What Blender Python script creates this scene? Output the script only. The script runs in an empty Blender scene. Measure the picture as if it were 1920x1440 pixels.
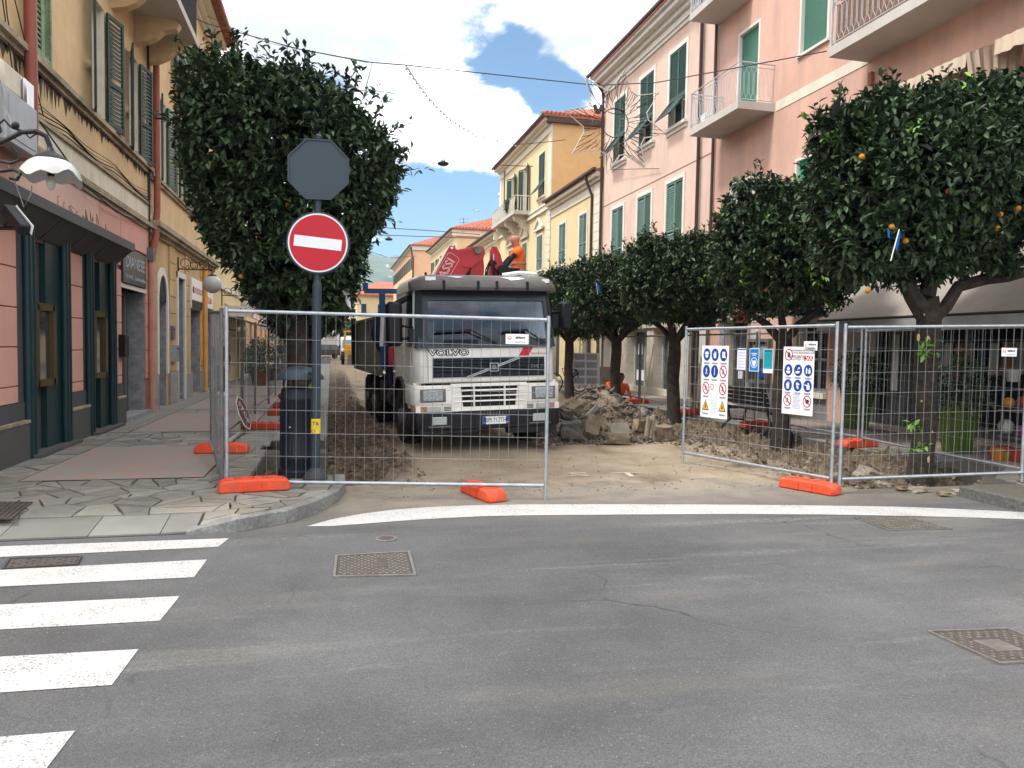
import bpy,bmesh,math,random
import numpy as np
from mathutils import Vector,Matrix,noise
random.seed(7);rng=np.random.default_rng(7)
scene=bpy.context.scene
col=scene.collection
R=math.radians
# ------------------------------------------------------------------ camera, sky, sun, exposure
FPX=1400.0;YAW=R(13.65);EYE=1.7;ROLL=R(1.0);PITCH=math.atan(70/FPX)
fw=Vector((math.sin(YAW)*math.cos(PITCH),math.cos(YAW)*math.cos(PITCH),-math.sin(PITCH)))
rt0=Vector((math.cos(YAW),-math.sin(YAW),0));up0=rt0.cross(fw)
rt=rt0*math.cos(ROLL)+up0*math.sin(ROLL);up=up0*math.cos(ROLL)-rt0*math.sin(ROLL)
CAM=Vector((0,0,EYE))
cd=bpy.data.cameras.new('camera');cam=bpy.data.objects.new('camera',cd);col.objects.link(cam)
cd.sensor_width=36;cd.lens=36*FPX/1920;cd.clip_start=0.1;cd.clip_end=8000
cam.matrix_world=Matrix(((rt.x,up.x,-fw.x,0),(rt.y,up.y,-fw.y,0),(rt.z,up.z,-fw.z,EYE),(0,0,0,1)))
scene.camera=cam
def ray(x,y):return fw+rt*((x-960)/FPX)-up*((y-720)/FPX)
def onX(x,y,X):d=ray(x,y);return CAM+d*(X/d.x)
def onY(x,y,Y):d=ray(x,y);return CAM+d*(Y/d.y)
def onZ(x,y,Z=0.0):d=ray(x,y);return CAM+d*((Z-EYE)/d.z)
SUN_EL,SUN_AZ=56.0,-100.0
w=bpy.data.worlds.new('World');scene.world=w;w.use_nodes=True
nt=w.node_tree;N=nt.nodes;L=nt.links;N.clear()
out=N.new('ShaderNodeOutputWorld');bg=N.new('ShaderNodeBackground');L.new(bg.outputs[0],out.inputs[0])
bg.inputs[1].default_value=0.1
sky=N.new('ShaderNodeTexSky');sky.sky_type='NISHITA';sky.sun_disc=False
sky.sun_elevation=R(SUN_EL);sky.sun_rotation=R(SUN_AZ);sky.air_density=1.0;sky.dust_density=0.6;sky.ozone_density=1.5
tc=N.new('ShaderNodeTexCoord')
def wn(t,**k):
 n=N.new(t)
 for a,b in k.items():setattr(n,a,b)
 return n
def vm(op,a,b=None):
 n=wn('ShaderNodeVectorMath',operation=op)
 for i,q in enumerate((a,b)):
  if q is None:continue
  if hasattr(q,'links'):L.new(q,n.inputs[i])
  else:n.inputs[i].default_value=q
 return n.outputs[0]if op!='DOT_PRODUCT'else n.outputs['Value']
def mt(op,a,b=0.0,clamp=False):
 n=wn('ShaderNodeMath',operation=op);n.use_clamp=clamp
 for i,q in enumerate((a,b)):
  if hasattr(q,'links'):L.new(q,n.inputs[i])
  else:n.inputs[i].default_value=q
 return n.outputs[0]
sep=wn('ShaderNodeSeparateXYZ');L.new(tc.outputs['Generated'],sep.inputs[0])
zc=mt('MAXIMUM',sep.outputs[2],0.0)
zz=mt('ADD',zc,0.22)
cx=mt('DIVIDE',sep.outputs[0],zz);cy=mt('DIVIDE',sep.outputs[1],zz)
cmb=wn('ShaderNodeCombineXYZ');L.new(cx,cmb.inputs[0]);L.new(cy,cmb.inputs[1])
n1=wn('ShaderNodeTexNoise');n1.inputs['Scale'].default_value=2.9;n1.inputs['Detail'].default_value=10;n1.inputs['Roughness'].default_value=0.62;n1.inputs['Distortion'].default_value=0.25
L.new(cmb.outputs[0],n1.inputs['Vector'])
# blue gaps in the cloud: a break overhead in front of the camera and a clear band low over the street
def gap(px,py,width,depth):
 d=ray(px,py).normalized()
 dt=vm('DOT_PRODUCT',vm('NORMALIZE',tc.outputs['Generated']),tuple(d))
 mr=wn('ShaderNodeMapRange');mr.interpolation_type='SMOOTHSTEP'
 mr.inputs['From Min'].default_value=math.cos(width);mr.inputs['From Max'].default_value=1.0
 mr.inputs['To Min'].default_value=0.0;mr.inputs['To Max'].default_value=depth
 L.new(dt,mr.inputs['Value']);return mr.outputs[0]
den=mt('ADD',mt('MULTIPLY',n1.outputs['Fac'],1.7),-0.10)
for g in((925,75,R(3.7),0.38),(985,130,R(3.4),0.34),(1050,178,R(3.2),0.40),(790,430,R(6.5),0.34),(870,460,R(7),0.34),(620,170,R(2.2),0.22),(735,175,R(1.6),0.14),(790,345,R(2.6),0.14)):
 den=mt('SUBTRACT',den,gap(*g))
lowm=wn('ShaderNodeMapRange');lowm.interpolation_type='SMOOTHSTEP'
lowm.inputs['From Min'].default_value=0.25;lowm.inputs['From Max'].default_value=0.15
lowm.inputs['To Min'].default_value=0.0;lowm.inputs['To Max'].default_value=0.24
L.new(sep.outputs[2],lowm.inputs['Value']);den=mt('SUBTRACT',den,lowm.outputs[0])
cm=wn('ShaderNodeMapRange');cm.interpolation_type='SMOOTHSTEP'
cm.inputs['From Min'].default_value=0.37;cm.inputs['From Max'].default_value=0.63
L.new(den,cm.inputs['Value'])
n2=wn('ShaderNodeTexNoise');n2.inputs['Scale'].default_value=2.6;n2.inputs['Detail'].default_value=9;n2.inputs['Roughness'].default_value=0.6
mpg=wn('ShaderNodeMapping');mpg.inputs['Location'].default_value=(3.4,7.2,1.0);L.new(cmb.outputs[0],mpg.inputs[0]);L.new(mpg.outputs[0],n2.inputs['Vector'])
cr=wn('ShaderNodeValToRGB');cr.color_ramp.elements[0].position=0.42;cr.color_ramp.elements[1].position=0.58
cr.color_ramp.elements[0].color=(0.28,0.295,0.32,1);cr.color_ramp.elements[1].color=(1,1,1,1)
L.new(n2.outputs['Fac'],cr.inputs[0])
cc=vm('MULTIPLY',cr.outputs[0],(13.0,13.0,13.2))
skb=vm('MULTIPLY',sky.outputs[0],(0.42,0.60,0.66))
mx=wn('ShaderNodeMix',data_type='RGBA');L.new(cm.outputs[0],mx.inputs[0]);L.new(skb,mx.inputs[6]);L.new(cc,mx.inputs[7])
L.new(mx.outputs[2],bg.inputs[0])
sd=bpy.data.lights.new('sun','SUN');sd.energy=1.4;sd.angle=R(10);sd.color=(1.0,0.96,0.9)
so=bpy.data.objects.new('sun',sd);col.objects.link(so)
sdir=Vector((math.sin(R(SUN_AZ))*math.cos(R(SUN_EL)),math.cos(R(SUN_AZ))*math.cos(R(SUN_EL)),math.sin(R(SUN_EL))))
so.rotation_euler=sdir.to_track_quat('Z','Y').to_euler()
scene.view_settings.view_transform='Standard';scene.view_settings.look='None'
scene.view_settings.gamma=1;scene.view_settings.use_curve_mapping=False
scene.view_settings.exposure=1.4
scene.render.engine='CYCLES'
scene.cycles.max_bounces=6;scene.cycles.transparent_max_bounces=12
# ------------------------------------------------------------------ materials
MATS={}
def mat(name,rgb,rough=0.8,metal=0.0,var=0.12,scale=3.0,bump=0.0,bscale=40.0,spec=0.3,dirt=None,dscale=0.6,damt=0.5,streak=False,rnd=0.0):
 """principled surface: base colour, noise variation, optional dirt colour in patches or streaks, fine relief"""
 if name in MATS:return MATS[name]
 m=bpy.data.materials.new(name);m.use_nodes=True;t=m.node_tree;b=t.nodes['Principled BSDF']
 b.inputs['Roughness'].default_value=rough;b.inputs['Metallic'].default_value=metal
 b.inputs['Specular IOR Level'].default_value=spec
 g=t.nodes.new('ShaderNodeNewGeometry');pos=g.outputs['Position']
 c=t.nodes.new('ShaderNodeTexNoise');c.inputs['Scale'].default_value=scale;c.inputs['Detail'].default_value=6;c.inputs['Roughness'].default_value=0.65
 t.links.new(pos,c.inputs['Vector'])
 mr=t.nodes.new('ShaderNodeMapRange');mr.inputs[1].default_value=0.3;mr.inputs[2].default_value=0.7
 mr.inputs[3].default_value=1-var;mr.inputs[4].default_value=1+var;t.links.new(c.outputs['Fac'],mr.inputs[0])
 fac=mr.outputs[0]
 if rnd:
  oi=t.nodes.new('ShaderNodeObjectInfo');m2=t.nodes.new('ShaderNodeMapRange');m2.inputs[3].default_value=1-rnd;m2.inputs[4].default_value=1+rnd
  t.links.new(oi.outputs['Random'],m2.inputs[0]);mm=t.nodes.new('ShaderNodeMath');mm.operation='MULTIPLY'
  t.links.new(fac,mm.inputs[0]);t.links.new(m2.outputs[0],mm.inputs[1]);fac=mm.outputs[0]
 v=t.nodes.new('ShaderNodeVectorMath');v.operation='SCALE';v.inputs[0].default_value=rgb;t.links.new(fac,v.inputs['Scale'])
 colr=v.outputs[0]
 if dirt is not None:
  d=t.nodes.new('ShaderNodeTexNoise');d.inputs['Scale'].default_value=dscale;d.inputs['Detail'].default_value=8;d.inputs['Roughness'].default_value=0.7
  if streak:
   mp=t.nodes.new('ShaderNodeMapping');mp.inputs['Scale'].default_value=(3,3,0.35);t.links.new(pos,mp.inputs[0]);t.links.new(mp.outputs[0],d.inputs['Vector'])
  else:t.links.new(pos,d.inputs['Vector'])
  dm=t.nodes.new('ShaderNodeMapRange');dm.inputs[1].default_value=0.47;dm.inputs[2].default_value=0.75;dm.inputs[4].default_value=damt;t.links.new(d.outputs['Fac'],dm.inputs[0])
  x=t.nodes.new('ShaderNodeMix');x.data_type='RGBA';t.links.new(dm.outputs[0],x.inputs[0]);t.links.new(colr,x.inputs[6]);x.inputs[7].default_value=(*dirt,1)
  colr=x.outputs[2]
 t.links.new(colr,b.inputs['Base Color'])
 if bump:
  n=t.nodes.new('ShaderNodeTexNoise');n.inputs['Scale'].default_value=bscale;n.inputs['Detail'].default_value=4;t.links.new(pos,n.inputs['Vector'])
  bp=t.nodes.new('ShaderNodeBump');bp.inputs['Strength'].default_value=bump;bp.inputs['Distance'].default_value=0.02
  t.links.new(n.outputs['Fac'],bp.inputs['Height']);t.links.new(bp.outputs[0],b.inputs['Normal'])
 MATS[name]=m;return m
def glass(name,tint,trans=0.5,rough=0.02):
 if name in MATS:return MATS[name]
 m=bpy.data.materials.new(name);m.use_nodes=True;t=m.node_tree;t.nodes.clear()
 o=t.nodes.new('ShaderNodeOutputMaterial');tr=t.nodes.new('ShaderNodeBsdfTransparent');tr.inputs[0].default_value=(*tint,1)
 gl=t.nodes.new('ShaderNodeBsdfGlossy');gl.inputs['Roughness'].default_value=rough;gl.inputs[0].default_value=(0.55,0.62,0.70,1)
 fr=t.nodes.new('ShaderNodeFresnel');fr.inputs[0].default_value=1.7
 mm=t.nodes.new('ShaderNodeMath');mm.operation='ADD';mm.inputs[1].default_value=1-trans-0.45;mm.use_clamp=True;t.links.new(fr.outputs[0],mm.inputs[0])
 s=t.nodes.new('ShaderNodeMixShader');t.links.new(mm.outputs[0],s.inputs[0]);t.links.new(tr.outputs[0],s.inputs[1]);t.links.new(gl.outputs[0],s.inputs[2]);t.links.new(s.outputs[0],o.inputs[0])
 MATS[name]=m;return m
M_white=mat('white_paint',(0.74,0.73,0.70),0.5)
M_cream=mat('cream_stucco',(0.66,0.60,0.48),0.85,var=0.1,dirt=(0.33,0.28,0.2),streak=True,damt=0.5)
M_ochre=mat('ochre_stucco',(0.60,0.43,0.235),0.9,var=0.14,scale=1.4,bump=0.25,bscale=30,dirt=(0.4,0.3,0.19),streak=True,damt=0.75,dscale=0.8)
M_ochre2=mat('old_ochre_stucco',(0.52,0.36,0.18),0.9,var=0.2,scale=1.2,bump=0.2,dirt=(0.3,0.2,0.12),streak=True,damt=0.6)
M_pinkL=mat('pink_block',(0.64,0.34,0.27),0.85,var=0.07,scale=2,bump=0.12,dirt=(0.5,0.34,0.28),damt=0.4)
M_pinkA=mat('pale_pink_stucco',(0.68,0.485,0.395),0.9,var=0.09,scale=1.1,bump=0.15,dirt=(0.48,0.37,0.31),streak=True,damt=0.75)
M_pinkB=mat('salmon_stucco',(0.62,0.375,0.29),0.9,var=0.10,scale=0.9,bump=0.15,dirt=(0.42,0.29,0.24),streak=True,damt=0.75)
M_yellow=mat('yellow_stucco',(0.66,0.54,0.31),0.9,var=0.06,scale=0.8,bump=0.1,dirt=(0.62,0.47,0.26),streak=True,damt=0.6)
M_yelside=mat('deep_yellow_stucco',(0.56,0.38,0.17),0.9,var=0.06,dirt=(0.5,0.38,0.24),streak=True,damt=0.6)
M_peach=mat('peach_stucco',(0.76,0.44,0.26),0.9,var=0.06)
M_trim=mat('pale_stone_trim',(0.68,0.62,0.50),0.8,var=0.08,dirt=(0.45,0.38,0.3),streak=True,damt=0.4)
M_trimw=mat('white_stone_trim',(0.70,0.66,0.60),0.8,var=0.06,dirt=(0.5,0.45,0.38),streak=True,damt=0.3)
M_sill=mat('stained_sill_stone',(0.36,0.29,0.2),0.9,var=0.3,dirt=(0.08,0.07,0.06),damt=0.9,dscale=2)
M_shut=mat('green_shutter_paint',(0.035,0.085,0.068),0.6,var=0.15)
M_shutp=mat('faded_green_shutter_paint',(0.125,0.215,0.175),0.6,var=0.12)
M_shutd=mat('dark_green_shutter_paint',(0.012,0.038,0.032),0.55,var=0.15)
M_shutlight=mat('weathered_green_shutter_paint',(0.16,0.24,0.12),0.7,var=0.3,dirt=(0.35,0.4,0.28),damt=0.7,dscale=6)
M_roller=mat('green_roller_shutter',(0.075,0.20,0.14),0.5)
M_rollerb=mat('bright_green_roller_shutter',(0.04,0.36,0.20),0.5)
M_dark=mat('dark_interior',(0.012,0.012,0.014),0.7,var=0.2)  # near-black colour stands in for the shade inside openings
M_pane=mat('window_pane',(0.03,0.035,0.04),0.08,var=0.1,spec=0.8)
M_pipe=mat('oxide_red_pipe',(0.26,0.07,0.045),0.5,var=0.15)
M_pipeb=mat('dark_brown_pipe',(0.06,0.035,0.03),0.5)
M_tile=mat('terracotta_tile',(0.36,0.125,0.075),0.85,var=0.3,scale=4,bump=0.3,bscale=10)
M_teal=mat('dark_teal_metal',(0.010,0.032,0.036),0.4,var=0.15)
M_greyp=mat('grey_cladding_panel',(0.075,0.075,0.08),0.7,var=0.06)
M_slate=mat('grey_slate_plinth',(0.085,0.083,0.08),0.75,var=0.12)
M_canopy=mat('black_canopy_metal',(0.012,0.012,0.014),0.4)
M_canopyu=mat('canopy_soffit_board',(0.075,0.07,0.065),0.75,var=0.15)
M_marble=mat('grey_marble',(0.28,0.28,0.29),0.5,var=0.35,scale=6)
M_bronze=mat('bronze_frame',(0.10,0.065,0.025),0.45,metal=0.4)
M_galv=mat('galvanised_steel',(0.42,0.45,0.48),0.42,metal=0.75,var=0.2,scale=12)
M_galvd=mat('dull_galvanised_steel',(0.16,0.16,0.16),0.6,metal=0.5,var=0.2,scale=12)
M_wire=mat('fence_wire',(0.30,0.31,0.32),0.5,metal=0.6)
M_orange=mat('orange_plastic',(0.70,0.075,0.025),0.6,var=0.2,scale=8,dirt=(0.34,0.12,0.07),damt=0.8,dscale=7)
M_orangeo=mat('old_red_plastic',(0.42,0.05,0.03),0.6,var=0.2)
M_navy=mat('dark_blue_cast_iron',(0.007,0.012,0.020),0.45,var=0.12,scale=10,bump=0.05)
M_pole=mat('blue_grey_pole_paint',(0.032,0.048,0.062),0.45,var=0.08)
M_red=mat('sign_red',(0.50,0.012,0.025),0.35,var=0.04)
M_signwhite=mat('sign_white',(0.80,0.80,0.80),0.4,var=0.03)
M_signblue=mat('sign_blue',(0.012,0.05,0.28),0.4,var=0.04)
M_signback=mat('sign_back_grey',(0.045,0.062,0.078),0.5,var=0.05)
M_black=mat('black_plastic',(0.007,0.007,0.009),0.5,var=0.15)
M_rubber=mat('tyre_rubber',(0.016,0.015,0.014),0.9,var=0.3,dirt=(0.09,0.07,0.05),damt=0.6,dscale=4)
M_bark=mat('dark_bark',(0.036,0.028,0.022),0.95,var=0.4,scale=10,bump=1.0,bscale=22,dirt=(0.11,0.075,0.05),damt=0.45,dscale=5)
M_wood=mat('weathered_wood',(0.22,0.15,0.10),0.85,var=0.25,scale=8)
M_iron=mat('wrought_iron',(0.016,0.014,0.014),0.55)
M_chrome=mat('brushed_metal',(0.5,0.5,0.5),0.3,metal=0.9)
M_text=mat('print_black',(0.02,0.02,0.022),0.5,var=0.02)
M_concrete=mat('concrete',(0.30,0.28,0.25),0.9,var=0.25,scale=5,bump=0.4,bscale=25)
M_railing=mat('pale_grey_railing',(0.42,0.45,0.48),0.5,var=0.08)
M_slab=mat('balcony_concrete',(0.50,0.46,0.42),0.85,var=0.08,dirt=(0.34,0.3,0.27),damt=0.4)
M_opal=mat('opal_glass',(0.50,0.49,0.46),0.25,var=0.03)
M_cloth=mat('awning_cloth',(0.30,0.275,0.235),0.9,var=0.1,scale=2)
M_clothg=mat('grey_awning_cloth',(0.11,0.11,0.105),0.9,var=0.12,scale=2)
M_clothb=mat('beige_awning_cloth',(0.56,0.44,0.33),0.9,var=0.1,scale=3,dirt=(0.35,0.28,0.22),streak=True,damt=0.6)
M_hv=mat('high_visibility_orange_cloth',(0.92,0.14,0.02),0.8,var=0.1,scale=15)
M_skin=mat('skin',(0.50,0.25,0.17),0.6,var=0.06)
M_blackcloth=mat('black_cloth',(0.012,0.013,0.017),0.9)
M_jeans=mat('blue_denim',(0.08,0.13,0.22),0.9,var=0.2,scale=20)
M_grey=mat('reflective_grey_tape',(0.30,0.29,0.28),0.5)
M_crane=mat('crane_red_paint',(0.42,0.025,0.035),0.38,var=0.10,scale=3,dirt=(0.2,0.03,0.03),damt=0.4)
M_truckw=mat('dirty_white_truck_paint',(0.78,0.76,0.70),0.35,var=0.04,scale=3,dirt=(0.45,0.39,0.29),damt=0.5,dscale=1.3)
M_trgrey=mat('faded_grey_plastic',(0.13,0.12,0.112),0.6,var=0.2,scale=5,dirt=(0.2,0.17,0.14),damt=0.6,dscale=3)
M_trblack=mat('dusty_black_plastic',(0.010,0.011,0.014),0.55,var=0.2,dirt=(0.04,0.034,0.028),damt=0.4,dscale=3)
M_tipper=mat('grimy_tipper_steel',(0.15,0.145,0.12),0.7,var=0.3,scale=3,dirt=(0.24,0.2,0.15),damt=0.7,dscale=2,streak=True)
M_blue=mat('blue_painted_steel',(0.015,0.06,0.16),0.5)
M_tarp=mat('navy_tarpaulin',(0.012,0.02,0.07),0.55,var=0.3,scale=6)
M_lens=mat('headlight_glass',(0.32,0.34,0.35),0.15,var=0.4,scale=25,spec=0.9)
M_amber=mat('amber_lens',(0.36,0.20,0.10),0.3,var=0.4,scale=30)
M_clayg=mat('lime_green_planter',(0.06,0.105,0.012),0.5,var=0.08)
M_terra=mat('terracotta_pot',(0.28,0.09,0.05),0.8)
M_yel=mat('sticker_yellow',(0.75,0.58,0.04),0.5)
M_orangefruit=mat('orange_fruit',(0.50,0.19,0.02),0.5,var=0.2)
M_digger=mat('digger_yellow',(0.70,0.40,0.03),0.5,var=0.2)
M_vanw=mat('van_white',(0.70,0.71,0.72),0.3)
M_car=mat('dark_car_paint',(0.10,0.07,0.07),0.3)
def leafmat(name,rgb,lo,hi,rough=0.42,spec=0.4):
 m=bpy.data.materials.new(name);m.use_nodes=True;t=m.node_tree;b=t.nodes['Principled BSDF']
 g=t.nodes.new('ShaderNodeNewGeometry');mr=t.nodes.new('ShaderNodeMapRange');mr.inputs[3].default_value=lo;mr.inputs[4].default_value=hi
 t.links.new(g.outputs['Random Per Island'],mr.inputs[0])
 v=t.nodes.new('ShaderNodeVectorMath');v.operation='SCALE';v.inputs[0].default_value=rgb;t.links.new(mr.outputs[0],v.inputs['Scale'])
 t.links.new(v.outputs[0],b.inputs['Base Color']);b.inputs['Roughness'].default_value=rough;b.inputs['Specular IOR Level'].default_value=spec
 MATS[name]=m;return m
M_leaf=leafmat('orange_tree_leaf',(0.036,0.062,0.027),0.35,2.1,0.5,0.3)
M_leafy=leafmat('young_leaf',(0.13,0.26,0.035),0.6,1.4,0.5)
M_leafin=leafmat('shaded_inner_leaf',(0.014,0.024,0.014),0.5,1.2,0.7)  # darker leaf colour paints the shade deep inside the crown
M_leaft=leafmat('street_end_leaf',(0.05,0.11,0.03),0.5,1.6,0.6)
# ------------------------------------------------------------------ mesh helpers
WM={}
def wm(o):return WM.get(o.name,Matrix.Identity(4))
class MB:
 def __init__(s,T=None):s.v=[];s.f=[];s.mi=[];s.T=T;s.k=0
 def add(s,vs,fs):
  n=len(s.v)
  for p in vs:
   p=Vector(p);s.v.append(tuple(s.T@p)if s.T is not None else tuple(p))
  for f in fs:s.f.append(tuple(n+i for i in f));s.mi.append(s.k)
  return s
 def box(s,x0,x1,y0,y1,z0,z1):
  return s.add([(x0,y0,z0),(x1,y0,z0),(x1,y1,z0),(x0,y1,z0),(x0,y0,z1),(x1,y0,z1),(x1,y1,z1),(x0,y1,z1)],[(0,3,2,1),(4,5,6,7),(0,1,5,4),(1,2,6,5),(2,3,7,6),(3,0,4,7)])
 def hexa(s,b,t):
  return s.add(list(b)+list(t),[(0,3,2,1),(4,5,6,7),(0,1,5,4),(1,2,6,5),(2,3,7,6),(3,0,4,7)])
 def beam(s,p,q,w,h,upv=(0,0,1)):
  p=Vector(p);q=Vector(q);d=(q-p).normalized();u=Vector(upv)
  if abs(d.dot(u))>0.98:u=Vector((1,0,0))
  a=d.cross(u).normalized()*(w/2);b=a.cross(d).normalized()*(h/2)
  return s.hexa([p-a-b,p+a-b,p+a+b,p-a+b],[q-a-b,q+a-b,q+a+b,q-a+b])
 def tube(s,pts,r,n=8,cap=True):
  pts=[Vector(p)for p in pts];rs=r if isinstance(r,(list,tuple))else[r]*len(pts)
  vs=[];fs=[];a=None
  for i,p in enumerate(pts):
   d=(pts[min(i+1,len(pts)-1)]-pts[max(i-1,0)]).normalized()
   if a is None:
    a=d.cross(Vector((0,0,1)))
    if a.length<0.05:a=d.cross(Vector((1,0,0)))
   a=(a-d*a.dot(d)).normalized();b=d.cross(a)
   for k in range(n):
    t=2*math.pi*k/n;vs.append(p+(a*math.cos(t)+b*math.sin(t))*rs[i])
  for i in range(len(pts)-1):
   for k in range(n):fs.append((i*n+k,i*n+(k+1)%n,(i+1)*n+(k+1)%n,(i+1)*n+k))
  if cap:fs+=[tuple(range(n-1,-1,-1)),tuple(range((len(pts)-1)*n,len(pts)*n))]
  return s.add(vs,fs)
 def prism(s,poly,fn,w0,w1):
  n=len(poly)
  return s.add([fn(a,b,w0)for a,b in poly]+[fn(a,b,w1)for a,b in poly],[tuple(range(n-1,-1,-1)),tuple(range(n,2*n))]+[(i,(i+1)%n,n+(i+1)%n,n+i)for i in range(n)])
 def lathe(s,prof,c,n=24,axis='z'):
  c=Vector(c);vs=[];fs=[]
  for r,z in prof:
   for k in range(n):
    t=2*math.pi*k/n
    o=Vector((r*math.cos(t),r*math.sin(t),z))if axis=='z'else(Vector((z,r*math.cos(t),r*math.sin(t)))if axis=='x'else Vector((r*math.cos(t),z,r*math.sin(t))))
    vs.append(c+o)
  for i in range(len(prof)-1):
   for k in range(n):fs.append((i*n+k,i*n+(k+1)%n,(i+1)*n+(k+1)%n,(i+1)*n+k))
  fs+=[tuple(range(n-1,-1,-1)),tuple(range((len(prof)-1)*n,len(prof)*n))]
  return s.add(vs,fs)
 def ball(s,c,r,n=12,m=8):
  rr=r if isinstance(r,(tuple,list))else(r,r,r);c=Vector(c);vs=[];fs=[]
  for i in range(m+1):
   ph=math.pi*i/m
   for k in range(n):
    t=2*math.pi*k/n;vs.append(c+Vector((rr[0]*math.sin(ph)*math.cos(t),rr[1]*math.sin(ph)*math.sin(t),rr[2]*math.cos(ph))))
  for i in range(m):
   for k in range(n):fs.append((i*n+k,(i+1)*n+k,(i+1)*n+(k+1)%n,i*n+(k+1)%n))
  return s.add(vs,fs)
 def mesh(s,name,mats):
  me=bpy.data.meshes.new(name);me.from_pydata(s.v,[],s.f)
  for m in(mats if isinstance(mats,(list,tuple))else[mats]):me.materials.append(m)
  if any(s.mi):me.polygons.foreach_set('material_index',s.mi)
  return me
 def build(s,name,mats,parent=None,smooth=False,local=False,bevel=0.0,kind=None):
  me=s.mesh(name,mats)
  bm=bmesh.new();bm.from_mesh(me);bmesh.ops.recalc_face_normals(bm,faces=bm.faces)
  if bevel:bmesh.ops.bevel(bm,geom=bm.edges[:],offset=bevel,segments=1,affect='EDGES',clamp_overlap=True)
  bm.to_mesh(me);bm.free()
  if smooth:
   me.polygons.foreach_set('use_smooth',[True]*len(me.polygons))
   try:me.set_sharp_from_angle(angle=R(40))
   except Exception:pass
  return link(name,me,parent,local,kind)
def link(name,me,parent=None,local=False,kind=None):
 o=bpy.data.objects.new(name,me);col.objects.link(o)
 if parent is not None:
  o.parent=parent
  if local:WM[o.name]=wm(parent)
  else:o.matrix_parent_inverse=wm(parent).inverted();WM[o.name]=Matrix.Identity(4)
 if kind:o['kind']=kind
 return o
def thing(name,label,cat,loc=(0,0,0),rz=0.0,group=None,rx=0.0,ry=0.0):
 o=bpy.data.objects.new(name,None);col.objects.link(o);o.empty_display_size=0.2
 o.location=loc;o.rotation_euler=(rx,ry,rz);o['label']=label;o['category']=cat
 if group:o['group']=group
 WM[o.name]=Matrix.Translation(Vector(loc))@o.rotation_euler.to_matrix().to_4x4()
 return o
def tag(o,label,cat,group=None,kind=None):
 o['label']=label;o['category']=cat
 if group:o['group']=group
 if kind:o['kind']=kind
 return o
def struct(o,label=None,cat=None):
 o['kind']='structure'
 if label:o['label']=label
 if cat:o['category']=cat
 return o
CH={}
def copy_tree(o,label=None,loc=None,rz=None,group=None,parent=None):
 c=o.copy();col.objects.link(c)
 if parent is not None:c.parent=parent;c.matrix_parent_inverse=o.matrix_parent_inverse.copy()
 if loc is not None:c.location=loc
 if rz is not None:c.rotation_euler=(c.rotation_euler.x,c.rotation_euler.y,rz)
 if label:c['label']=label
 if group:c['group']=group
 for ch in o.children:copy_tree(ch,parent=c)
 return c
def frame(o,right,upv):
 r_=Vector(right).normalized();u=Vector(upv);u=(u-r_*u.dot(r_)).normalized();n=r_.cross(u);o=Vector(o)
 return Matrix(((r_.x,u.x,n.x,o.x),(r_.y,u.y,n.y,o.y),(r_.z,u.z,n.z,o.z),(0,0,0,1)))
def text(body,T,size,m,parent=None,name='lettering',extrude=0.002,align='CENTER',sx=1.0,shear=0.0,local=False,off=0.0,spacing=1.0):
 cu=bpy.data.curves.new(name,'FONT');cu.body=body;cu.size=size;cu.extrude=extrude;cu.align_x=align;cu.align_y='CENTER';cu.shear=shear;cu.offset=off
 cu.resolution_u=2;cu.space_character=spacing
 o=bpy.data.objects.new(name,cu);col.objects.link(o)
 dg=bpy.context.evaluated_depsgraph_get();me=bpy.data.meshes.new_from_object(o.evaluated_get(dg));bpy.data.objects.remove(o)
 me.transform(T@Matrix.Diagonal((sx,1,1,1))@Matrix.Translation((0,0,extrude)));me.materials.clear();me.materials.append(m);me.name=name
 return link(name,me,parent,local)
def npmesh(name,verts,faces,mats,midx=None):
 """faces: (n,3) or (n,4) array"""
 me=bpy.data.meshes.new(name);nf,k=faces.shape
 me.vertices.add(len(verts));me.vertices.foreach_set('co',verts.astype(np.float32).ravel())
 me.loops.add(nf*k);me.loops.foreach_set('vertex_index',faces.astype(np.int32).ravel())
 me.polygons.add(nf);me.polygons.foreach_set('loop_start',np.arange(0,nf*k,k,dtype=np.int32))
 try:me.polygons.foreach_set('loop_total',np.full(nf,k,dtype=np.int32))
 except Exception:pass
 for m in mats:me.materials.append(m)
 if midx is not None:me.polygons.foreach_set('material_index',midx.astype(np.int32))
 me.update(calc_edges=True);return me
def fbm(x,y,z=0.0,o=4):return noise.fractal(Vector((x,y,z)),1.0,2.0,o)
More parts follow.
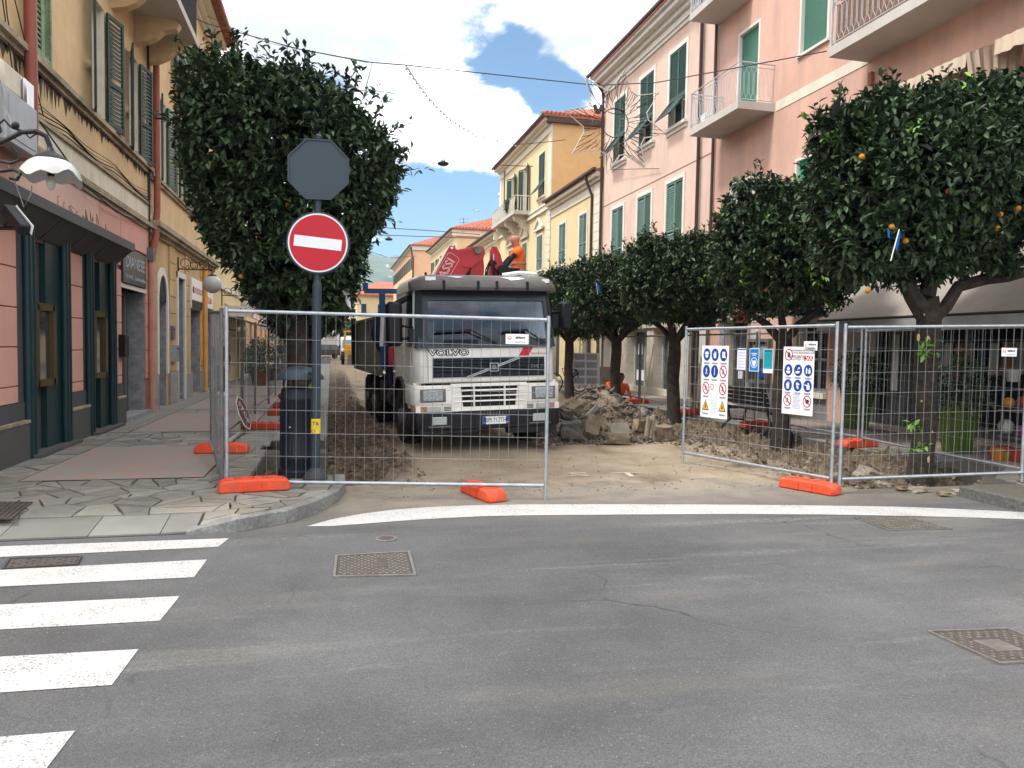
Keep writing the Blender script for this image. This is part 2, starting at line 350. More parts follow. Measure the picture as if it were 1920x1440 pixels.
# ------------------------------------------------------------------ ground, road, dirt road, pavements
def asphalt():
 m=bpy.data.materials.new('asphalt');m.use_nodes=True;t=m.node_tree;b=t.nodes['Principled BSDF'];L=t.links
 g=t.nodes.new('ShaderNodeNewGeometry');P=g.outputs['Position']
 def noi(sc,det=4,ro=0.6,mp=None):
  n=t.nodes.new('ShaderNodeTexNoise');n.inputs['Scale'].default_value=sc;n.inputs['Detail'].default_value=det;n.inputs['Roughness'].default_value=ro
  if mp:
   q=t.nodes.new('ShaderNodeMapping');q.inputs['Rotation'].default_value=(0,0,mp[0]);q.inputs['Scale'].default_value=mp[1];q.inputs['Location'].default_value=mp[2]
   L.new(P,q.inputs[0]);L.new(q.outputs[0],n.inputs['Vector'])
  else:L.new(P,n.inputs['Vector'])
  return n.outputs['Fac']
 def mr(a,i0,i1,o0,o1):
  n=t.nodes.new('ShaderNodeMapRange');L.new(a,n.inputs[0])
  for i,v in enumerate((i0,i1,o0,o1)):n.inputs[i+1].default_value=v
  return n.outputs[0]
 def mul(a,c,op='MULTIPLY'):
  n=t.nodes.new('ShaderNodeMath');n.operation=op;L.new(a,n.inputs[0])
  if hasattr(c,'links'):L.new(c,n.inputs[1])
  else:n.inputs[1].default_value=c
  return n.outputs[0]
 def mix(f,a,c):
  n=t.nodes.new('ShaderNodeMix');n.data_type='RGBA';L.new(f,n.inputs[0])if hasattr(f,'links')else None
  for i,q in((6,a),(7,c)):
   if hasattr(q,'links'):L.new(q,n.inputs[i])
   else:n.inputs[i].default_value=(*q,1)
  return n.outputs[2]
 v=t.nodes.new('ShaderNodeTexVoronoi');v.inputs['Scale'].default_value=150;L.new(P,v.inputs['Vector'])
 sp=t.nodes.new('ShaderNodeSeparateColor');L.new(v.outputs['Color'],sp.inputs[0])
 grain=mr(sp.outputs[0],0,1,0.72,1.28)
 big=mul(mr(noi(0.30,5,0.6,(0.3,(1,1.6,1),(3,3,0))),0.36,0.64,0.74,1.26),mr(noi(1.6,5),0.3,0.7,0.88,1.12))
 f=mul(mul(grain,big),mr(noi(170,2),0.3,0.7,0.7,1.3))
 sc=t.nodes.new('ShaderNodeVectorMath');sc.operation='SCALE';sc.inputs[0].default_value=(0.084,0.084,0.0845);L.new(f,sc.inputs['Scale'])
 c=sc.outputs[0]
 c=mix(mr(sp.outputs[1],0.992,0.996,0,0.5),c,(0.30,0.295,0.28))
 c=mix(mul(mr(noi(26,3,0.7),0.66,0.72,0,0.75),mr(noi(1.1,3,0.5,(0.4,(1,1,1),(4,1,0))),0.48,0.6,0,1)),c,(0.02,0.02,0.02))
 ve=t.nodes.new('ShaderNodeTexVoronoi');ve.feature='DISTANCE_TO_EDGE';ve.inputs['Scale'].default_value=0.36
 wv=t.nodes.new('ShaderNodeTexNoise');wv.inputs['Scale'].default_value=3.0;wv.inputs['Detail'].default_value=7;L.new(P,wv.inputs['Vector'])
 wa=t.nodes.new('ShaderNodeVectorMath');wa.operation='MULTIPLY_ADD';L.new(wv.outputs['Color'],wa.inputs[0]);wa.inputs[1].default_value=(0.35,0.35,0.35);L.new(P,wa.inputs[2]);L.new(wa.outputs[0],ve.inputs['Vector'])
 c=mix(mul(mr(ve.outputs['Distance'],0.001,0.006,0.75,0),mr(noi(0.7,4),0.52,0.62,0,1)),c,(0.025,0.025,0.025))
 c=mix(mul(mr(noi(0.5,5,0.6,(0.05,(0.25,3.5,1),(1,8,0))),0.6,0.68,0,0.55),mr(noi(22,4,0.7),0.4,0.62,0,1)),c,(0.24,0.235,0.215))
 c=mix(mul(mr(noi(0.8,4,0.6,(1.2,(0.3,4.0,1),(5,2,0))),0.6,0.70,0,0.5),mr(noi(30,4,0.7),0.4,0.6,0,1)),c,(0.22,0.215,0.20))
 sepx=t.nodes.new('ShaderNodeSeparateXYZ');L.new(P,sepx.inputs[0])
 near=mr(sepx.outputs[1],6.9,8.5,0.0,1.0)
 d1=mr(noi(0.9,6,0.65,(0.15,(0.35,2.2,1),(0,0,0))),0.56,0.76,0,0.35)
 d2=mul(near,mr(noi(1.3,6,0.7),0.30,0.58,0.4,1.5))
 d3=mul(mr(sepx.outputs[0],2.2,6.0,0,1),mr(noi(0.8,5,0.65,(-0.45,(0.4,1.8,1),(2,3,0))),0.52,0.72,0,0.5))
 dd=mul(mul(mul(d1,0.6),d2,'MAXIMUM'),mul(d3,0.8),'MAXIMUM')
 c=mix(mul(dd,mr(noi(60,3),0.3,0.65,0.35,1.0)),c,(0.30,0.255,0.19))
 L.new(c,b.inputs['Base Color']);b.inputs['Roughness'].default_value=0.75;b.inputs['Specular IOR Level'].default_value=0.45
 bp=t.nodes.new('ShaderNodeBump');bp.inputs['Strength'].default_value=0.55;bp.inputs['Distance'].default_value=0.006
 L.new(mul(v.outputs['Distance'],noi(120,2),'ADD'),bp.inputs['Height']);L.new(bp.outputs[0],b.inputs['Normal'])
 return m
M_asph=asphalt()
def roadpaint():
 m=bpy.data.materials.new('worn_road_paint');m.use_nodes=True;t=m.node_tree;b=t.nodes['Principled BSDF'];L=t.links
 g=t.nodes.new('ShaderNodeNewGeometry')
 v=t.nodes.new('ShaderNodeTexNoise');v.inputs['Scale'].default_value=85;v.inputs['Detail'].default_value=3;L.new(g.outputs['Position'],v.inputs['Vector'])
 q=t.nodes.new('ShaderNodeTexNoise');q.inputs['Scale'].default_value=3;q.inputs['Detail'].default_value=5;L.new(g.outputs['Position'],q.inputs['Vector'])
 a=t.nodes.new('ShaderNodeMath');a.operation='MULTIPLY_ADD';a.inputs[1].default_value=0.35;L.new(q.outputs['Fac'],a.inputs[0]);L.new(v.outputs['Fac'],a.inputs[2])
 r=t.nodes.new('ShaderNodeValToRGB');r.color_ramp.elements[0].position=0.535;r.color_ramp.elements[0].color=(0.17,0.165,0.16,1)
 r.color_ramp.elements[1].position=0.60;r.color_ramp.elements[1].color=(0.46,0.45,0.435,1);L.new(a.outputs[0],r.inputs[0]);L.new(r.outputs[0],b.inputs['Base Color'])
 b.inputs['Roughness'].default_value=0.6;return m
M_paint=roadpaint()
M_gnd=mat('base_ground',(0.09,0.088,0.08),0.9)
M_far=mat('far_road_asphalt',(0.10,0.10,0.10),0.9)
M_stone=mat('luserna_stone',(0.205,0.198,0.173),0.72,var=0.22,scale=5,bump=0.3,bscale=14,dirt=(0.29,0.23,0.15),damt=0.6,dscale=1.3,rnd=0.28)
M_grout=mat('paving_mortar',(0.095,0.086,0.072),0.95,var=0.25,scale=20,bump=0.3)
M_kerb=mat('granite_kerb',(0.21,0.21,0.195),0.85,var=0.35,scale=30,bump=0.6,bscale=20,dirt=(0.07,0.068,0.06),damt=0.6,dscale=3)
M_smooth=mat('smooth_slab_stone',(0.185,0.182,0.163),0.75,var=0.1,scale=3,dirt=(0.16,0.14,0.12),damt=0.6,rnd=0.15)
def redband():
 m=bpy.data.materials.new('red_brick_paving');m.use_nodes=True;t=m.node_tree;b=t.nodes['Principled BSDF'];L=t.links
 g=t.nodes.new('ShaderNodeNewGeometry');mp=t.nodes.new('ShaderNodeMapping');mp.inputs['Rotation'].default_value=(0,0,0.0);L.new(g.outputs['Position'],mp.inputs[0])
 br=t.nodes.new('ShaderNodeTexBrick');br.inputs['Scale'].default_value=4.5;br.inputs['Color1'].default_value=(0.37,0.20,0.165,1);br.inputs['Color2'].default_value=(0.29,0.21,0.18,1)
 br.inputs['Mortar'].default_value=(0.2,0.17,0.145,1);br.inputs['Mortar Size'].default_value=0.012;L.new(mp.outputs[0],br.inputs['Vector'])
 n=t.nodes.new('ShaderNodeTexNoise');n.inputs['Scale'].default_value=1.6;n.inputs['Detail'].default_value=6;L.new(g.outputs['Position'],n.inputs['Vector'])
 mr=t.nodes.new('ShaderNodeMapRange');mr.inputs[1].default_value=0.42;mr.inputs[2].default_value=0.70;wv=t.nodes.new('ShaderNodeTexWave');wv.inputs['Scale'].default_value=1.1;wv.inputs['Distortion'].default_value=3.5;wv.inputs['Detail'].default_value=4;wv.bands_direction='DIAGONAL';L.new(g.outputs['Position'],wv.inputs['Vector'])
 av=t.nodes.new('ShaderNodeMath');av.operation='MULTIPLY_ADD';av.inputs[1].default_value=0.3;L.new(wv.outputs['Fac'],av.inputs[0]);L.new(n.outputs['Fac'],av.inputs[2]);L.new(av.outputs[0],mr.inputs[0])
 x=t.nodes.new('ShaderNodeMix');x.data_type='RGBA';L.new(mr.outputs[0],x.inputs[0]);L.new(br.outputs[0],x.inputs[6]);x.inputs[7].default_value=(0.255,0.225,0.195,1)
 L.new(x.outputs[2],b.inputs['Base Color']);b.inputs['Roughness'].default_value=0.85;return m
M_redb=redband()
struct(MB().add([(-900,-60,-0.30),(900,-60,-0.30),(900,3200,-0.30),(-900,3200,-0.30)],[(0,1,2,3)]).build('ground',M_gnd))
struct(MB().add([(-40,-12,0),(40,-12,0),(40,7.1,0),(-40,7.1,0),(-1.6,7.1,0),(6.4,7.1,0),(6.4,8.98,0),(-1.6,8.98,0),(9,7.1,0),(9,7.95,0),(6.4,7.95,0)],[(0,1,2,3),(4,5,6,7),(5,8,9,10)]).build('road',M_asph))
# a second, slightly different asphalt apron beside the stop line is one sheet with the road
# dirt road: the dug-up street, with a trench either side, as one relief sheet
def sstep(a,b,x):
 t=min(1,max(0,(x-a)/(b-a)));return t*t*(3-2*t)
def dirt_h(x,y):
 n=fbm(x*1.3,y*1.3,0.3);f=fbm(x*6,y*6,5.1,3);ff=fbm(x*17,y*17,9.1,2)
 edge=8.75+0.35*fbm(x*0.9,2.2,0,3)+0.3*f-0.35*sstep(4.5,7.5,x)-0.4*sstep(1.6,0.6,x)*0
 h=-0.035+0.05*sstep(edge-0.35,edge+0.25,y)+0.012*n
 h-=0.045*sstep(9.35,11.5,y)
 h+=0.004*ff
 wet=0.0
 rgt=0.95-0.3*sstep(10.5,24,y)+0.16*fbm(y*0.8,4.0,1,3)
 inL=sstep(rgt,rgt-0.35,x)*sstep(9.0,9.3,y)*sstep(60,30,y)
 h-=0.17*inL*(0.75+0.5*n);h+=inL*(0.11*max(0,f)+0.05*ff)
 lip=sstep(rgt-0.5,rgt-0.12,x)*sstep(rgt+0.28,rgt+0.0,x)*sstep(9.1,9.6,y)*sstep(60,30,y)
 h+=lip*(0.09+0.13*max(0,f)+0.04*ff);wet=max(wet,inL,lip)
 lft=6.55+0.25*fbm(y*0.7,9.0,1,3)-0.25*sstep(12,9,y)
 inR=sstep(lft,lft+0.7,x)*sstep(7.75,8.4,y)*sstep(60,30,y)
 h-=0.10*inR;h+=inR*(0.16*max(0,f)+0.09*ff+0.05*n)
 clod=sstep(lft-1.3,lft,x)*sstep(lft+1.0,lft,x)*sstep(8.0,8.8,y)
 h+=clod*(0.08*max(0,f+0.1)+0.03*ff);wet=max(wet,inR*0.85,clod*max(0,f)*1.2)
 bank=sstep(7.9,8.4,x)*sstep(8.0,8.6,y)
 h+=bank*(0.10+0.10*f);wet=max(wet,bank*0.9)
 wet=max(wet,0.5*sstep(0.15,0.5,fbm(x*0.7,y*0.35,3.3,4)))
 return h,min(1,wet)
xs=np.linspace(-0.98,8.5,172)
ys=[7.7]
while ys[-1]<200:ys.append(ys[-1]+max(0.045,(ys[-1]-7)*0.011))
ys=np.array(ys);nx,ny=len(xs),len(ys)
V=np.zeros((ny,nx,3));W=np.zeros((ny,nx))
for j,y in enumerate(ys):
 for i,x in enumerate(xs):
  h,wt=dirt_h(x,y);V[j,i]=(x,y,h);W[j,i]=wt
ii=np.arange(nx-1)[None,:];jj=np.arange(ny-1)[:,None]
q=np.stack([jj*nx+ii,jj*nx+ii+1,(jj+1)*nx+ii+1,(jj+1)*nx+ii],-1).reshape(-1,4)
def dirtmat():
 m=bpy.data.materials.new('dug_soil');m.use_nodes=True;t=m.node_tree;b=t.nodes['Principled BSDF'];L=t.links
 g=t.nodes.new('ShaderNodeNewGeometry');at=t.nodes.new('ShaderNodeAttribute');at.attribute_name='damp'
 n=t.nodes.new('ShaderNodeTexNoise');n.inputs['Scale'].default_value=1.4;n.inputs['Detail'].default_value=8;n.inputs['Roughness'].default_value=0.7;L.new(g.outputs['Position'],n.inputs['Vector'])
 r=t.nodes.new('ShaderNodeValToRGB');r.color_ramp.elements[0].position=0.33;r.color_ramp.elements[0].color=(0.25,0.195,0.135,1);r.color_ramp.elements[1].position=0.66;r.color_ramp.elements[1].color=(0.38,0.31,0.225,1);L.new(n.outputs['Fac'],r.inputs[0])
 k=t.nodes.new('ShaderNodeTexNoise');k.inputs['Scale'].default_value=14;k.inputs['Detail'].default_value=6;L.new(g.outputs['Position'],k.inputs['Vector'])
 r2=t.nodes.new('ShaderNodeValToRGB');r2.color_ramp.elements[0].position=0.35;r2.color_ramp.elements[0].color=(0.035,0.027,0.02,1);r2.color_ramp.elements[1].position=0.72;r2.color_ramp.elements[1].color=(0.20,0.145,0.095,1);L.new(k.outputs['Fac'],r2.inputs[0])
 x=t.nodes.new('ShaderNodeMix');x.data_type='RGBA';L.new(at.outputs['Fac'],x.inputs[0]);L.new(r.outputs[0],x.inputs[6]);L.new(r2.outputs[0],x.inputs[7]);L.new(x.outputs[2],b.inputs['Base Color'])
 b.inputs['Roughness'].default_value=0.95;b.inputs['Specular IOR Level'].default_value=0.2
 bp=t.nodes.new('ShaderNodeBump');bp.inputs['Strength'].default_value=0.8;bp.inputs['Distance'].default_value=0.03
 n3=t.nodes.new('ShaderNodeTexNoise');n3.inputs['Scale'].default_value=30;n3.inputs['Detail'].default_value=6;n3.inputs['Roughness'].default_value=0.7;L.new(g.outputs['Position'],n3.inputs['Vector']);L.new(n3.outputs['Fac'],bp.inputs['Height']);L.new(bp.outputs[0],b.inputs['Normal'])
 return m
M_dirt=dirtmat()
me=npmesh('dirt_road',V.reshape(-1,3),q,[M_dirt]);at=me.attributes.new('damp','FLOAT','POINT');at.data.foreach_set('value',W.ravel().astype(np.float32))
me.polygons.foreach_set('use_smooth',[True]*len(me.polygons))
struct(link('dirt_road',me))
# left pavement --------------------------------------------------
XL=-3.9;XR=11.1
def pz(x,y):
 drop=sstep(7.75,6.98,y)*sstep(-0.76,-1.25,x)
 return 0.12*(1-0.84*drop)
kerbline=[(-1.24,6.97),(-0.80,6.99),(-0.39,7.27),(-0.10,7.70),(0.10,8.20),(0.18,8.68),(0.18,9.22)]
def slab_grid(b,x0,x1,y0,y1,st=0.25,dz=-0.012):
 nx_=max(1,int((x1-x0)/st));ny_=max(1,int((y1-y0)/st));vs=[];fs=[]
 for j in range(ny_+1):
  for i in range(nx_+1):
   x=x0+(x1-x0)*i/nx_;y=y0+(y1-y0)*j/ny_;vs.append((x,y,pz(x,y)+dz))
 for j in range(ny_):
  for i in range(nx_):k=j*(nx_+1)+i;fs.append((k,k+1,k+nx_+2,k+nx_+1))
 b.add(vs,fs)
pb=MB()
slab_grid(pb,-40,-3.9,6.98,7.5,1.0);slab_grid(pb,-3.9,-1.15,6.98,9.2);slab_grid(pb,-3.9,-0.9,9.2,11.1)
slab_grid(pb,-3.9,-0.05,11.1,11.55);slab_grid(pb,-3.9,-1.0,11.55,12.5);slab_grid(pb,-3.9,-0.05,12.5,16);slab_grid(pb,-3.9,-0.05,16,200,3)
# part inside the curved kerb
inner=[(-1.15,7.0),(-0.95,7.03),(-0.82,7.05),(-0.46,7.3),(-0.2,7.74),(-0.02,8.22),(0.04,8.7),(0.04,9.2),(-1.15,9.2)]
pb.add([(x,y,pz(x,y)-0.012)for x,y in inner],[tuple(range(len(inner)))])
# broken faces down into the pit and the trench
for(a,c)in[((-1.15,9.2),(0.04,9.2)),((-0.9,9.2),(-0.9,11.1)),((-0.9,11.1),(-0.05,11.1)),((-0.05,11.1),(-0.05,11.55)),((-0.05,12.5),(-0.05,200)),((-1,11.55),(-1,12.5)),((-1,11.55),(-0.05,11.55)),((-1,12.5),(-0.05,12.5))]:
 pb.add([(*a,0.108),(*c,0.108),(*c,-0.35),(*a,-0.35)],[(0,1,2,3)])
pave=struct(pb.build('pavement',M_grout))
# kerb stones
ks=[]
for i in range(len(kerbline)-1):
 a=Vector((*kerbline[i],0));c=Vector((*kerbline[i+1],0));d=(c-a).normalized();nrm=Vector((-d.y,d.x,0))
 a2=a+d*0.004;c2=c-d*0.004;za=max(0.03,pz(a.x,a.y))+0.003;zb=max(0.03,pz(c.x,c.y))+0.003
 if i==0:za=0.03
 wdt=0.13
 ni=nrm;
 b=MB();b.hexa([a2+Vector((0,0,-0.1)),c2+Vector((0,0,-0.1)),c2+ni*wdt+Vector((0,0,-0.1)),a2+ni*wdt+Vector((0,0,-0.1))],[a2+ni*0.012+Vector((0,0,za)),c2+ni*0.012+Vector((0,0,zb)),c2+ni*wdt+Vector((0,0,zb)),a2+ni*wdt+Vector((0,0,za))])
 b.build('kerb_stone',M_kerb,pave,bevel=0.008)
# front border row of long smooth slabs and the crazy paving
def clip(poly,p,n):
 res=[]
 for i in range(len(poly)):
  a=poly[i];c=poly[(i+1)%len(poly)]
  da=(a[0]-p[0])*n[0]+(a[1]-p[1])*n[1];dc=(c[0]-p[0])*n[0]+(c[1]-p[1])*n[1]
  if da<=0:res.append(a)
  if da*dc<0:
   t=da/(da-dc);res.append((a[0]+(c[0]-a[0])*t,a[1]+(c[1]-a[1])*t))
 return res
def emit_stone(poly,s,parent,zfun,mt_,name):
 pp=[]
 for k in range(len(poly)):
  a=poly[k];c=poly[(k+1)%len(poly)];pp.append(a)
  l=math.hypot(c[0]-a[0],c[1]-a[1])
  if l>0.2:
   for t in((0.5,)if l<.35 else(0.3,0.68)):
    t+=random.uniform(-.08,.08);o_=random.uniform(-0.016,0.004);nx_,ny_=(c[1]-a[1])/l,-(c[0]-a[0])/l
    pp.append((a[0]+(c[0]-a[0])*t+nx_*o_,a[1]+(c[1]-a[1])*t+ny_*o_))
 tilt=random.uniform(-0.004,0.004);tx=random.uniform(-.010,.010);ty=random.uniform(-.010,.010)
 b=MB();b.prism(pp,lambda a,c,w_:(a,c,zfun(a,c)+w_+((tilt+(a-s[0])*tx+(c-s[1])*ty)if w_>-0.01 else 0)),-0.03,0.0)
 b.build(name,mt_ or M_stone,parent)
def crazy(bounds,seeds,parent,zfun,gap=0.0078,mt_=None,extra=None,name='paving_stone'):
 x0,x1,y0,y1=bounds;out_=[]
 for i,s in enumerate(seeds):
  poly=[(x0,y0),(x1,y0),(x1,y1),(x0,y1)]
  nb=sorted((t for j,t in enumerate(seeds)if j!=i),key=lambda t:(t[0]-s[0])**2+(t[1]-s[1])**2)[:18]
  for t in nb:
   dx,dy=t[0]-s[0],t[1]-s[1];dl=math.hypot(dx,dy)
   if dl<1e-4:continue
   nx_,ny_=dx/dl,dy/dl;g2=gap*random.uniform(0.6,1.7)
   poly=clip(poly,(s[0]+nx_*(dl/2-g2),s[1]+ny_*(dl/2-g2)),(nx_,ny_))
   if len(poly)<3:break
  if len(poly)<3:continue
  if extra:
   for p,n_ in extra:
    poly=clip(poly,p,n_)
    if len(poly)<3:break
   if len(poly)<3:continue
  area=abs(sum(poly[k][0]*poly[(k+1)%len(poly)][1]-poly[(k+1)%len(poly)][0]*poly[k][1]for k in range(len(poly))))/2
  if area<0.004:continue
  parts_=[poly]
  if area>0.05 and random.random()<0.5:
   a_=random.uniform(0,math.pi);c_=(sum(p_[0]for p_ in poly)/len(poly)+random.uniform(-.05,.05),sum(p_[1]for p_ in poly)/len(poly)+random.uniform(-.05,.05));n1_=(math.cos(a_),math.sin(a_));g2=gap*0.7
   parts_=[clip(poly,(c_[0]-n1_[0]*g2,c_[1]-n1_[1]*g2),n1_),clip(poly,(c_[0]+n1_[0]*g2,c_[1]+n1_[1]*g2),(-n1_[0],-n1_[1]))]
  for poly in parts_:
   if len(poly)<3:continue
   emit_stone(poly,s,parent,zfun,mt_,name);out_.append(1)
 return len(out_)
def jit(x0,x1,y0,y1,sx,sy,skew=0.45):
 s=[];ny_=max(1,round((y1-y0)/sy));nx_=max(1,round((x1-x0)/sx))
 for j in range(ny_):
  for i in range(nx_):
   s.append((x0+(x1-x0)*(i+0.5+random.uniform(-skew,skew))/nx_,y0+(y1-y0)*(j+0.5+random.uniform(-skew,skew))/ny_))
   if random.random()<0.16:s.append((s[-1][0]+random.uniform(-.12,.12),s[-1][1]+random.uniform(-.12,.12)))
 return s
kx=[((kerbline[i][0],kerbline[i][1]),None)for i in range(len(kerbline)-1)]
kcl=[]
for i in range(len(kerbline)-1):
 a=Vector(kerbline[i]);c=Vector(kerbline[i+1]);d=(c-a).normalized();o_=Vector((d.y,-d.x));p=a-o_*0.14;kcl.append(((p.x,p.y),(o_.x,o_.y)))
nst=crazy((-3.88,0.03,7.46,9.19),jit(-3.88,0.1,7.46,9.19,0.46,0.34),pave,pz,extra=kcl)
nst+=crazy((-1.14,-0.3,7.0,7.45),jit(-1.14,-0.3,7.0,7.45,0.3,0.3),pave,pz,extra=kcl)
nst+=crazy((-3.88,-3.36,9.2,13.9),jit(-3.88,-3.36,9.2,13.9,0.4,0.42),pave,pz)
nst+=crazy((-1.42,-0.92,9.2,11.1),jit(-1.42,-0.92,9.2,11.1,0.34,0.38),pave,pz)
nst+=crazy((-3.34,-0.92,12.05,13.9),jit(-3.34,-0.92,12.05,13.9,0.45,0.4),pave,pz)
x=-5.5
while x<-1.2:
 l=random.uniform(0.45,0.7);x1=min(x+l,-1.16)
 if x1-x>0.2:
  b=MB();b.prism([(x+.004,6.99),(x1-.004,6.99),(x1-.004+.0,7.44),(x+.004,7.44)],lambda a,c,w_:(a,c,pz(a,c)+w_),-0.03,0.0);b.build('border_slab',M_smooth,pave)
 x=x1
x=-1.16
for(a,c)in((-1.15,-0.62),(-0.6,-0.05)):
 pass
# red brick bands and the far stretch
def band(y0,y1,x0=-3.34,x1=-1.44,name='brick_band',m=None):
 b=MB();b.add([(x0,y0,0.121),(x1,y0,0.121),(x1,y1,0.121),(x0,y1,0.121)],[(0,1,2,3)]);return b.build(name,m or M_redb,pave)
band(9.23,12.03);band(13.95,17.6);band(18.6,22.4);band(23.4,28)
far=MB()
for(a,c,d,e)in((-3.88,-3.36,13.95,28),(-1.42,-0.92,11.12,11.5),(-1.42,-1.02,11.5,28),(-1.0,-0.06,12.55,60),(-3.34,-1.44,17.62,18.58),(-3.34,-1.44,22.42,23.38),(-3.88,-1.02,28.02,200)):
 y=d
 while y<e:
  st=0.42 if y<30 else 4;x=a
  while x<c-0.05:
   x2=min(x+(random.uniform(0.3,0.6)if y<30 else 3),c);y2=min(y+st,e)
   if x2-x>0.06 and y2-y>0.02:far.box(x+.006,x2-.006,y+.006,y2-.006,0.1,0.118+random.uniform(0,.004))
   x=x2
  y+=st
far.build('paving_stone',M_smooth,pave,kind='stuff')
# right pavement -------------------------------------------------
edge=[(6.75,6.62),(7.05,6.98),(7.25,7.30)]
y=7.45;redge=[(7.48,7.44),(7.78,7.55),(8.05,7.75),(8.32,8.0)]
while y<30:
 y2=8.2+(y-7.45);redge.append((8.42+random.uniform(-0.07,0.09),y2));y+=random.uniform(0.16,0.4)
poly=[(7.60,4.6),(7.44,6.6),(7.44,7.30)]+redge+[(8.42,200),(11.1,200),(11.1,4.6)]
rp=MB();n_=len(poly)
rp.add([(a,c,0.108)for a,c in poly],[tuple(range(n_))])
rp.add([(a,c,0.108)for a,c in poly]+[(a+random.uniform(-.05,.05),c,-0.35)for a,c in poly],[(i,(i+1)%n_,n_+(i+1)%n_,n_+i)for i in range(3,n_-4)])
pave2=struct(rp.build('pavement',M_grout))
crazy((7.46,9.25,5.2,9.2),jit(7.46,9.25,5.2,9.2,0.42,0.4),pave2,lambda a,c:0.12,extra=[((7.9,7.5),(-0.6,0.8)),((8.45,8.2),(-1.0,0.25))])
crazy((8.5,9.25,9.2,14.4),jit(8.5,9.25,9.2,14.4,0.4,0.42),pave2,lambda a,c:0.12)
b=MB();b.box(9.27,10.6,5.0,40,0.10,0.1215);b.build('brick_band',M_redb,pave2)
b=MB()
for yy in np.arange(14.4,40,0.6):
 b.box(8.5,8.86,yy+.008,yy+.592,.1,.12);b.box(8.88,9.25,yy+.008,yy+.592,.1,.121)
for yy in np.arange(7.0,60,0.6):b.box(10.62,11.08,yy+.008,yy+.592,.1,.12)
b.build('paving_stone',M_smooth,pave2,kind='stuff')
for(a,c)in(((7.46,4.9),(7.34,5.75)),((7.34,5.75),(7.30,6.6)),((7.30,6.6),(7.31,7.36))):
 A=Vector((*a,0));C_=Vector((*c,0));d=(C_-A).normalized();n3=Vector((d.y,-d.x,0));b=MB()
 b.hexa([A+Vector((0,0,-.1)),A+n3*.14+Vector((0,0,-.1)),C_+n3*.14+Vector((0,0,-.1)),C_+Vector((0,0,-.1))],[A+n3*.01+Vector((0,0,.125)),A+n3*.14+Vector((0,0,.125)),C_+n3*.14+Vector((0,0,.125)),C_+n3*.01+Vector((0,0,.125))])
 b.build('kerb_stone',mat('dark_kerb_stone',(0.10,0.098,0.09),.9,var=.35,scale=25,bump=.6,bscale=20),pave2,bevel=0.008)
# painted markings ------------------------------------------------
def marking(pts,name,z=0.004,m=None):
 b=MB();b.add([(x,y,z)for x,y in pts],[tuple(range(len(pts)))]);return struct(b.build(name,m or M_paint))
zeb=[[(-2.61,6.49),(-0.84,6.49),(-0.84,6.79),(-2.61,6.82)],[(-3.2,5.71),(-0.95,5.68),(-0.93,6.13),(-3.2,6.10)],[(-3.1,4.88),(-1.0,4.82),(-0.97,5.27),(-3.1,5.34)],[(-2.6,4.01),(-1.04,3.95),(-1.02,4.39),(-2.6,4.47)],[(-2.5,3.15),(-1.09,3.12),(-1.07,3.51),(-2.5,3.55)]]
zeb[0]=[(-3.6,6.46),(-0.90,6.50),(-0.85,6.77),(-3.6,6.84)]
for z_ in zeb:marking(z_,'crosswalk_stripe')
topc=[(-0.21,7.10),(0.02,7.35),(0.33,7.55),(0.65,7.68),(1.0,7.74),(1.38,7.76),(2.0,7.72),(2.71,7.62),(3.9,7.42),(5.05,7.2),(6.21,6.93),(7.0,6.62),(7.6,6.35)]
botc=[(7.3,6.05),(7.0,6.2),(6.17,6.46),(5.08,6.73),(4.19,6.9),(3.0,7.07),(1.99,7.2),(1.5,7.24),(1.08,7.22),(0.7,7.18),(0.35,7.12),(0.0,7.07)]
b=MB()
tp=topc;bt=botc[::-1]
nn=40
def interp(c,t):
 i=min(int(t*(len(c)-1)),len(c)-2);f=t*(len(c)-1)-i;return(c[i][0]+(c[i+1][0]-c[i][0])*f,c[i][1]+(c[i+1][1]-c[i][1])*f)
vs=[(*interp(tp,k/nn),.004)for k in range(nn+1)]+[(*interp(bt,k/nn),.004)for k in range(nn+1)]
b.add(vs,[(k,k+1,nn+2+k,nn+1+k)for k in range(nn)]);struct(b.build('stop_line',M_paint))
# worn letters of an older road legend showing through the dust
M_oldp=mat('worn_cream_road_paint',(0.50,0.44,0.35),0.8,var=0.3,scale=8,dirt=(0.3,0.23,0.15),damt=0.95,dscale=5)
for ch,px,py,sz in(('S',1085,893,.45),('T',1180,893,.5),('O',1290,899,.5),('P',1400,899,.45)):
 c=onZ(px,py,0);o=text(ch,Matrix.Translation((c.x,c.y,dirt_h(c.x,c.y)[0]+0.006))@Matrix.Rotation(R(-8),4,'Z'),sz,M_oldp,name='road_letter',extrude=0.001,sx=1.5);struct(o)
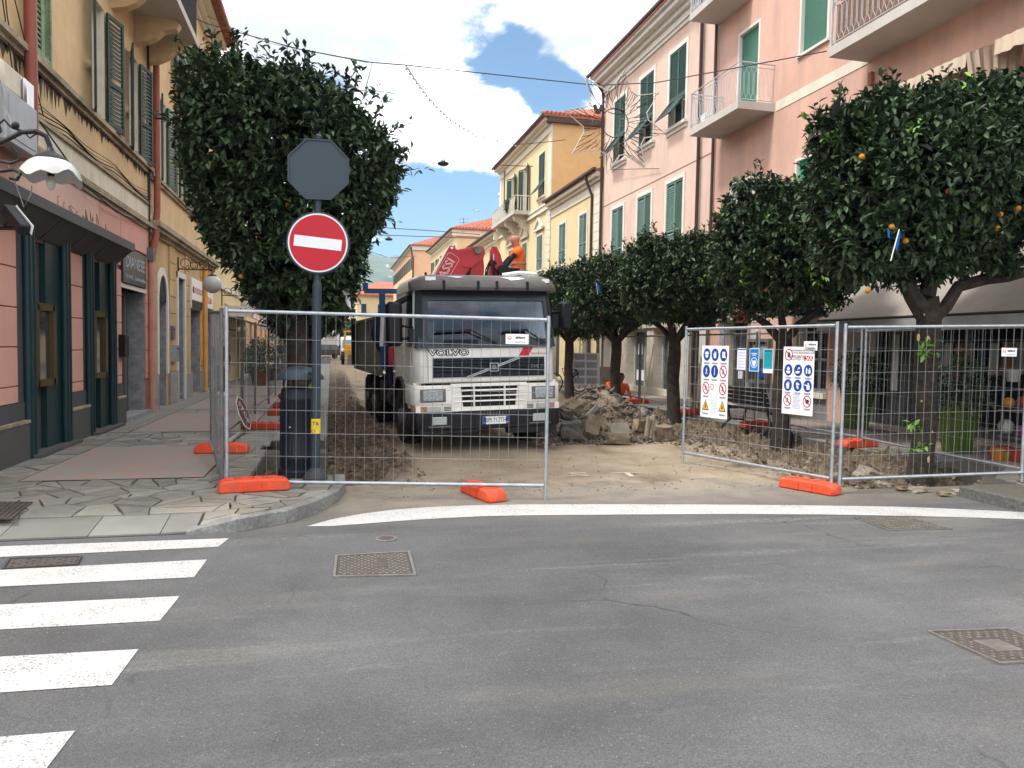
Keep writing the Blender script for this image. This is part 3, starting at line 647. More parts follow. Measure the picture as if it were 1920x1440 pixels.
# manholes -------------------------------------------------------
M_castg=mat('worn_cast_iron_cover',(0.20,0.185,0.165),0.55,metal=0.35,var=0.25,scale=25,dirt=(0.09,0.065,0.05),damt=0.7,dscale=5)
M_castr=mat('rusty_cast_iron',(0.085,0.072,0.062),0.7,metal=0.2,var=0.3,scale=20)
def cover(corners,label,z=0.0,m=M_castg,studs=(20,14),style='stud',name='manhole_cover',plate=False):
 c0=sum((Vector((*c,0))for c in corners),Vector())/4;t=thing(name,label,'manhole cover',(c0.x,c0.y,z))
 A,B_,C_,D=[Vector((*c,z))for c in corners]
 P_=lambda u,v,h:(A*(1-u)*(1-v)+B_*u*(1-v)+C_*u*v+D*(1-u)*v)+Vector((0,0,h))
 def quad(b,u0,u1,v0,v1,h0,h1):b.hexa([P_(u0,v1,h0),P_(u1,v1,h0),P_(u1,v0,h0),P_(u0,v0,h0)],[P_(u0,v1,h1),P_(u1,v1,h1),P_(u1,v0,h1),P_(u0,v0,h1)])
 b=MB();e=0.035
 for q_ in((0,1,0,e),(0,1,1-e,1),(0,e,e,1-e),(1-e,1,e,1-e)):quad(b,*q_,0.001,0.012)
 b.build('frame',m,t)
 b=MB();quad(b,e+.012,1-e-.012,e+.016,1-e-.016,0.001,0.006);b.build('lid',M_castr,t)
 b=MB();nu,nv=studs
 if style=='stud':
  for i in range(nu):
   for j in range(nv):
    u=0.07+0.86*(i+.5)/nu;v=0.08+0.84*(j+.5)/nv
    if(i+j)%2:continue
    if plate and 0.25<u<0.6 and 0.3<v<0.72:continue
    if not plate and 0.56<u<0.68 and 0.25<v<0.7:continue
    s_=0.013;quad(b,u-s_*1.3,u+s_*1.3,v-s_*1.5,v+s_*1.5,0.006,0.0105)
  if plate:quad(b,0.27,0.58,0.34,0.68,0.006,0.009)
 else:
  for i in range(nu):
   u=0.06+0.88*(i+.5)/nu
   for j in range(nv):
    v=0.06+0.88*(j+.5)/nv;quad(b,u-0.26/nu,u+0.26/nu,v-0.36/nv,v+0.36/nv,0.006,0.014)
 b.build('raised_pattern',m,t,kind='stuff')
 return t
cover([(0.04,6.06),(0.64,6.08),(0.62,5.43),(0.02,5.50)],'large rectangular studded cast iron cover in the asphalt at left of centre')
cover([(5.23,6.55),(5.84,6.45),(5.87,5.95),(5.20,6.03)],'slotted drain grate in the asphalt just in front of the stop line at right',style='bars',studs=(14,5),name='drain_grate',m=M_castg)
cover([(3.55,3.76),(4.10,3.70),(4.12,3.22),(3.58,3.27)],'mottled cast iron cover with a central plate at the right edge of the road',plate=True,studs=(16,12))
cover([(-3.30,8.07),(-2.78,7.99),(-2.70,7.27),(-3.12,7.33)],'rusty square drain grate in the stone pavement at the left edge',z=0.122,style='bars',studs=(9,9),m=M_castr,name='drain_grate')
cover([(-2.40,6.40),(-1.88,6.37),(-1.84,6.14),(-2.34,6.12)],'worn trap cover half painted over by the second crosswalk stripe',z=0.003,m=mat('dark_trap_cover',(0.06,0.055,0.05),0.8,var=0.3,scale=15),studs=(10,5))
t=thing('manhole_cover','small round utility cover in the asphalt beyond the large rectangular one','manhole cover',(0.475,6.52,0))
MB().lathe([(0.095,0.001),(0.095,0.010),(0.078,0.012)],(0.475,6.52,0),24).build('frame',M_castg,t)
MB().lathe([(0.074,0.010),(0.070,0.0135),(0.03,0.0135),(0.028,0.016)],(0.475,6.52,0),20).build('lid',M_castr,t)
# ------------------------------------------------------------------ buildings
TL=Matrix(((0,0,1,XL),(1,0,0,0),(0,1,0,0),(0,0,0,1)))
TR=Matrix(((0,0,-1,XR),(1,0,0,0),(0,1,0,0),(0,0,0,1)))
def wallsheet(h,T,u0,u1,v0,v1,ops,m,depth=0.28,name='wall',reveal=None):
 us=sorted({u0,u1,*[a for o in ops for a in o[:2]]});vs_=sorted({v0,v1,*[a for o in ops for a in o[2:4]]})
 us=[u for u in us if u0<=u<=u1];vs_=[v for v in vs_ if v0<=v<=v1]
 b=MB(T)
 for i in range(len(us)-1):
  for j in range(len(vs_)-1):
   cu=(us[i]+us[i+1])/2;cv=(vs_[j]+vs_[j+1])/2
   if any(o[0]<cu<o[1]and o[2]<cv<o[3]for o in ops):continue
   b.add([(us[i],vs_[j],0),(us[i+1],vs_[j],0),(us[i+1],vs_[j+1],0),(us[i],vs_[j+1],0)],[(0,1,2,3)])
 if reveal is not None:b.k=1
 for o in ops:
  a,c,d,e=o[:4];dp=o[4]if len(o)>4 else depth
  b.add([(a,d,0),(a,e,0),(a,e,-dp),(a,d,-dp)],[(0,1,2,3)]);b.add([(c,d,0),(c,e,0),(c,e,-dp),(c,d,-dp)],[(0,1,2,3)])
  b.add([(a,e,0),(c,e,0),(c,e,-dp),(a,e,-dp)],[(0,1,2,3)]);b.add([(a,d,0),(c,d,0),(c,d,-dp),(a,d,-dp)],[(0,1,2,3)])
 me=b.mesh(name,[m]+([reveal]if reveal is not None else[]));return link(name,me,h)
def shellb(h,T,u0,u1,v1,deep,m,name='side_wall',v0=0):
 b=MB(T)
 b.add([(u0,v0,-.001),(u0,v1,-.001),(u0,v1,-deep),(u0,v0,-deep)],[(0,1,2,3)]);b.add([(u1,v0,-.001),(u1,v1,-.001),(u1,v1,-deep),(u1,v0,-deep)],[(0,1,2,3)])
 b.add([(u0,v0,-deep),(u1,v0,-deep),(u1,v1,-deep),(u0,v1,-deep)],[(0,1,2,3)]);b.add([(u0,v1,-.001),(u1,v1,-.001),(u1,v1,-deep),(u0,v1,-deep)],[(0,1,2,3)])
 return link(name,b.mesh(name,m),h)
LC={}
def leaf(h,M4,w_,ht,m,step=0.075,rails=(0.33,),name='shutter',open_slats=0.6):
 key=(round(w_,2),round(ht,2),m.name,rails,step)
 if key not in LC:
  s=0.055;b=MB()
  b.box(0,s,0,ht,-.018,.018);b.box(w_-s,w_,0,ht,-.018,.018);b.box(s,w_-s,0,.09,-.017,.017);b.box(s,w_-s,ht-.07,ht,-.017,.017)
  for r_ in rails:b.box(s,w_-s,ht*r_-.04,ht*r_+.04,-.017,.017)
  f=b.mesh('shutter',m);b=MB();y=.115
  while y<ht-.10:
   if not any(abs(y-ht*r_)<.075 for r_ in rails):
    hh_=step*.47;b.hexa([(s,y-hh_,.012),(w_-s,y-hh_,.012),(w_-s,y-hh_+.006,.018),(s,y-hh_+.006,.018)],[(s,y+hh_-.006,-.018),(w_-s,y+hh_-.006,-.018),(w_-s,y+hh_,-.012),(s,y+hh_,-.012)])
   y+=step
  LC[key]=(f,b.mesh('louvres',m))
 f,sl=LC[key]
 o=link(name,f,h);o.matrix_basis=M4;WM[o.name]=M4
 link('louvres',sl,o,local=True,kind='stuff')
 return o
def lframe(T,u,v,w_,ang,flip=1):
 o=T@Vector((u,v,w_));ax=(T.to_3x3()@Vector((flip*math.cos(ang),0,math.sin(ang))));upv=Vector((0,0,1));return frame(o,ax,upv)
def closed_pair(h,T,u0,u1,v0,v1,m,w_=0.0,flap=False,rails=(0.33,),fl=0.42):
 wd=(u1-u0)/2-.005
 if not flap:
  leaf(h,lframe(T,u0+.005,v0,w_,0),wd,v1-v0,m,rails=rails);leaf(h,lframe(T,u1-.005,v0,w_,0,-1),wd,v1-v0,m,rails=rails)
 else:
  vs_=v0+(v1-v0)*fl
  for u,fp in((u0+.005,1),(u1-.005,-1)):
   leaf(h,lframe(T,u,vs_,w_,0,fp),wd,v1-vs_,m,rails=())
  hh=vs_-v0-.02;ang=R(38)
  for u,fp in((u0+.01,1),(u1-.01,-1)):
   o=T@Vector((u,vs_-hh*math.cos(ang),w_+hh*math.sin(ang)));ax=T.to_3x3()@Vector((fp,0,0));upv=T.to_3x3()@Vector((0,math.cos(ang),-math.sin(ang)))
   leaf(h,frame(o,ax,upv),wd,hh,m,rails=())
def pane(h,T,u0,u1,v0,v1,depth=0.24,frames=True,m=None,fm=None,bars=(1,2)):
 b=MB(T);b.box(u0,u1,v0,v1,-depth-.04,-depth);o=b.build('window_pane',m or M_pane,h)  # opaque dark box; the shadowed room behind is painted into the pane
 if frames:
  b=MB(T);f=.05;fw_=-depth+.03
  b.box(u0,u0+f,v0,v1,-depth+.002,fw_);b.box(u1-f,u1,v0,v1,-depth+.002,fw_);b.box(u0+f,u1-f,v0,v0+f,-depth+.002,fw_);b.box(u0+f,u1-f,v1-f,v1,-depth+.002,fw_)
  for i in range(1,bars[0]+1):
   uu=u0+(u1-u0)*i/(bars[0]+1);b.box(uu-.03,uu+.03,v0+f,v1-f,-depth+.002,fw_+.005)
  for i in range(1,bars[1]+1):
   vv=v0+(v1-v0)*i/(bars[1]+1);b.box(u0+f,u1-f,vv-.02,vv+.02,-depth+.003,fw_-.005)
  b.build('window_frame',fm or M_white,o)
 return o
def surround(h,T,u0,u1,v0,v1,m=M_trimw,wd=.12,pr=.035,sill=True,head=False):
 b=MB(T);b.box(u0-wd,u0,v0,v1,0,pr);b.box(u1,u1+wd,v0,v1,0,pr);b.box(u0-wd,u1+wd,v1,v1+wd,0,pr+.003)
 if head:b.box(u0-wd-.06,u1+wd+.06,v1+wd,v1+wd+.09,0,.12)
 b.build('window_surround',m,h)
 if sill:
  b=MB(T);b.box(u0-wd-.05,u1+wd+.05,v0-.10,v0,0,.13);b.box(u0-wd,u1+wd,v0-.22,v0-.10,0,.05);b.build('window_sill',m,h)
def cornice(h,T,u0,u1,v,prof,m=M_trim,name='cornice'):
 b=MB(T)
 for i,(dv0,dv1,pr)in enumerate(prof):b.box(u0,u1,v+dv0,v+dv1,-.01,pr)
 return b.build(name,m,h)
def pipe(h,pts,r,m,name='downpipe',brk=None):
 o=MB().tube(pts,r,10).build(name,m,h,smooth=True)
 return o
def gutter(h,T,u0,u1,v,w_,m=M_pipeb):
 b=MB(T);b.prism([(w_-.07,v+.05),(w_-.06,v-.03),(w_,v-.07),(w_+.06,v-.03),(w_+.07,v+.05)],lambda a,c,w3:(w3,c,a),u0,u1);return b.build('gutter',m,h)
def house(label,u0,u1,T,hgt,cat='building'):
 o=T@Vector(((u0+u1)/2,0,0));return thing('house',label,cat,(o.x,o.y,0))
# ---- left: ochre house with pink ground floor (nearest)
H=house('ochre house with dark teal shopfront bays on a pink ground floor, nearest at left',7.5,18.0,TL,11.8)
T=TL
ops=[(11.0,12.55,.12,3.02,.10),(13.52,15.0,.12,3.02,.10),(15.62,17.45,.16,2.70,.32)]
wallsheet(H,T,7.2,17.98,0,4.15,ops,mat('pink_joint',(0.36,0.19,0.15),.9),.28,'ground_floor_wall',reveal=M_marble)
wo=[(11.35,12.0,5.55,7.40),(14.03,14.72,5.46,7.45),(16.40,17.05,5.42,7.40),(8.3,9.0,5.55,7.4)]
wallsheet(H,T,7.2,17.98,4.15,11.8,wo,M_ochre,.24,'wall',reveal=M_cream);shellb(H,T,7.2,17.98,11.8,9,M_ochre)
# plaster courses of the piers
blk={}
def courses(h,T,u0,u1,v0,v1,ch,m,pr=.03,gap=.016,name='plaster_block'):
 v=v1
 while v>v0+.03:
  va=max(v0,v-ch+gap);b=MB(T);b.box(u0,u1,va,v,.0005,pr);b.build(name,m,h,bevel=.004);v-=ch
courses(H,T,9.2,10.70,0.88,4.08,.50,M_pinkL);courses(H,T,7.2,9.18,0.88,4.08,.50,M_pinkL)
courses(H,T,12.62,13.28,0.88,3.02,.50,M_pinkL);courses(H,T,15.04,15.58,0.88,3.02,.50,M_pinkL)
courses(H,T,10.72,14.2,3.12,4.08,.96,mat('pale_pink_block',(0.68,0.44,0.36),.85,var=.05));courses(H,T,14.22,15.55,3.10,4.08,.50,M_pinkL);courses(H,T,15.57,17.9,3.52,4.08,.56,M_pinkL);courses(H,T,17.52,17.96,.88,3.48,.5,M_pinkL)
b=MB(T)
for a,c in((7.2,10.95),(12.60,13.5),(15.02,15.60)):b.box(a,c,.60,.87,0,.036)
b.build('plinth_panel',M_greyp,H)
for a,c in((7.2,10.92),(12.58,13.47),(15.02,15.62)):
 b=MB(T);b.box(a,c,.1,.60,0,.09);b.build('plinth',M_slate,H);b=MB(T);b.box(a-.01,c+.01,.602,.640,0,.10);b.build('plinth_cap',M_sill,H)
b=MB(T);b.box(10.72,10.93,.87,3.05,0,.02);b.box(13.30,13.50,.87,3.05,0,.02);b.build('grey_reveal_strip',M_greyp,H)
for(a,c)in((11.0,12.55),(13.52,15.0)):
 s=thing
 b=MB(T);b.box(a,c,.12,3.1,-.09,-.06);b.build('bay_panel',M_greyp,H)
 b=MB(T)
 for u in(a-.06,a+.08,c-.08,c-.20):b.tube([(u,.12,.06),(u,3.12,.06)],.055,10)
 b.box(a+.72,c-.02,.12,3.1,-.058,.02)
 b.build('teal_post',M_teal,H,smooth=True)
 wd=a+.19;we=a+.84
 b=MB(T);b.box(wd,we,1.12,2.10,.021,.05);o=b.build('display_window',M_pane,H)
 b=MB(T)
 for q_ in((wd-.04,wd+.06,1.05,2.16),(we-.08,we+.05,1.05,2.16),(wd,we,1.05,1.14),(wd,we,2.08,2.18)):b.box(*q_,.022,.10)
 b.build('bronze_frame',M_bronze,o)
 b=MB(T);b.box(a-.05,c+.1,.11,.165,-.05,.20);b.build('threshold',M_slate,H)
# shop door with its sign
b=MB(T);b.box(15.62,17.45,.2,2.70,-.36,-.322);o=b.build('shop_door',M_pane,H)
b=MB(T);b.box(15.95,16.0,.2,2.7,-.32,-.27);b.box(16.9,17.05,.2,2.7,-.32,-.25);b.box(17.1,17.16,.2,2.7,-.32,-.24);b.box(15.62,17.4,2.60,2.7,-.32,-.26);b.build('door_frame',M_galvd,o)
b=MB(T)
for k in range(6):
 for j in range(2):b.box(16.3+j*.3,16.5+j*.3,.55+k*.33,.78+k*.33,-.3205,-.315)
b.build('property_notice',mat('faded_notice_paper',(0.30,0.36,0.38),.7,var=.5,scale=12),o,kind='stuff')
b=MB(T);b.box(15.52,17.50,2.70,2.78,-.3,.04);b.build('door_lintel',M_trimw,H);b=MB(T);b.box(15.6,17.6,.1,.21,-.3,.12);b.build('door_step',M_marble,H)
b=MB(T);b.box(15.56,17.38,2.80,3.48,0.0,.07);sg=tag(b.build('shop_sign',mat('anthracite_sign_panel',(0.045,0.055,0.065),.35)),'anthracite panel sign reading DIANESE above the first shop door at left','sign')
text('DIANESE',frame(T@Vector((16.47,3.21,.072)),(0,1,0),(0,0,1)),.33,mat('pale_grey_lettering',(0.42,0.46,0.48),.5),sg,sx=1.15)
text('Studio Immobiliare',frame(T@Vector((16.85,2.93,.072)),(0,1,0),(0,0,1)),.12,MATS['pale_grey_lettering'],sg);text('0183-400002',frame(T@Vector((15.98,2.93,.072)),(0,1,0),(0,0,1)),.11,MATS['pale_grey_lettering'],sg)
# mouldings
cornice(H,T,7.2,17.98,4.08,((0,.08,.06),(.08,.16,.10),(.16,.22,.05)),M_sill,'lower_moulding');cornice(H,T,7.2,17.98,4.30,((0,.33,.03),),M_cream,'cream_band')
cornice(H,T,7.2,17.98,4.63,((0,.05,.07),),M_sill,'band_moulding');cornice(H,T,7.2,17.98,5.30,((0,.07,.06),(.07,.15,.12)),M_sill,'sill_course')
# black stain tongues under the sill course
b=MB(T)
u=8.0
while u<17.9:
 wd=random.uniform(.05,.28);ln=random.uniform(.04,.30)*(1.3 if u<13 else.7)
 b.add([(u,5.30,.003),(u+wd,5.30,.003),(u+wd*.7,5.30-ln*.55,.003),(u+wd*.5,5.30-ln,.003),(u+wd*.25,5.30-ln*.5,.003)],[(0,1,2,3,4)]);u+=wd*random.uniform(.5,1.3)
b.build('damp_stain',mat('black_damp_stain',(0.07,0.055,0.04),.95,var=.4,scale=15),H,kind='stuff')
# windows
pane(H,T,11.35,12.0,5.55,7.4);closed_pair(H,T,11.33,12.02,5.50,7.42,M_shutlight,.03,rails=(.5,))
pane(H,T,8.3,9.0,5.55,7.4);closed_pair(H,T,8.3,9.0,5.5,7.42,M_shutlight,.03)
for(a,c,v0,v1)in((14.03,14.72,5.46,7.45),(16.40,17.05,5.42,7.40)):
 pane(H,T,a,c,v0,v1)
 wd=(c-a)*.78
 leaf(H,lframe(T,a-.01,v0-.02,.045,R(16),-1),wd,v1-v0,M_shutd,rails=(.4,));leaf(H,lframe(T,c+.01,v0-.02,.045,R(14),1),wd,v1-v0,M_shutd,rails=(.4,))
# canopy
b=MB(T);b.hexa([(7.0,3.05,.04),(15.12,3.05,.04),(15.12,3.34,.34),(7.0,3.34,.34)],[(7.0,3.13,.03),(15.12,3.13,.03),(15.12,3.40,.34),(7.0,3.40,.34)]);cn=b.build('canopy',M_canopyu,H)
b=MB(T);b.box(7.0,15.16,3.33,3.47,.342,.37);b.hexa([(7.0,3.415,.03),(15.14,3.415,.03),(15.14,3.43,.341),(7.0,3.43,.341)],[(7.0,3.50,.01),(15.14,3.50,.01),(15.14,3.46,.341),(7.0,3.46,.341)]);b.build('canopy_fascia',M_canopy,cn)
b=MB(T)
for u in np.arange(8,15.1,1.15):b.hexa([(u,3.048,.05),(u+.03,3.048,.05),(u+.03,3.333,.335),(u,3.333,.335)],[(u,3.06,.05),(u+.03,3.06,.05),(u+.03,3.345,.335),(u,3.345,.335)])
b.build('soffit_batten',M_canopy,cn,kind='stuff')
# pipes
p=[(XL+.1,11.06,11.5),(XL+.1,11.06,4.45),(XL+.12,11.0,4.1),(XL+.12,10.6,3.95),(XL+.12,9.4,3.9)]
pipe(H,[(XL+.12,11.02,11.5),(XL+.12,11.02,4.35),(XL+.12,10.97,4.12),(XL+.12,10.75,4.0),(XL+.12,10.0,3.98)],.075,M_pipe)
# balcony over the left windows
b=MB(T);b.box(14.6,18.3,8.25,8.40,0,.98);bal=b.build('balcony',M_slab,H)
for u in(15.3,16.9,18.0):
 b=MB(T);b.prism([(0,8.25),(.78,8.25),(.86,8.17),(.80,8.06),(.70,8.04),(.55,8.00),(.42,7.86),(.25,7.76),(0,7.70)],lambda a,c,w3:(w3,c,a),u-.11,u+.11);b.build('corbel',M_ochre,bal)
b=MB(T)
for u in np.arange(14.65,18.3,.11):b.box(u,u+.018,8.4,9.3,.92,.938)
b.box(14.6,18.3,9.3,9.34,.91,.95);b.box(14.6,18.3,8.46,8.49,.91,.95);b.build('railing',M_iron,bal,kind='stuff')
# ---- left: second house, plain old ochre, arched door
H2=house('old ochre house with an arched doorway and red downpipe, second on the left',18.0,27.2,TL,11.8)
ops=[(18.75,19.65,.12,2.62,.35),(20.98,21.85,.12,3.35,.45),(22.95,24.5,.15,2.62,.35),(25.1,26.7,.15,2.5,.3)]
wallsheet(H2,T,18.0,27.2,0,4.15,ops,M_ochre2,.35,'ground_floor_wall',reveal=M_marble)
wo=[(19.14,19.76,5.42,7.32),(21.2,21.9,5.4,7.3),(23.3,24.0,5.4,7.3),(25.4,26.1,5.4,7.3),(20.9,21.6,8.25,10.4),(23.3,24.0,8.6,10.4),(25.4,26.1,8.6,10.4)]
wallsheet(H2,T,18.0,27.2,4.15,11.3,wo,M_ochre,.24,'wall',reveal=M_cream);shellb(H2,T,18.0,27.2,11.3,9,M_ochre)
courses(H2,T,18.02,18.62,.95,4.05,.42,M_ochre2);courses(H2,T,19.98,20.75,.95,4.05,.42,M_ochre2);courses(H2,T,22.05,22.75,.95,4.05,.42,M_ochre2)
courses(H2,T,24.6,25.0,.95,4.05,.42,mat('bright_ochre_stucco',(0.70,0.38,0.10),.9));courses(H2,T,26.8,27.15,.95,4.05,.42,MATS['bright_ochre_stucco'])
b=MB(T);b.box(18.0,18.66,.1,.93,0,.05);b.box(19.9,20.86,.1,.93,0,.06);b.box(22.0,22.9,.1,.8,0,.06);b.box(24.6,25.05,.1,.8,0,.06);b.build('stone_base',M_concrete,H2)
# arched surround
ar=[(18.75+.45-.45*math.cos(math.pi*k/14),2.62+.62*math.sin(math.pi*k/14))for k in range(15)]
ao=[(19.2-.62*math.cos(math.pi*k/14),2.62+.80*math.sin(math.pi*k/14))for k in range(15)]
b=MB(T)
for k in range(14):
 A1,A2,O1,O2=ar[k],ar[k+1],ao[k],ao[k+1]
 b.add([(A1[0],A1[1],.04),(A2[0],A2[1],.04),(O2[0],O2[1],.04),(O1[0],O1[1],.04),(A1[0],A1[1],-.0),(A2[0],A2[1],0),(O2[0],O2[1],0),(O1[0],O1[1],0)],[(0,1,2,3),(3,2,6,7),(0,4,5,1)])
b.box(18.58,18.75,.9,2.62,0,.04);b.box(19.65,19.82,.9,2.62,0,.04);b.build('arch_surround',M_trimw,H2)
b=MB(T);b.prism([(a,c)for a,c in ar],lambda a,c,w3:(a,c,w3),.002,.012);b.build('arch_fanlight',M_dark,H2)
b=MB(T);b.box(18.76,19.64,.12,2.62,-.40,-.352);b.build('door',mat('dark_wood_door',(0.05,0.03,0.02),.6),H2)
b=MB(T);b.box(20.84,20.98,.1,3.50,0,.05);b.box(21.85,22.0,.1,3.5,0,.05);b.box(20.84,22.0,3.35,3.5,0,.053);b.build('door_surround',M_trimw,H2)
b=MB(T);b.box(20.98,21.85,.12,3.35,-.50,-.452);b.build('door',M_dark,H2)
b=MB(T);b.box(22.95,24.5,.15,2.62,-.40,-.352);o=b.build('shop_window',M_pane,H2)
b=MB(T);b.box(22.97,23.3,.4,1.1,-.35,-.345);b.box(22.97,23.9,1.2,2.5,-.35,-.347);b.build('window_poster',mat('teal_poster',(0.08,0.13,0.13),.6,var=.4,scale=10),o)
b=MB(T);b.box(25.1,26.7,.15,2.5,-.34,-.302);b.build('shop_window',M_pane,H2)
def lsign(u0,u1,v0,v1,label,words,m,mt2,size):
 b=MB(T);b.box(u0,u1,v0,v1,.0,.06);s=tag(b.build('shop_sign',m),label,'sign')
 b=MB(T);b.box(u0+.01,u1-.01,v0,v0+(v1-v0)*.28,.0605,.066);b.build('sign_strip',M_black,s)
 text(words,frame(T@Vector(((u0+u1)/2+.1,v0+(v1-v0)*.60,.062)),(0,1,0),(0,0,1)),size,mt2,s)
 b=MB(T);b.lathe([(.10,.062),(.10,.068)],(u0+.22,(v0+v1)/2+.1,0),12);b.build('sign_emblem',M_black,s)
M_rtxt=mat('faded_red_lettering',(0.50,0.10,0.10),.5)
lsign(22.8,24.55,2.64,3.50,'white shop sign with red lettering over a black strip, right of the wall mailboxes','AUTOSCUOLA',M_signwhite,M_rtxt,.25)
lsign(25.05,26.75,2.55,3.30,'second white shop sign with red lettering, beyond the ochre downpipe','TELAIO',M_signwhite,M_rtxt,.28)
cornice(H2,T,18.0,27.2,4.05,((0,.1,.06),(.1,.18,.16),(.18,.30,.22)),M_sill,'lower_moulding');cornice(H2,T,18.0,27.2,4.36,((0,.12,.05),),M_cream,'cream_band');cornice(H2,T,18.0,27.2,5.25,((0,.07,.06),(.07,.14,.1)),M_sill,'sill_course')
for(a,c,v0,v1)in wo:
 pane(H2,T,a,c,v0,v1);wd=(c-a)*.8;mm_=M_shut if v0<8 else M_shutp
 leaf(H2,lframe(T,a-.01,v0-.02,.04,R(13),-1),wd,v1-v0,mm_,rails=(.4,));leaf(H2,lframe(T,c+.01,v0-.02,.04,R(11),1),wd,v1-v0,mm_,rails=(.4,))
cornice(H2,T,18.0,27.2,11.25,((0,.1,.1),(.1,.2,.25),(.2,.32,.45)),M_trim,'eaves_cornice')
b=MB(T);b.hexa([(18.0,11.6,.62),(27.2,11.6,.62),(27.2,11.6,-9),(18.0,11.6,-9)],[(18.0,11.72,.62),(27.2,11.72,.62),(27.2,13.5,-4.5),(18.0,13.5,-4.5)]);b.build('roof',M_tile,H2);gutter(H2,T,18.0,27.2,11.6,.68,M_pipe)
b=MB(T);b.box(20.6,22.3,8.10,8.22,0,.65);o=b.build('balcony',M_slab,H2);b=MB(T)
for u in np.arange(20.62,22.3,.1):b.box(u,u+.018,8.22,9.1,.6,.618)
for wv in np.arange(.05,.6,.1):b.box(20.62,20.638,8.22,9.1,wv,wv+.018)
b.box(20.6,22.3,9.1,9.14,.59,.63);b.box(20.6,20.64,9.1,9.14,0,.59);b.build('railing',M_iron,o,kind='stuff')
pipe(H2,[(XL+.12,18.2,8.2),(XL+.12,18.2,4.6),(XL+.12,18.1,4.3),(XL+.12,18.05,4.0),(XL+.1,17.85,3.62)],.07,M_pipe)
pipe(H2,[(XL+.1,17.72,3.45),(XL+.1,17.72,.12)],.065,mat('pink_painted_pipe',(0.55,0.27,0.2),.6),'downpipe')
b=MB(T);b.box(17.62,17.84,3.42,3.70,.02,.16);b.build('pipe_junction_box',M_galvd,H2)
pipe(H2,[(XL+.1,24.85,4.0),(XL+.1,24.85,.15)],.07,mat('ochre_painted_pipe',(0.62,0.34,0.1),.6),'downpipe')
# ---- left: further houses down the street
lf=[(27.2,38,8.3,M_yellow,'yellow house with a grey shop awning, third on the left behind the tree'),(38,52,9.2,M_peach,'peach coloured house far down the left side behind the tree'),(52,70,9.8,M_trim,'pale cream house far down the left side, between peach and pink ones'),(70,92,9.0,M_pinkA,'pale pink house near the far end of the left side'),(92,125,10.5,M_yellow,'last yellow house at the far end of the left side')]
for(a,c,hg,m,lab)in lf:
 h_=house(lab,a,c,T,hg);n_=int((c-a)/2.6);ops=[]
 for k in range(n_):
  u=a+(k+.5)*(c-a)/n_
  ops+=[(u-.55,u+.55,.15,2.6),(u-.4,u+.4,4.6,6.4)]+([(u-.4,u+.4,7.3,8.6)]if hg>8.7 else[])
 wallsheet(h_,T,a,c,0,hg,ops,m,.2,'wall');shellb(h_,T,a,c,hg,9,m)
 for o_ in ops:
  b=MB(T);b.box(o_[0],o_[1],o_[2],o_[3],-.24,-.2);b.build('window'if o_[2]>1 else 'shop_opening',M_pane,h_)
  if o_[2]>1:
   for s_ in(-1,1):
    hp=o_[0]if s_<0 else o_[1];leaf(h_,lframe(T,hp,o_[2],.03,R(6),s_),.42,o_[3]-o_[2],M_shut,step=.1,rails=())
 cornice(h_,T,a,c,hg-.2,((0,.12,.15),(.12,.24,.4)),M_trim);cornice(h_,T,a,c,3.6,((0,.2,.08),),M_trim,'string_course')
 b=MB(T);b.hexa([(a,hg+.05,.55),(c,hg+.05,.55),(c,hg+.05,-9),(a,hg+.05,-9)],[(a,hg+.17,.55),(c,hg+.17,.55),(c,hg+2,-4.5),(a,hg+2,-4.5)]);b.build('roof',M_tile,h_)
# ---- right: salmon house (nearest), balconies and roller shutters
T=TR
HB=house('salmon pink house with concrete balconies and green roller shutters, nearest at right',5,20.62,TR,14)
ops=[(18.42,19.65,.15,2.50,.3),(15.02,16.22,.75,2.45,.25),(6.0,14.3,.15,2.7,.8)]
wallsheet(HB,T,5,20.62,0,3.6,ops,M_pinkB,.3,'ground_floor_wall',reveal=M_cream)
up_=[(18.34,19.32,8.1,10.50),(15.45,16.45,8.92,10.4),(18.39,19.50,4.9,6.38),(15.35,16.43,4.6,6.36),(12.0,13.0,4.9,6.3),(11.0,12.2,8.1,10.4),(18.6,19.6,11.5,13.2),(15.4,16.4,11.6,13.2)]
wallsheet(HB,T,5,20.62,3.6,14,up_,M_pinkB,.2,'wall',reveal=M_trimw);shellb(HB,T,5,20.62,14,10,M_pinkB)
for i,(a,c,v0,v1)in enumerate(up_):
 ro=i in(0,1,5,6,7);fr=(i in(2,3))
 b=MB(T)
 vb=v0 if ro else(v1-.22 if i==2 else v1-.42)
 v=vb
 while v<v1:b.hexa([(a,v,-.10),(c,v,-.10),(c,v,-.07),(a,v,-.07)],[(a,min(v+.048,v1),-.10),(c,min(v+.048,v1),-.10),(c,min(v+.048,v1),-.085),(a,min(v+.048,v1),-.085)]);v+=.05
 b.build('roller_shutter',M_roller if ro else M_rollerb,HB,kind='stuff')
 if not ro:pane(HB,T,a,c,v0,v1,.16,bars=(1,0))
 else:
  b=MB(T);b.box(a,c,v0,v1,-.14,-.11);b.build('window_pane',M_dark,HB)
 b=MB(T);b.box(a-.07,a,v0,v1,0,.02);b.box(c,c+.07,v0,v1,0,.02);b.box(a-.07,c+.07,v1,v1+.07,0,.022)
 if v0>8.2 or fr:b.box(a-.10,c+.10,v0-.06,v0,0,.07)
 b.build('window_surround',M_trimw,HB)
b=MB(T);b.box(13.98,17.42,7.86,8.10,-.01,.015);b.build('cream_band',M_trim,HB)
M_grayw=mat('grey_dado_paint',(0.22,0.21,0.20),.85,var=.08)
b=MB(T);b.box(14.95,18.38,.1,.85,0,.02);b.box(19.70,20.6,.1,.85,0,.02);b.build('dado',M_grayw,HB)
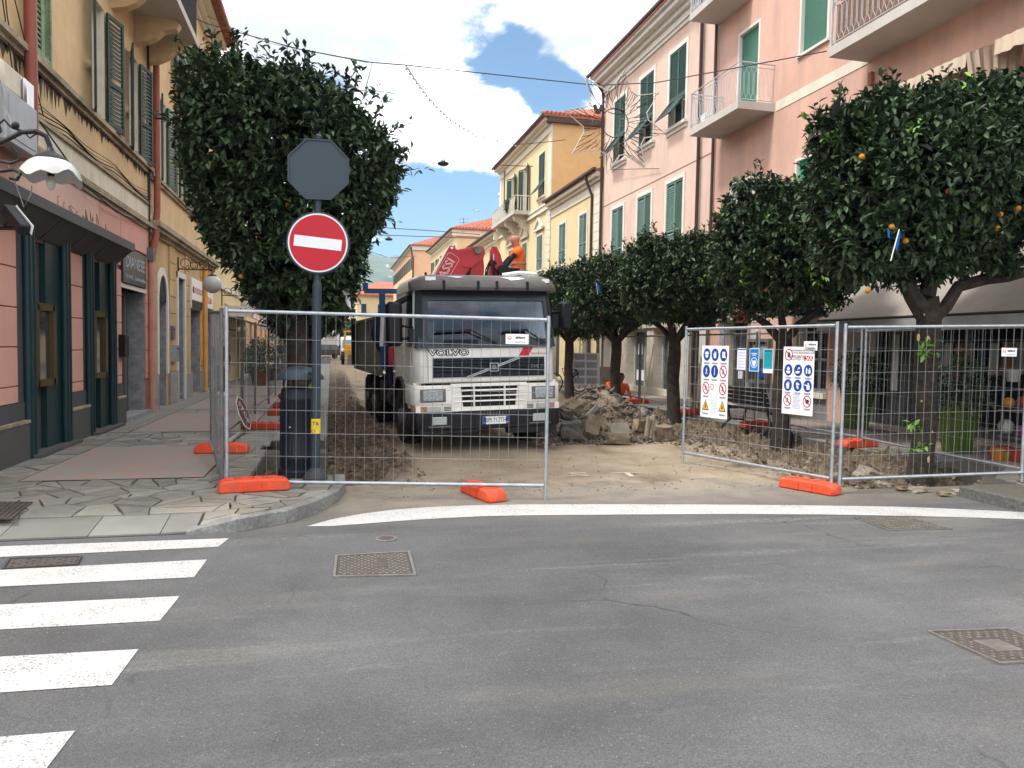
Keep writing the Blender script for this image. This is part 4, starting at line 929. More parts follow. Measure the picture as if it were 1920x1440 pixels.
b=MB(T);b.box(18.30,18.42,.15,2.52,0,.03);b.box(19.65,19.9,.15,2.52,0,.03);b.build('door_jamb',M_marble,HB)
b=MB(T);b.box(18.42,19.65,.15,2.5,-.34,-.30);o=b.build('office_door',M_pane,HB)
b=MB(T);b.box(18.98,19.06,.15,2.5,-.30,-.26);b.box(18.42,18.5,.15,2.5,-.30,-.26);b.box(18.42,19.65,2.1,2.16,-.299,-.262);b.build('door_frame',M_galvd,o)
for k,(v_,m_)in enumerate(((1.55,M_signwhite),(1.25,mat('pale_poster',(0.45,0.50,0.52),.6)),(.9,M_signwhite))):b=MB(T);b.box(19.1,19.35,v_,v_+.22,-.298,-.29);b.build('door_notice',m_,o)
b=MB(T);b.box(15.02,16.22,.75,2.45,-.29,-.25);o=b.build('shop_window',M_pane,HB);b=MB(T)
for q_ in((15.02,15.10,.75,2.45),(16.14,16.22,.75,2.45),(15.55,15.62,.75,2.45),(15.02,16.22,2.38,2.45),(15.02,16.22,.75,.83),(15.02,16.22,1.5,1.55)):b.box(*q_,-.25,-.21)
b.build('window_frame',M_railing,o);b=MB(T);b.box(14.95,16.3,.62,.75,0,.12);b.build('window_sill',M_trimw,HB)
# big shop front under the awning
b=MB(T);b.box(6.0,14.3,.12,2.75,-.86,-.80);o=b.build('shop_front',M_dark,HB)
b=MB(T)
for u in(6.2,7.6,9.0,10.4,11.8,13.2,14.2):b.box(u,u+.09,.15,2.65,-.80,-.70)
b.box(6.0,14.3,.15,.35,-.80,-.72);b.build('mullion',M_galvd,o)
b=MB(T);b.box(12.6,14.0,.3,2.3,-.79,-.785);b.build('blind',mat('grey_blind',(0.10,0.10,0.10),.8),o)
b=MB(T);b.box(13.55,13.75,.9,2.1,-.68,-.66);b.build('hanging_board',mat('pale_board',(0.4,0.4,0.38),.7),o)
pipe(HB,[(XR-.08,20.55,12.9),(XR-.08,20.55,.15)],.045,M_pipeb)
cornice(HB,T,5,20.6,13.7,((0,.15,.2),(.15,.3,.5)),M_trim,'eaves_cornice');b=MB(T);b.box(5,20.6,14.0,14.15,-10,.6);b.build('roof',M_tile,HB)
# balconies
def loops(b,p,q,v0,v1,n):
 for k in range(n):
  t0=(k+.12)/n;t1=(k+.88)/n;A=(p[0]+(q[0]-p[0])*t0,p[1]+(q[1]-p[1])*t0);B_=(p[0]+(q[0]-p[0])*t1,p[1]+(q[1]-p[1])*t1);mm_=((A[0]+B_[0])/2,(A[1]+B_[1])/2)
  pts=[(*mm_,v0+.05),(*A,v0+.16),(*A,v1-.16),(*mm_,v1-.05),(*B_,v1-.16),(*B_,v0+.16),(*mm_,v0+.05)]
  b.tube([(x_,z_,y_)for x_,y_,z_ in pts],.0065,4)
  b.tube([(mm_[0],v1-.05,mm_[1]),(mm_[0],v1,mm_[1])],.006,4);b.tube([(mm_[0],v0,mm_[1]),(mm_[0],v0+.05,mm_[1])],.006,4)
def balcony(u0,u1,v,pr,rv=1.0,n=26,ov=True,m=M_railing):
 b=MB(T);b.box(u0,u1,v,v+.20,0,pr);o=b.build('balcony',M_slab,HB)
 b=MB(T);a0=u0+.04;a1=u1-.04;q_=pr-.03;v0=v+.26;v1=v+.2+rv-.12
 for vv,rr in((v0,.012),(v1,.012),(v1+.11,.02)):b.tube([(a0,vv,.0),(a0,vv,q_),(a1,vv,q_),(a1,vv,0)],rr,6)
 for(x_,y_)in((a0,q_),(a1,q_),((a0+a1)/2,q_)):b.box(x_-.02,x_+.02,v+.1,v1+.12,y_-.02,y_+.02)
 if ov:loops(b,(a0,q_),(a1,q_),v0,v1,n);loops(b,(a0,.05),(a0,q_),v0,v1,max(3,int(n*pr/(u1-u0))));loops(b,(a1,.05),(a1,q_),v0,v1,max(3,int(n*pr/(u1-u0))))
 b.build('railing',m,o,kind='stuff');return o
bl=balcony(17.50,20.18,7.88,1.05,n=20)
b=MB(T);b.box(19.75,20.0,8.08,8.45,.3,.8);tag(b.build('air_conditioner',M_signwhite,bevel=.02),'small white box unit standing on the lower right balcony floor','air conditioner')
balcony(6.0,14.02,7.88,.98,n=52);balcony(18.72,20.55,11.30,.95,n=14)
b=MB(T);b.box(6.2,13.9,8.1,8.9,.90,.905);b.build('balcony_screen',mat('reed_screen',(0.22,0.13,0.09),.9,var=.4,scale=20),HB)
# beige awnings over windows on the first floor
def sm_awning(u0,u1,v,label,drape=0.9):
 t=thing('awning',label,'awning',(XR,(u0+u1)/2,v-.7));b=MB(T);n_=60
 top=[]
 for k in range(n_+1):
  u=u0+(u1-u0)*k/n_;z_=math.sin(k*1.05)*.012
  top.append(((u,v,.02),(u,v-.22,.60+z_),(u,v-.46-.025*abs(math.sin(k*.32)),.62+z_*1.6)))
 vs_=[p for r_ in top for p in r_];fs_=[]
 for k in range(n_):
  for j in range(2):i0=k*3+j;fs_.append((i0,i0+3,i0+4,i0+1))
 b.add(vs_,fs_);b.build('canvas',M_clothb,t,smooth=True)
 for ue,s_ in((u0,-1),(u1,1)):
  b=MB(T);vs_=[];fs_=[];m_=10
  for k in range(m_+1):
   f=k/m_;wv=.02+.60*f;off=math.sin(k*1.9)*.035
   vs_+=[(ue+off*.4,v-.22*f,wv),(ue+off+s_*.05,v-.22*f-drape*.55,wv*.92),(ue+off*1.4+s_*.02,v-drape,wv*.75)]
  for k in range(m_):
   for j in range(2):i0=k*3+j;fs_.append((i0,i0+3,i0+4,i0+1))
  b.add(vs_,fs_);b.build('side_curtain',M_clothb,t,smooth=True)
sm_awning(10.82,12.90,7.05,'beige scalloped awning with draped side curtains under the near balcony')
sm_awning(8.1,10.25,7.05,'beige awning curtain cut by the right edge, beyond the scalloped awning')
# junction bracket and cable stub
b=MB(T);b.box(13.82,13.92,7.35,7.62,0,.08);b.build('cable_box',mat('rusty_box',(0.32,0.1,0.06),.7),HB)
# ---- right: pale pink house with green louvred shutters
HA=house('pale pink house with two rows of green louvred shutters, mid right',20.64,30.05,TR,12.9)
us3=((22.48,23.86),(24.98,26.34),(27.6,28.95));ops=[]
for a,c in us3:ops+=[(a+.08,c-.08,9.12,11.60),(a+.08,c-.08,5.0,7.3)]
g_ops=[(23.35,24.55,.18,2.42,.4),(25.15,27.05,.18,2.42,.5),(27.9,29.6,.18,2.42,.4),(21.2,21.9,.18,2.3,.2)]
wallsheet(HA,T,20.64,30.05,0,3.55,g_ops,mat('cream_render',(0.60,0.55,0.47),.85,dirt=(.45,.4,.33),streak=True),.4,'ground_floor_wall',reveal=M_cream)
wallsheet(HA,T,20.64,30.05,3.55,12.35,ops,M_pinkA,.22,'wall',reveal=M_cream);shellb(HA,T,20.64,30.05,12.9,10,M_pinkA)
for i,(a,c)in enumerate(us3):
 a+=.08;c-=.08
 for(v0,v1,fl)in((9.12,11.60,True),(5.0,7.3,False)):
  pane(HA,T,a,c,v0,v1,.2,m=M_dark);surround(HA,T,a,c,v0,v1,M_trimw,.13,.04,sill=fl)
  closed_pair(HA,T,a,c,v0,v1,M_shutp if not fl else M_shut,.0,flap=fl,rails=(.3,),fl=.36+.03*i)
b=MB(T);b.box(20.64,30.05,7.62,7.65,0,.012);b.build('shadow_strip',mat('shadow_joint',(0.35,0.2,0.17),.9),HA)  # raised strip, not a groove; the joint's shadow is put into its colour
cornice(HA,T,20.64,30.15,12.2,((0,.12,.06),(.12,.34,.12),(.34,.50,.26),(.50,.66,.5),(.66,.74,.62)),M_trimw,'eaves_cornice');gutter(HA,T,20.64,30.3,13.02,.72)
b=MB(T);b.hexa([(20.64,12.95,.6),(30.3,12.95,.6),(30.3,12.95,-10),(20.64,12.95,-10)],[(20.64,13.08,.6),(30.3,13.08,.6),(30.3,14.6,-5),(20.64,14.6,-5)]);b.build('roof',M_tile,HA)
pipe(HA,[(XR-.5,30.0,13.0),(XR-.3,30.0,12.6),(XR-.1,30.0,12.3),(XR-.1,30.0,.2)],.06,M_pipeb);pipe(HA,[(XR-.5,21.42,13.0),(XR-.1,21.42,12.4),(XR-.1,21.42,.2)],.055,M_pipeb)
# stone-tiled shop front
M_wtile=mat('travertine_wall_tile',(0.50,0.44,0.37),.6,var=.1,rnd=.16,dirt=(.38,.3,.22),damt=.5,dscale=4)
tm=MB().box(-.11,.11,-.115,.115,0,.02).mesh('wall_tile',M_wtile)
def tiles(u0,u1,v0,v1,face='front',depth=.4):
 nu=max(1,round((u1-u0)/.23));nv=max(1,round((v1-v0)/.24));su=(u1-u0)/nu;sv=(v1-v0)/nv
 for i in range(nu):
  for j in range(nv):
   u=u0+(i+.5)*su;v=v0+(j+.5)*sv
   o=link('wall_tile',tm,HA);Mx=(T@Matrix.Translation((u,v,0.001))@Matrix.Diagonal((su/.23,sv/.24,1,1)))if face=='front'else(T@Matrix.Translation((u1 if face=='near'else u0,v,-depth/2))@Matrix.Rotation(R(90),4,'Y')@Matrix.Diagonal((depth/.23,sv/.24,.3 if 1 else 1,1)))
   o.matrix_basis=Mx
for a,c in((22.75,23.33),(24.57,25.12),(27.07,27.88),(29.62,30.03)):tiles(a,c,.35,2.42)
b=MB(T);b.box(22.7,30.04,.1,.34,0,.06);b.build('plinth',M_cream,HA)
b=MB(T);b.box(22.7,30.04,2.45,2.85,0,.10);b.build('fascia',mat('beige_fascia',(0.45,0.38,0.31),.8),HA)
for(a,c)in((23.35,24.55),(25.15,27.05),(27.9,29.6)):
 b=MB(T);b.box(a,c,.18,2.42,-.46,-.40);o=b.build('shop_window',mat('green_tinted_glass',(0.05,0.075,0.07),.1,var=.4,scale=3,spec=.8),HA)
 b=MB(T);b.box(a,a+.06,.18,2.42,-.40,-.34);b.box(c-.06,c,.18,2.42,-.40,-.34);b.box((a+c)/2-.03,(a+c)/2+.03,.18,2.42,-.40,-.35);b.box(a,c,2.34,2.42,-.399,-.345);b.build('window_frame',M_railing,o)
b=MB(T);b.box(25.2,26.0,1.0,1.3,-.395,-.38);b.box(26.2,26.9,.5,.9,-.395,-.38);b.box(26.4,26.8,1.5,1.9,-.395,-.38);b.build('window_display',M_signwhite,HA)
# ---- right: low yellow wing and the taller yellow house
HC=house('low yellow house wing between the pale pink house and the taller yellow one',30.07,37.7,TR,9.3)
o1=[(32.0,33.0,5.75,7.75),(35.1,36.15,5.8,7.8)]
go=[(31.2,32.3,.2,2.6),(33.6,34.8,.2,2.6),(35.8,37.0,.2,2.6)]
wallsheet(HC,T,30.07,37.7,0,8.4,o1+go,M_yellow,.22,'wall',reveal=M_cream);shellb(HC,T,30.07,37.7,9.2,10,M_yellow)
for a,c,v0,v1 in o1:surround(HC,T,a,c,v0,v1,M_trimw,.12,.04,sill=True);pane(HC,T,a,c,v0,v1,.2,m=M_dark);closed_pair(HC,T,a,c,v0,v1,M_shutp,0,rails=(.35,))
for a,c,v0,v1 in go:b=MB(T);b.box(a,c,v0,v1,-.24,-.2);b.build('ground_floor_opening',M_pane,HC)
cornice(HC,T,30.07,37.7,8.4,((0,.10,.05),(.10,.42,.03),(.42,.55,.16),(.55,.72,.32)),M_trim,'eaves_cornice');gutter(HC,T,29.9,37.7,9.2,.45)
b=MB(T);b.hexa([(30.07,9.12,.36),(37.7,9.12,.36),(37.7,9.12,-10),(30.07,9.12,-10)],[(30.07,9.22,.36),(37.7,9.22,.36),(37.7,10.8,-5),(30.07,10.8,-5)]);b.build('roof',M_tile,HC)
b=MB(T);v=3.2
while v<8.35:b.box(30.1,31.0,v,v+.37,0,.06);v+=.39
b.build('quoin',M_trim,HC,kind='stuff');b=MB(T);b.box(30.07,37.7,4.0,4.25,0,.08);b.build('string_course',M_trim,HC)
pipe(HC,[(XR-.45,31.15,9.15),(XR-.1,31.15,8.3),(XR-.1,31.15,.2)],.06,M_pipeb)
HD=house('taller yellow house with a small stone balcony and tiled roof, beyond the low wing',37.7,50,TR,13.6)
u_=[(38.98,40.2,9.85,12.2),(42.5,43.6,9.6,12.25),(45.6,46.6,10.4,12.35)]
l_=[(39.2,40.35,5.9,7.8),(42.5,43.6,5.9,7.8),(46.0,47.1,5.9,7.8)]
go=[(38.6,40,.2,2.6),(42,43.6,.2,2.6),(45.6,47.4,.2,2.6)]
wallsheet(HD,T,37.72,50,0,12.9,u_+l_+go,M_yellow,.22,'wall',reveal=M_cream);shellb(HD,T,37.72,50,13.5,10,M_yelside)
for i,(a,c,v0,v1)in enumerate(u_):
 surround(HD,T,a,c,v0,v1,M_trim,.12,.04,sill=(i!=1));pane(HD,T,a,c,v0,v1,.2)
 if i==0:closed_pair(HD,T,a,c,v0,v1,M_shut,0,flap=True,fl=.35)
 else:leaf(HD,lframe(T,a-.01,v0,.04,R(20),-1),.5,v1-v0,M_shut,step=.08,rails=());leaf(HD,lframe(T,c+.01,v0,.04,R(20),1),.5,v1-v0,M_shut,step=.08,rails=())
for a,c,v0,v1 in l_:
 surround(HD,T,a,c,v0,v1,M_trim,.12,.04);pane(HD,T,a,c,v0,v1,.2,m=M_dark);closed_pair(HD,T,a,c,v0,v1,M_shutp,0)
 b=MB(T);mu=(a+c)/2;b.prism([(a-.25,v1+.35),(c+.25,v1+.35),(mu,v1+.85)],lambda p_,q_,w3:(p_,q_,w3),0,.08)
 b.beam((a-.3,v1+.36,.12),(mu,v1+.92,.12),.12,.12);b.beam((c+.3,v1+.36,.12),(mu,v1+.92,.12),.12,.12);b.beam((a-.3,v1+.33,.12),(c+.3,v1+.33,.12),.12,.10);b.build('pediment',M_trim,HD)
for a,c,v0,v1 in go:b=MB(T);b.box(a,c,v0,v1,-.24,-.2);b.build('ground_floor_opening',M_pane,HD)
cornice(HD,T,37.72,50,12.9,((0,.12,.08),(.12,.40,.05),(.40,.52,.22),(.52,.68,.45)),M_trim,'eaves_cornice');gutter(HD,T,37.5,50,13.62,.6)
cornice(HD,T,37.72,50,8.95,((0,.12,.14),(.12,.3,.05),(.3,.4,.12)),M_trim,'string_course')
b=MB(T)
for(u,wd)in((37.74,.55),(49.4,.58)):b.box(u,u+wd,9.4,12.9,0,.05)
v=3.2
while v<8.9:b.box(37.74,38.5,v,v+.37,0,.05);v+=.39
b.build('pilaster',M_trim,HD)
b=MB(T);b.hexa([(37.5,13.58,.5),(50,13.58,.5),(50,13.58,-10.3),(37.5,13.58,-10.3)],[(37.5,13.70,.5),(50,13.70,.5),(47,15.6,-5),(41,15.6,-5)]);rf=b.build('roof',M_tile,HD)
# curved roof tiles along the visible gable-side edge
b=MB(T)
for k in range(46):b.tube([(37.42,13.74+.0,.4-k*.23),(38.4,14.02,.4-k*.23)],.075,6)
b.build('roof_tile',M_tile,rf,kind='stuff')
b=MB(T);b.box(37.5,37.9,13.3,13.55,-10,.3);b.build('eaves_board',M_pipeb,HD)
b=MB(T);b.box(41.9,48.0,9.30,9.50,0,1.0);bb=b.build('balcony',M_slab,HD)
for u in(42.7,44.9,47.2):b=MB(T);b.prism([(0,9.3),(.85,9.3),(.8,9.05),(.5,8.9),(.3,8.6),(0,8.4)],lambda a,c,w3:(w3,c,a),u-.15,u+.15);b.build('corbel',M_trim,bb)
b=MB(T)
for u in np.arange(42,48,.16):b.tube([(u,9.5,.93),(u,9.75,.96),(u,10.3,.92)],.02,5)
b.tube([(41.95,10.35,0),(41.95,10.35,.94),(47.95,10.35,.94),(47.95,10.35,0)],.03,5)
for wv in np.arange(.1,.9,.16):b.tube([(41.95,9.5,wv),(41.95,10.3,wv)],.02,5)
b.build('railing',mat('white_iron',(0.6,0.57,0.5),.6),bb,kind='stuff')
t=thing('chimney_aerial','small dark roof vent standing on the tiled roof behind the Christmas star','roof vent',tuple(onY(1121,215,38.6)));c=onY(1121,212,38.6);b=MB();b.tube([c-Vector((0,0,.5)),c],.06,8);b.build('vent_pipe',M_pipeb,t)
for s_ in(-1,1):b=MB();b.beam(c+Vector((s_*.05,0,0)),c+Vector((s_*.2,0,.42)),.16,.16);b.build('vent_head',M_pipeb,t)
# ---- right: houses beyond
def rhouse(a,c,hg,m,lab,side=None,hip=True,near=5.0,rise=2.2,deep=9):
 h_=house(lab,a,c,T,hg);n_=max(2,int((c-a)/3.2));ops=[]
 for k in range(n_):
  u=a+(k+.5)*(c-a)/n_;ops+=[(u-.6,u+.6,.2,2.6),(u-.5,u+.5,4.4,6.2)]+([(u-.5,u+.5,hg-3.0,hg-1.2)]if hg>9.9 else[])
 wallsheet(h_,T,a,c,0,hg,ops,m,.22,'wall',reveal=M_cream);shellb(h_,T,a,c,hg,deep,side or m)
 for o_ in ops:
  b=MB(T);b.box(o_[0],o_[1],o_[2],o_[3],-.26,-.22);b.build('window'if o_[2]>1 else 'shop_opening',M_pane,h_)
  if o_[2]>1:leaf(h_,lframe(T,o_[0],o_[2],.03,R(8),-1),.5,o_[3]-o_[2],M_shut,step=.12,rails=());leaf(h_,lframe(T,o_[1],o_[2],.03,R(8),1),.5,o_[3]-o_[2],M_shut,step=.12,rails=())
 cornice(h_,T,a,c,hg-.5,((0,.1,.06),(.1,.3,.04),(.3,.42,.25),(.42,.58,.5)),M_trim,'eaves_cornice');cornice(h_,T,a,c,3.8,((0,.2,.08),),M_trim,'string_course')
 b=MB(T);b.box(a-.25,a-.02,hg-.5,hg+.08,-deep,.45);b.build('gable_cornice',M_trim,h_)
 gutter(h_,T,a-.3,c,hg+.1,.62)
 b=MB(T);b.hexa([(a-.5,hg+.09,.55),(c,hg+.09,.55),(c,hg+.09,-deep-.4),(a-.5,hg+.09,-deep-.4)],[(a-.5,hg+.2,.55),(c,hg+.2,.55),(c-4,hg+rise,-deep/2),(a+near,hg+rise,-deep/2)]);r_=b.build('roof',M_tile,h_)
 b=MB(T);ns=int(deep/.28)
 for k in range(ns):
  wv=.4-(deep+.6)*k/ns;f=1-abs(wv+deep/2)/(deep/2+.5)
  if f>.04:b.tube([(a-.52,hg+.23,wv),(a-.5+(near+.5)*f,hg+.22+(rise-.2)*f,wv)],.075,5)
 b.build('roof_tile',M_tile,r_,kind='stuff');return h_
HE=rhouse(50.02,67.5,9.4,M_yellow,'long low yellow house with moulded eaves, behind the crane arm')
HF=rhouse(68.0,86.0,12.2,M_yellow,'yellow house with a terracotta hipped roof and chimney, beyond the long low one',near=5)
b=MB(T);b.box(70.4,71.6,12.0,16.3,-5.8,-4.7);b.box(70.3,71.7,16.3,16.55,-5.9,-4.6);b.build('chimney',M_trim,HF)
HG=rhouse(105,139,15.4,M_peach,'peach house with grey louvred windows under a red tiled roof, above the truck cab roof',near=7,rise=3.4,deep=14)
b=MB(T);b.box(104.8,104.97,10.4,12.6,-6.6,-5.4);b.build('window',M_pane,HG);b=MB(T);b.box(104.7,104.9,10.4,12.6,-5.35,-4.5);b.box(104.7,104.9,10.4,12.6,-7.5,-6.65);b.build('shutter',mat('slate_blue_shutter',(0.05,0.07,0.1),.6),HG)
pipe(HG,[(XR-.4,104.8,15.3),(XR-.25,104.75,14.2),(XR-.1,104.75,13.8),(XR-.1,104.75,4)],.12,M_pipeb)
# yellow block closing the view where the street bends
t=thing('house','bright yellow house with a red hipped roof closing the street at the bend','building',(8.5,152,0))
b=MB();b.box(4.9,16,150,166,0,11.2);b.build('wall',M_yellow,t)
b=MB();b.hexa([(4.2,149.2,11.2),(16.6,149.2,11.2),(16.6,166.5,11.2),(4.2,166.5,11.2)],[(4.2,149.2,11.5),(16.6,149.2,11.5),(12.2,157,14.6),(9.0,157,14.6)]);b.build('roof',M_tile,t)
for(x_,z_)in((5.7,7.6),(8.9,7.6),(5.7,3.4),(8.9,3.4),(12.2,7.6)):
 b=MB();b.box(x_-.15,x_+1.15,149.85,149.98,z_-.15,z_+2.15);o=b.build('window',M_trimw,t);b=MB();b.box(x_,x_+1,149.75,149.84,z_,z_+2);b.build('shutter',M_shutd,o)
t=thing('house','row of pale orange houses receding beyond the yellow house at the street bend','building',(3.4,190,0))
for k,(x_,y_,hg,m_)in enumerate(((4.0,168,10.4,M_trim),(3.0,190,9.6,M_peach),(1.4,215,8.6,M_pinkA),(-.5,240,8.2,M_peach))):
 b=MB();b.box(x_,x_+8,y_,y_+24,0,hg);o=b.build('wall',m_,t);b=MB();b.box(x_-.4,x_+8,y_-.4,y_+24,hg,hg+.4);b.build('roof',M_tile,o)
 b=MB()
 for j in range(3):
  for i in range(3):b.box(x_+.6+i*2.1,x_+1.4+i*2.1,y_-.08,y_-.01,1.5+j*3,3.2+j*3)
 b.build('window',M_shutd,o,kind='stuff')
# ---- hills beyond the town
hv=[];hn=160;hm=26
for j in range(hm+1):
 for i in range(hn+1):
  x_=-1500+3600*i/hn;f=j/hm;y_=1500+900*f
  rid=250+45*noise.fractal(Vector((x_/420,1.3,0)),1,2,4)-26*max(0,(x_-140)/260)+14*noise.fractal(Vector((x_/60,5,0)),1,2,4)
  hv.append((x_,y_,-5+rid*math.sin(f*math.pi/2)*(1+.12*noise.fractal(Vector((x_/120,y_/120,2)),1,2,5)*(1-f))))
hq=np.array([(j*(hn+1)+i,j*(hn+1)+i+1,(j+1)*(hn+1)+i+1,(j+1)*(hn+1)+i)for j in range(hm)for i in range(hn)])
M_hill=mat('wooded_hillside',(0.075,0.11,0.06),.95,var=.5,scale=.02,dirt=(0.16,0.16,0.10),dscale=.012,damt=.7)
hme=npmesh('hills',np.array(hv),hq,[M_hill]);hme.polygons.foreach_set('use_smooth',[True]*len(hme.polygons));struct(link('hills',hme))
b=MB()
for k in range(60):
 x_=random.uniform(20,420);f=random.uniform(.12,.85);y_=1500+900*f;i=int((x_+1500)/3600*hn);j=int(f*hm);z_=hv[j*(hn+1)+i][2];s_=random.uniform(4,9);b.box(x_,x_+s_*1.5,y_-12,y_-12+s_,z_-4,z_+s_*.7)
tag(b.build('hillside_houses',M_trimw),'scattered tiny pale houses on the far wooded hillside','houses',kind='stuff')
# ------------------------------------------------------------------ the tipper truck with its crane
CX,CY=2.555,12.04
TK=thing('truck','dirty white tipper truck with a red folding crane parked behind the fence','truck',(CX,CY,-0.045),R(4.0),ry=-R(1.6))
TK.scale=(1.045,1,1);WM[TK.name]=WM[TK.name]@Matrix.Diagonal((1.045,1,1,1))
def tb(b,name,m,parent=None,**k):return b.build(name,m,parent or TK,local=True,**k)
plan=[(-.93,-.02),(.93,-.02),(1.08,.03),(1.15,.14),(1.17,.32),(1.17,2.02),(-1.17,2.02),(-1.17,.32),(-1.15,.14),(-1.08,.03)]
def loft(b,levels):
 n=len(plan);vs=[];fs=[]
 for z,sx,dy in levels:
  for x_,y_ in plan:vs.append((x_*sx,y_+dy*(1-min(1,max(0,y_)/2.0)),z))
 for i in range(len(levels)-1):
  for k in range(n):fs.append((i*n+k,i*n+(k+1)%n,(i+1)*n+(k+1)%n,(i+1)*n+k))
 fs+=[tuple(range(n-1,-1,-1)),tuple(range((len(levels)-1)*n,len(levels)*n))];b.add(vs,fs)
b=MB();loft(b,[(1.16,1.0,0),(1.74,.995,.02)]);cab=tb(b,'cab_body',M_truckw,bevel=.012,smooth=True)
b=MB();loft(b,[(2.68,.965,.17),(2.80,.955,.22),(2.90,.91,.42),(2.93,.8,.6)]);tb(b,'cab_roof',M_truckw,smooth=True)
b=MB()
for s in(-1,1):
 b.hexa([(s*1.165,.20,1.74),(s*1.05,.02,1.74),(s*1.03,.10,1.74),(s*1.13,.30,1.74)],[(s*1.125,.32,2.70),(s*1.02,.18,2.70),(s*1.0,.26,2.70),(s*1.09,.42,2.70)])
 b.hexa([(s*1.165,1.05,1.74),(s*1.12,1.05,1.74),(s*1.12,1.16,1.74),(s*1.165,1.16,1.74)],[(s*1.125,1.05,2.7),(s*1.08,1.05,2.7),(s*1.08,1.16,2.7),(s*1.125,1.16,2.7)])
 b.hexa([(s*1.165,1.16,1.74),(s*1.12,1.16,1.74),(s*1.12,2.02,1.74),(s*1.165,2.02,1.74)],[(s*1.125,1.16,2.7),(s*1.08,1.16,2.7),(s*1.08,2.02,2.7),(s*1.125,2.02,2.7)])
b.box(-1.12,-.75,1.97,2.02,1.74,2.7);b.box(.75,1.12,1.97,2.02,1.74,2.7);b.box(-.75,.75,1.97,2.02,1.74,1.95);b.box(-.75,.75,1.97,2.02,2.55,2.7)
tb(b,'cab_frame',M_truckw)
b=MB()
for s in(-1,1):b.hexa([(s*1.15,.30,1.76),(s*1.14,.30,1.76),(s*1.14,1.05,1.76),(s*1.15,1.05,1.76)],[(s*1.11,.42,2.62),(s*1.10,.42,2.62),(s*1.10,1.05,2.62),(s*1.11,1.05,2.62)])
tb(b,'door_window',mat('dark_door_glass',(0.01,0.012,0.014),.1,spec=.8))
# windscreen with its black border
b=MB();b.hexa([(-1.03,-.022,1.86),(1.03,-.022,1.86),(1.03,-.010,1.86),(-1.03,-.010,1.86)],[(-.99,.165,2.70),(.99,.165,2.70),(.99,.175,2.70),(-.99,.175,2.70)]);ws=tb(b,'windscreen',glass('tinted_windscreen',(0.48,0.58,0.64),.52))
b=MB()
def wsp(x_,z_,o=-.03):f=(z_-1.74)/.96;return(x_*(1-.035*f),-.03+.195*f+o,z_)
def strip(b,x0,x1,z0,z1,t=.03):
 b.hexa([wsp(x0,z0),wsp(x1,z0),wsp(x1,z0,0),wsp(x0,z0,0)],[wsp(x0,z1),wsp(x1,z1),wsp(x1,z1,0),wsp(x0,z1,0)])
strip(b,-1.06,1.06,1.74,1.87);strip(b,-1.06,-.96,1.87,2.70);strip(b,.98,1.06,1.87,2.70);strip(b,-.96,.98,2.50,2.70)
tb(b,'windscreen_border',mat('black_glass_border',(0.015,0.022,0.028),.25))
b=MB()
for s in(-1,1):b.hexa([(s*1.0,-.075,1.73),(s*1.13,-.01,1.73),(s*1.17,.12,1.73),(s*1.02,-.03,1.73)],[(s*.99,-.04,1.92),(s*1.10,.02,1.92),(s*1.15,.16,1.92),(s*1.01,0,1.92)]);b.hexa([(s*1.05,-.06,1.90),(s*1.15,.10,1.90),(s*1.14,.16,1.90),(s*1.04,0,1.90)],[(s*1.01,.12,2.70),(s*1.10,.26,2.70),(s*1.09,.32,2.70),(s*1.0,.18,2.70)])
b.box(-1.02,1.02,-.075,-.025,1.725,1.765)
tb(b,'corner_deflector',mat('grey_blue_plastic',(0.05,0.062,0.075),.5,var=.15))
b=MB()
for z_ in(1.79,1.82,1.85):b.box(-.72,-.18,-.072,-.05,z_-.008,z_+.008);b.box(.28,.5,-.072,-.05,z_-.008,z_+.008)
tb(b,'air_inlet_slots',M_trblack)
# sun visor band over the windscreen
b=MB();prof=[(-.10,2.655),(-.13,2.70),(-.12,2.78),(-.06,2.86),(.05,2.905),(.10,2.90),(.10,2.66)]
n=len(prof);vs=[];fs=[];xs_=[-1.19,-1.15,-1.05,-.9,-.45,0,.45,.9,1.05,1.15,1.19]
for x_ in xs_:
 e=max(0,abs(x_)-.9)/.29
 for(y_,z_)in prof:vs.append((x_,y_+.24*e*e,z_-.10*e*e*(z_>2.75)))
for i in range(len(xs_)-1):
 for k in range(n):fs.append((i*n+k,i*n+(k+1)%n,(i+1)*n+(k+1)%n,(i+1)*n+k))
fs+=[tuple(range(n)),tuple(range((len(xs_)-1)*n,len(xs_)*n))[::-1]];b.add(vs,fs);vis=tb(b,'sun_visor',M_trgrey,smooth=True)
b=MB()
for x_ in(-.72,-.18,.12,.62):b.box(x_-.018,x_+.018,-.145,-.11,2.66,2.80);b.ball((x_,-.15,2.79),.014,6,4);b.ball((x_,-.14,2.70),.014,6,4)
tb(b,'visor_bracket',M_trblack,vis)
b=MB();b.box(-1.0,-.84,-.10,-.085,2.80,2.86);b.box(.88,1.0,-.09,-.07,2.79,2.85);tb(b,'marker_lamp',M_signwhite,vis)
b=MB()
for pts in([(.20,-.052,2.872),(.52,-.052,2.872),(.60,-.066,2.855),(.46,-.09,2.83),(.36,-.10,2.82),(.30,-.075,2.85)],[(-.66,-.05,2.873),(-.45,-.05,2.873),(-.40,-.06,2.862),(-.50,-.072,2.852)]):b.add(pts,[tuple(range(len(pts)))])
tb(b,'peeling_paint_patch',M_signwhite,vis)
b=MB();b.tube([(.35,.35,2.94),(.6,.25,2.975),(.9,.3,2.965),(1.02,.5,2.90)],.035,8);tb(b,'roof_duct',M_truckw,smooth=True)
b=MB();b.tube([(-.9,.4,2.86),(-.9,.4,2.97)],.02,6);tb(b,'roof_aerial',M_black)
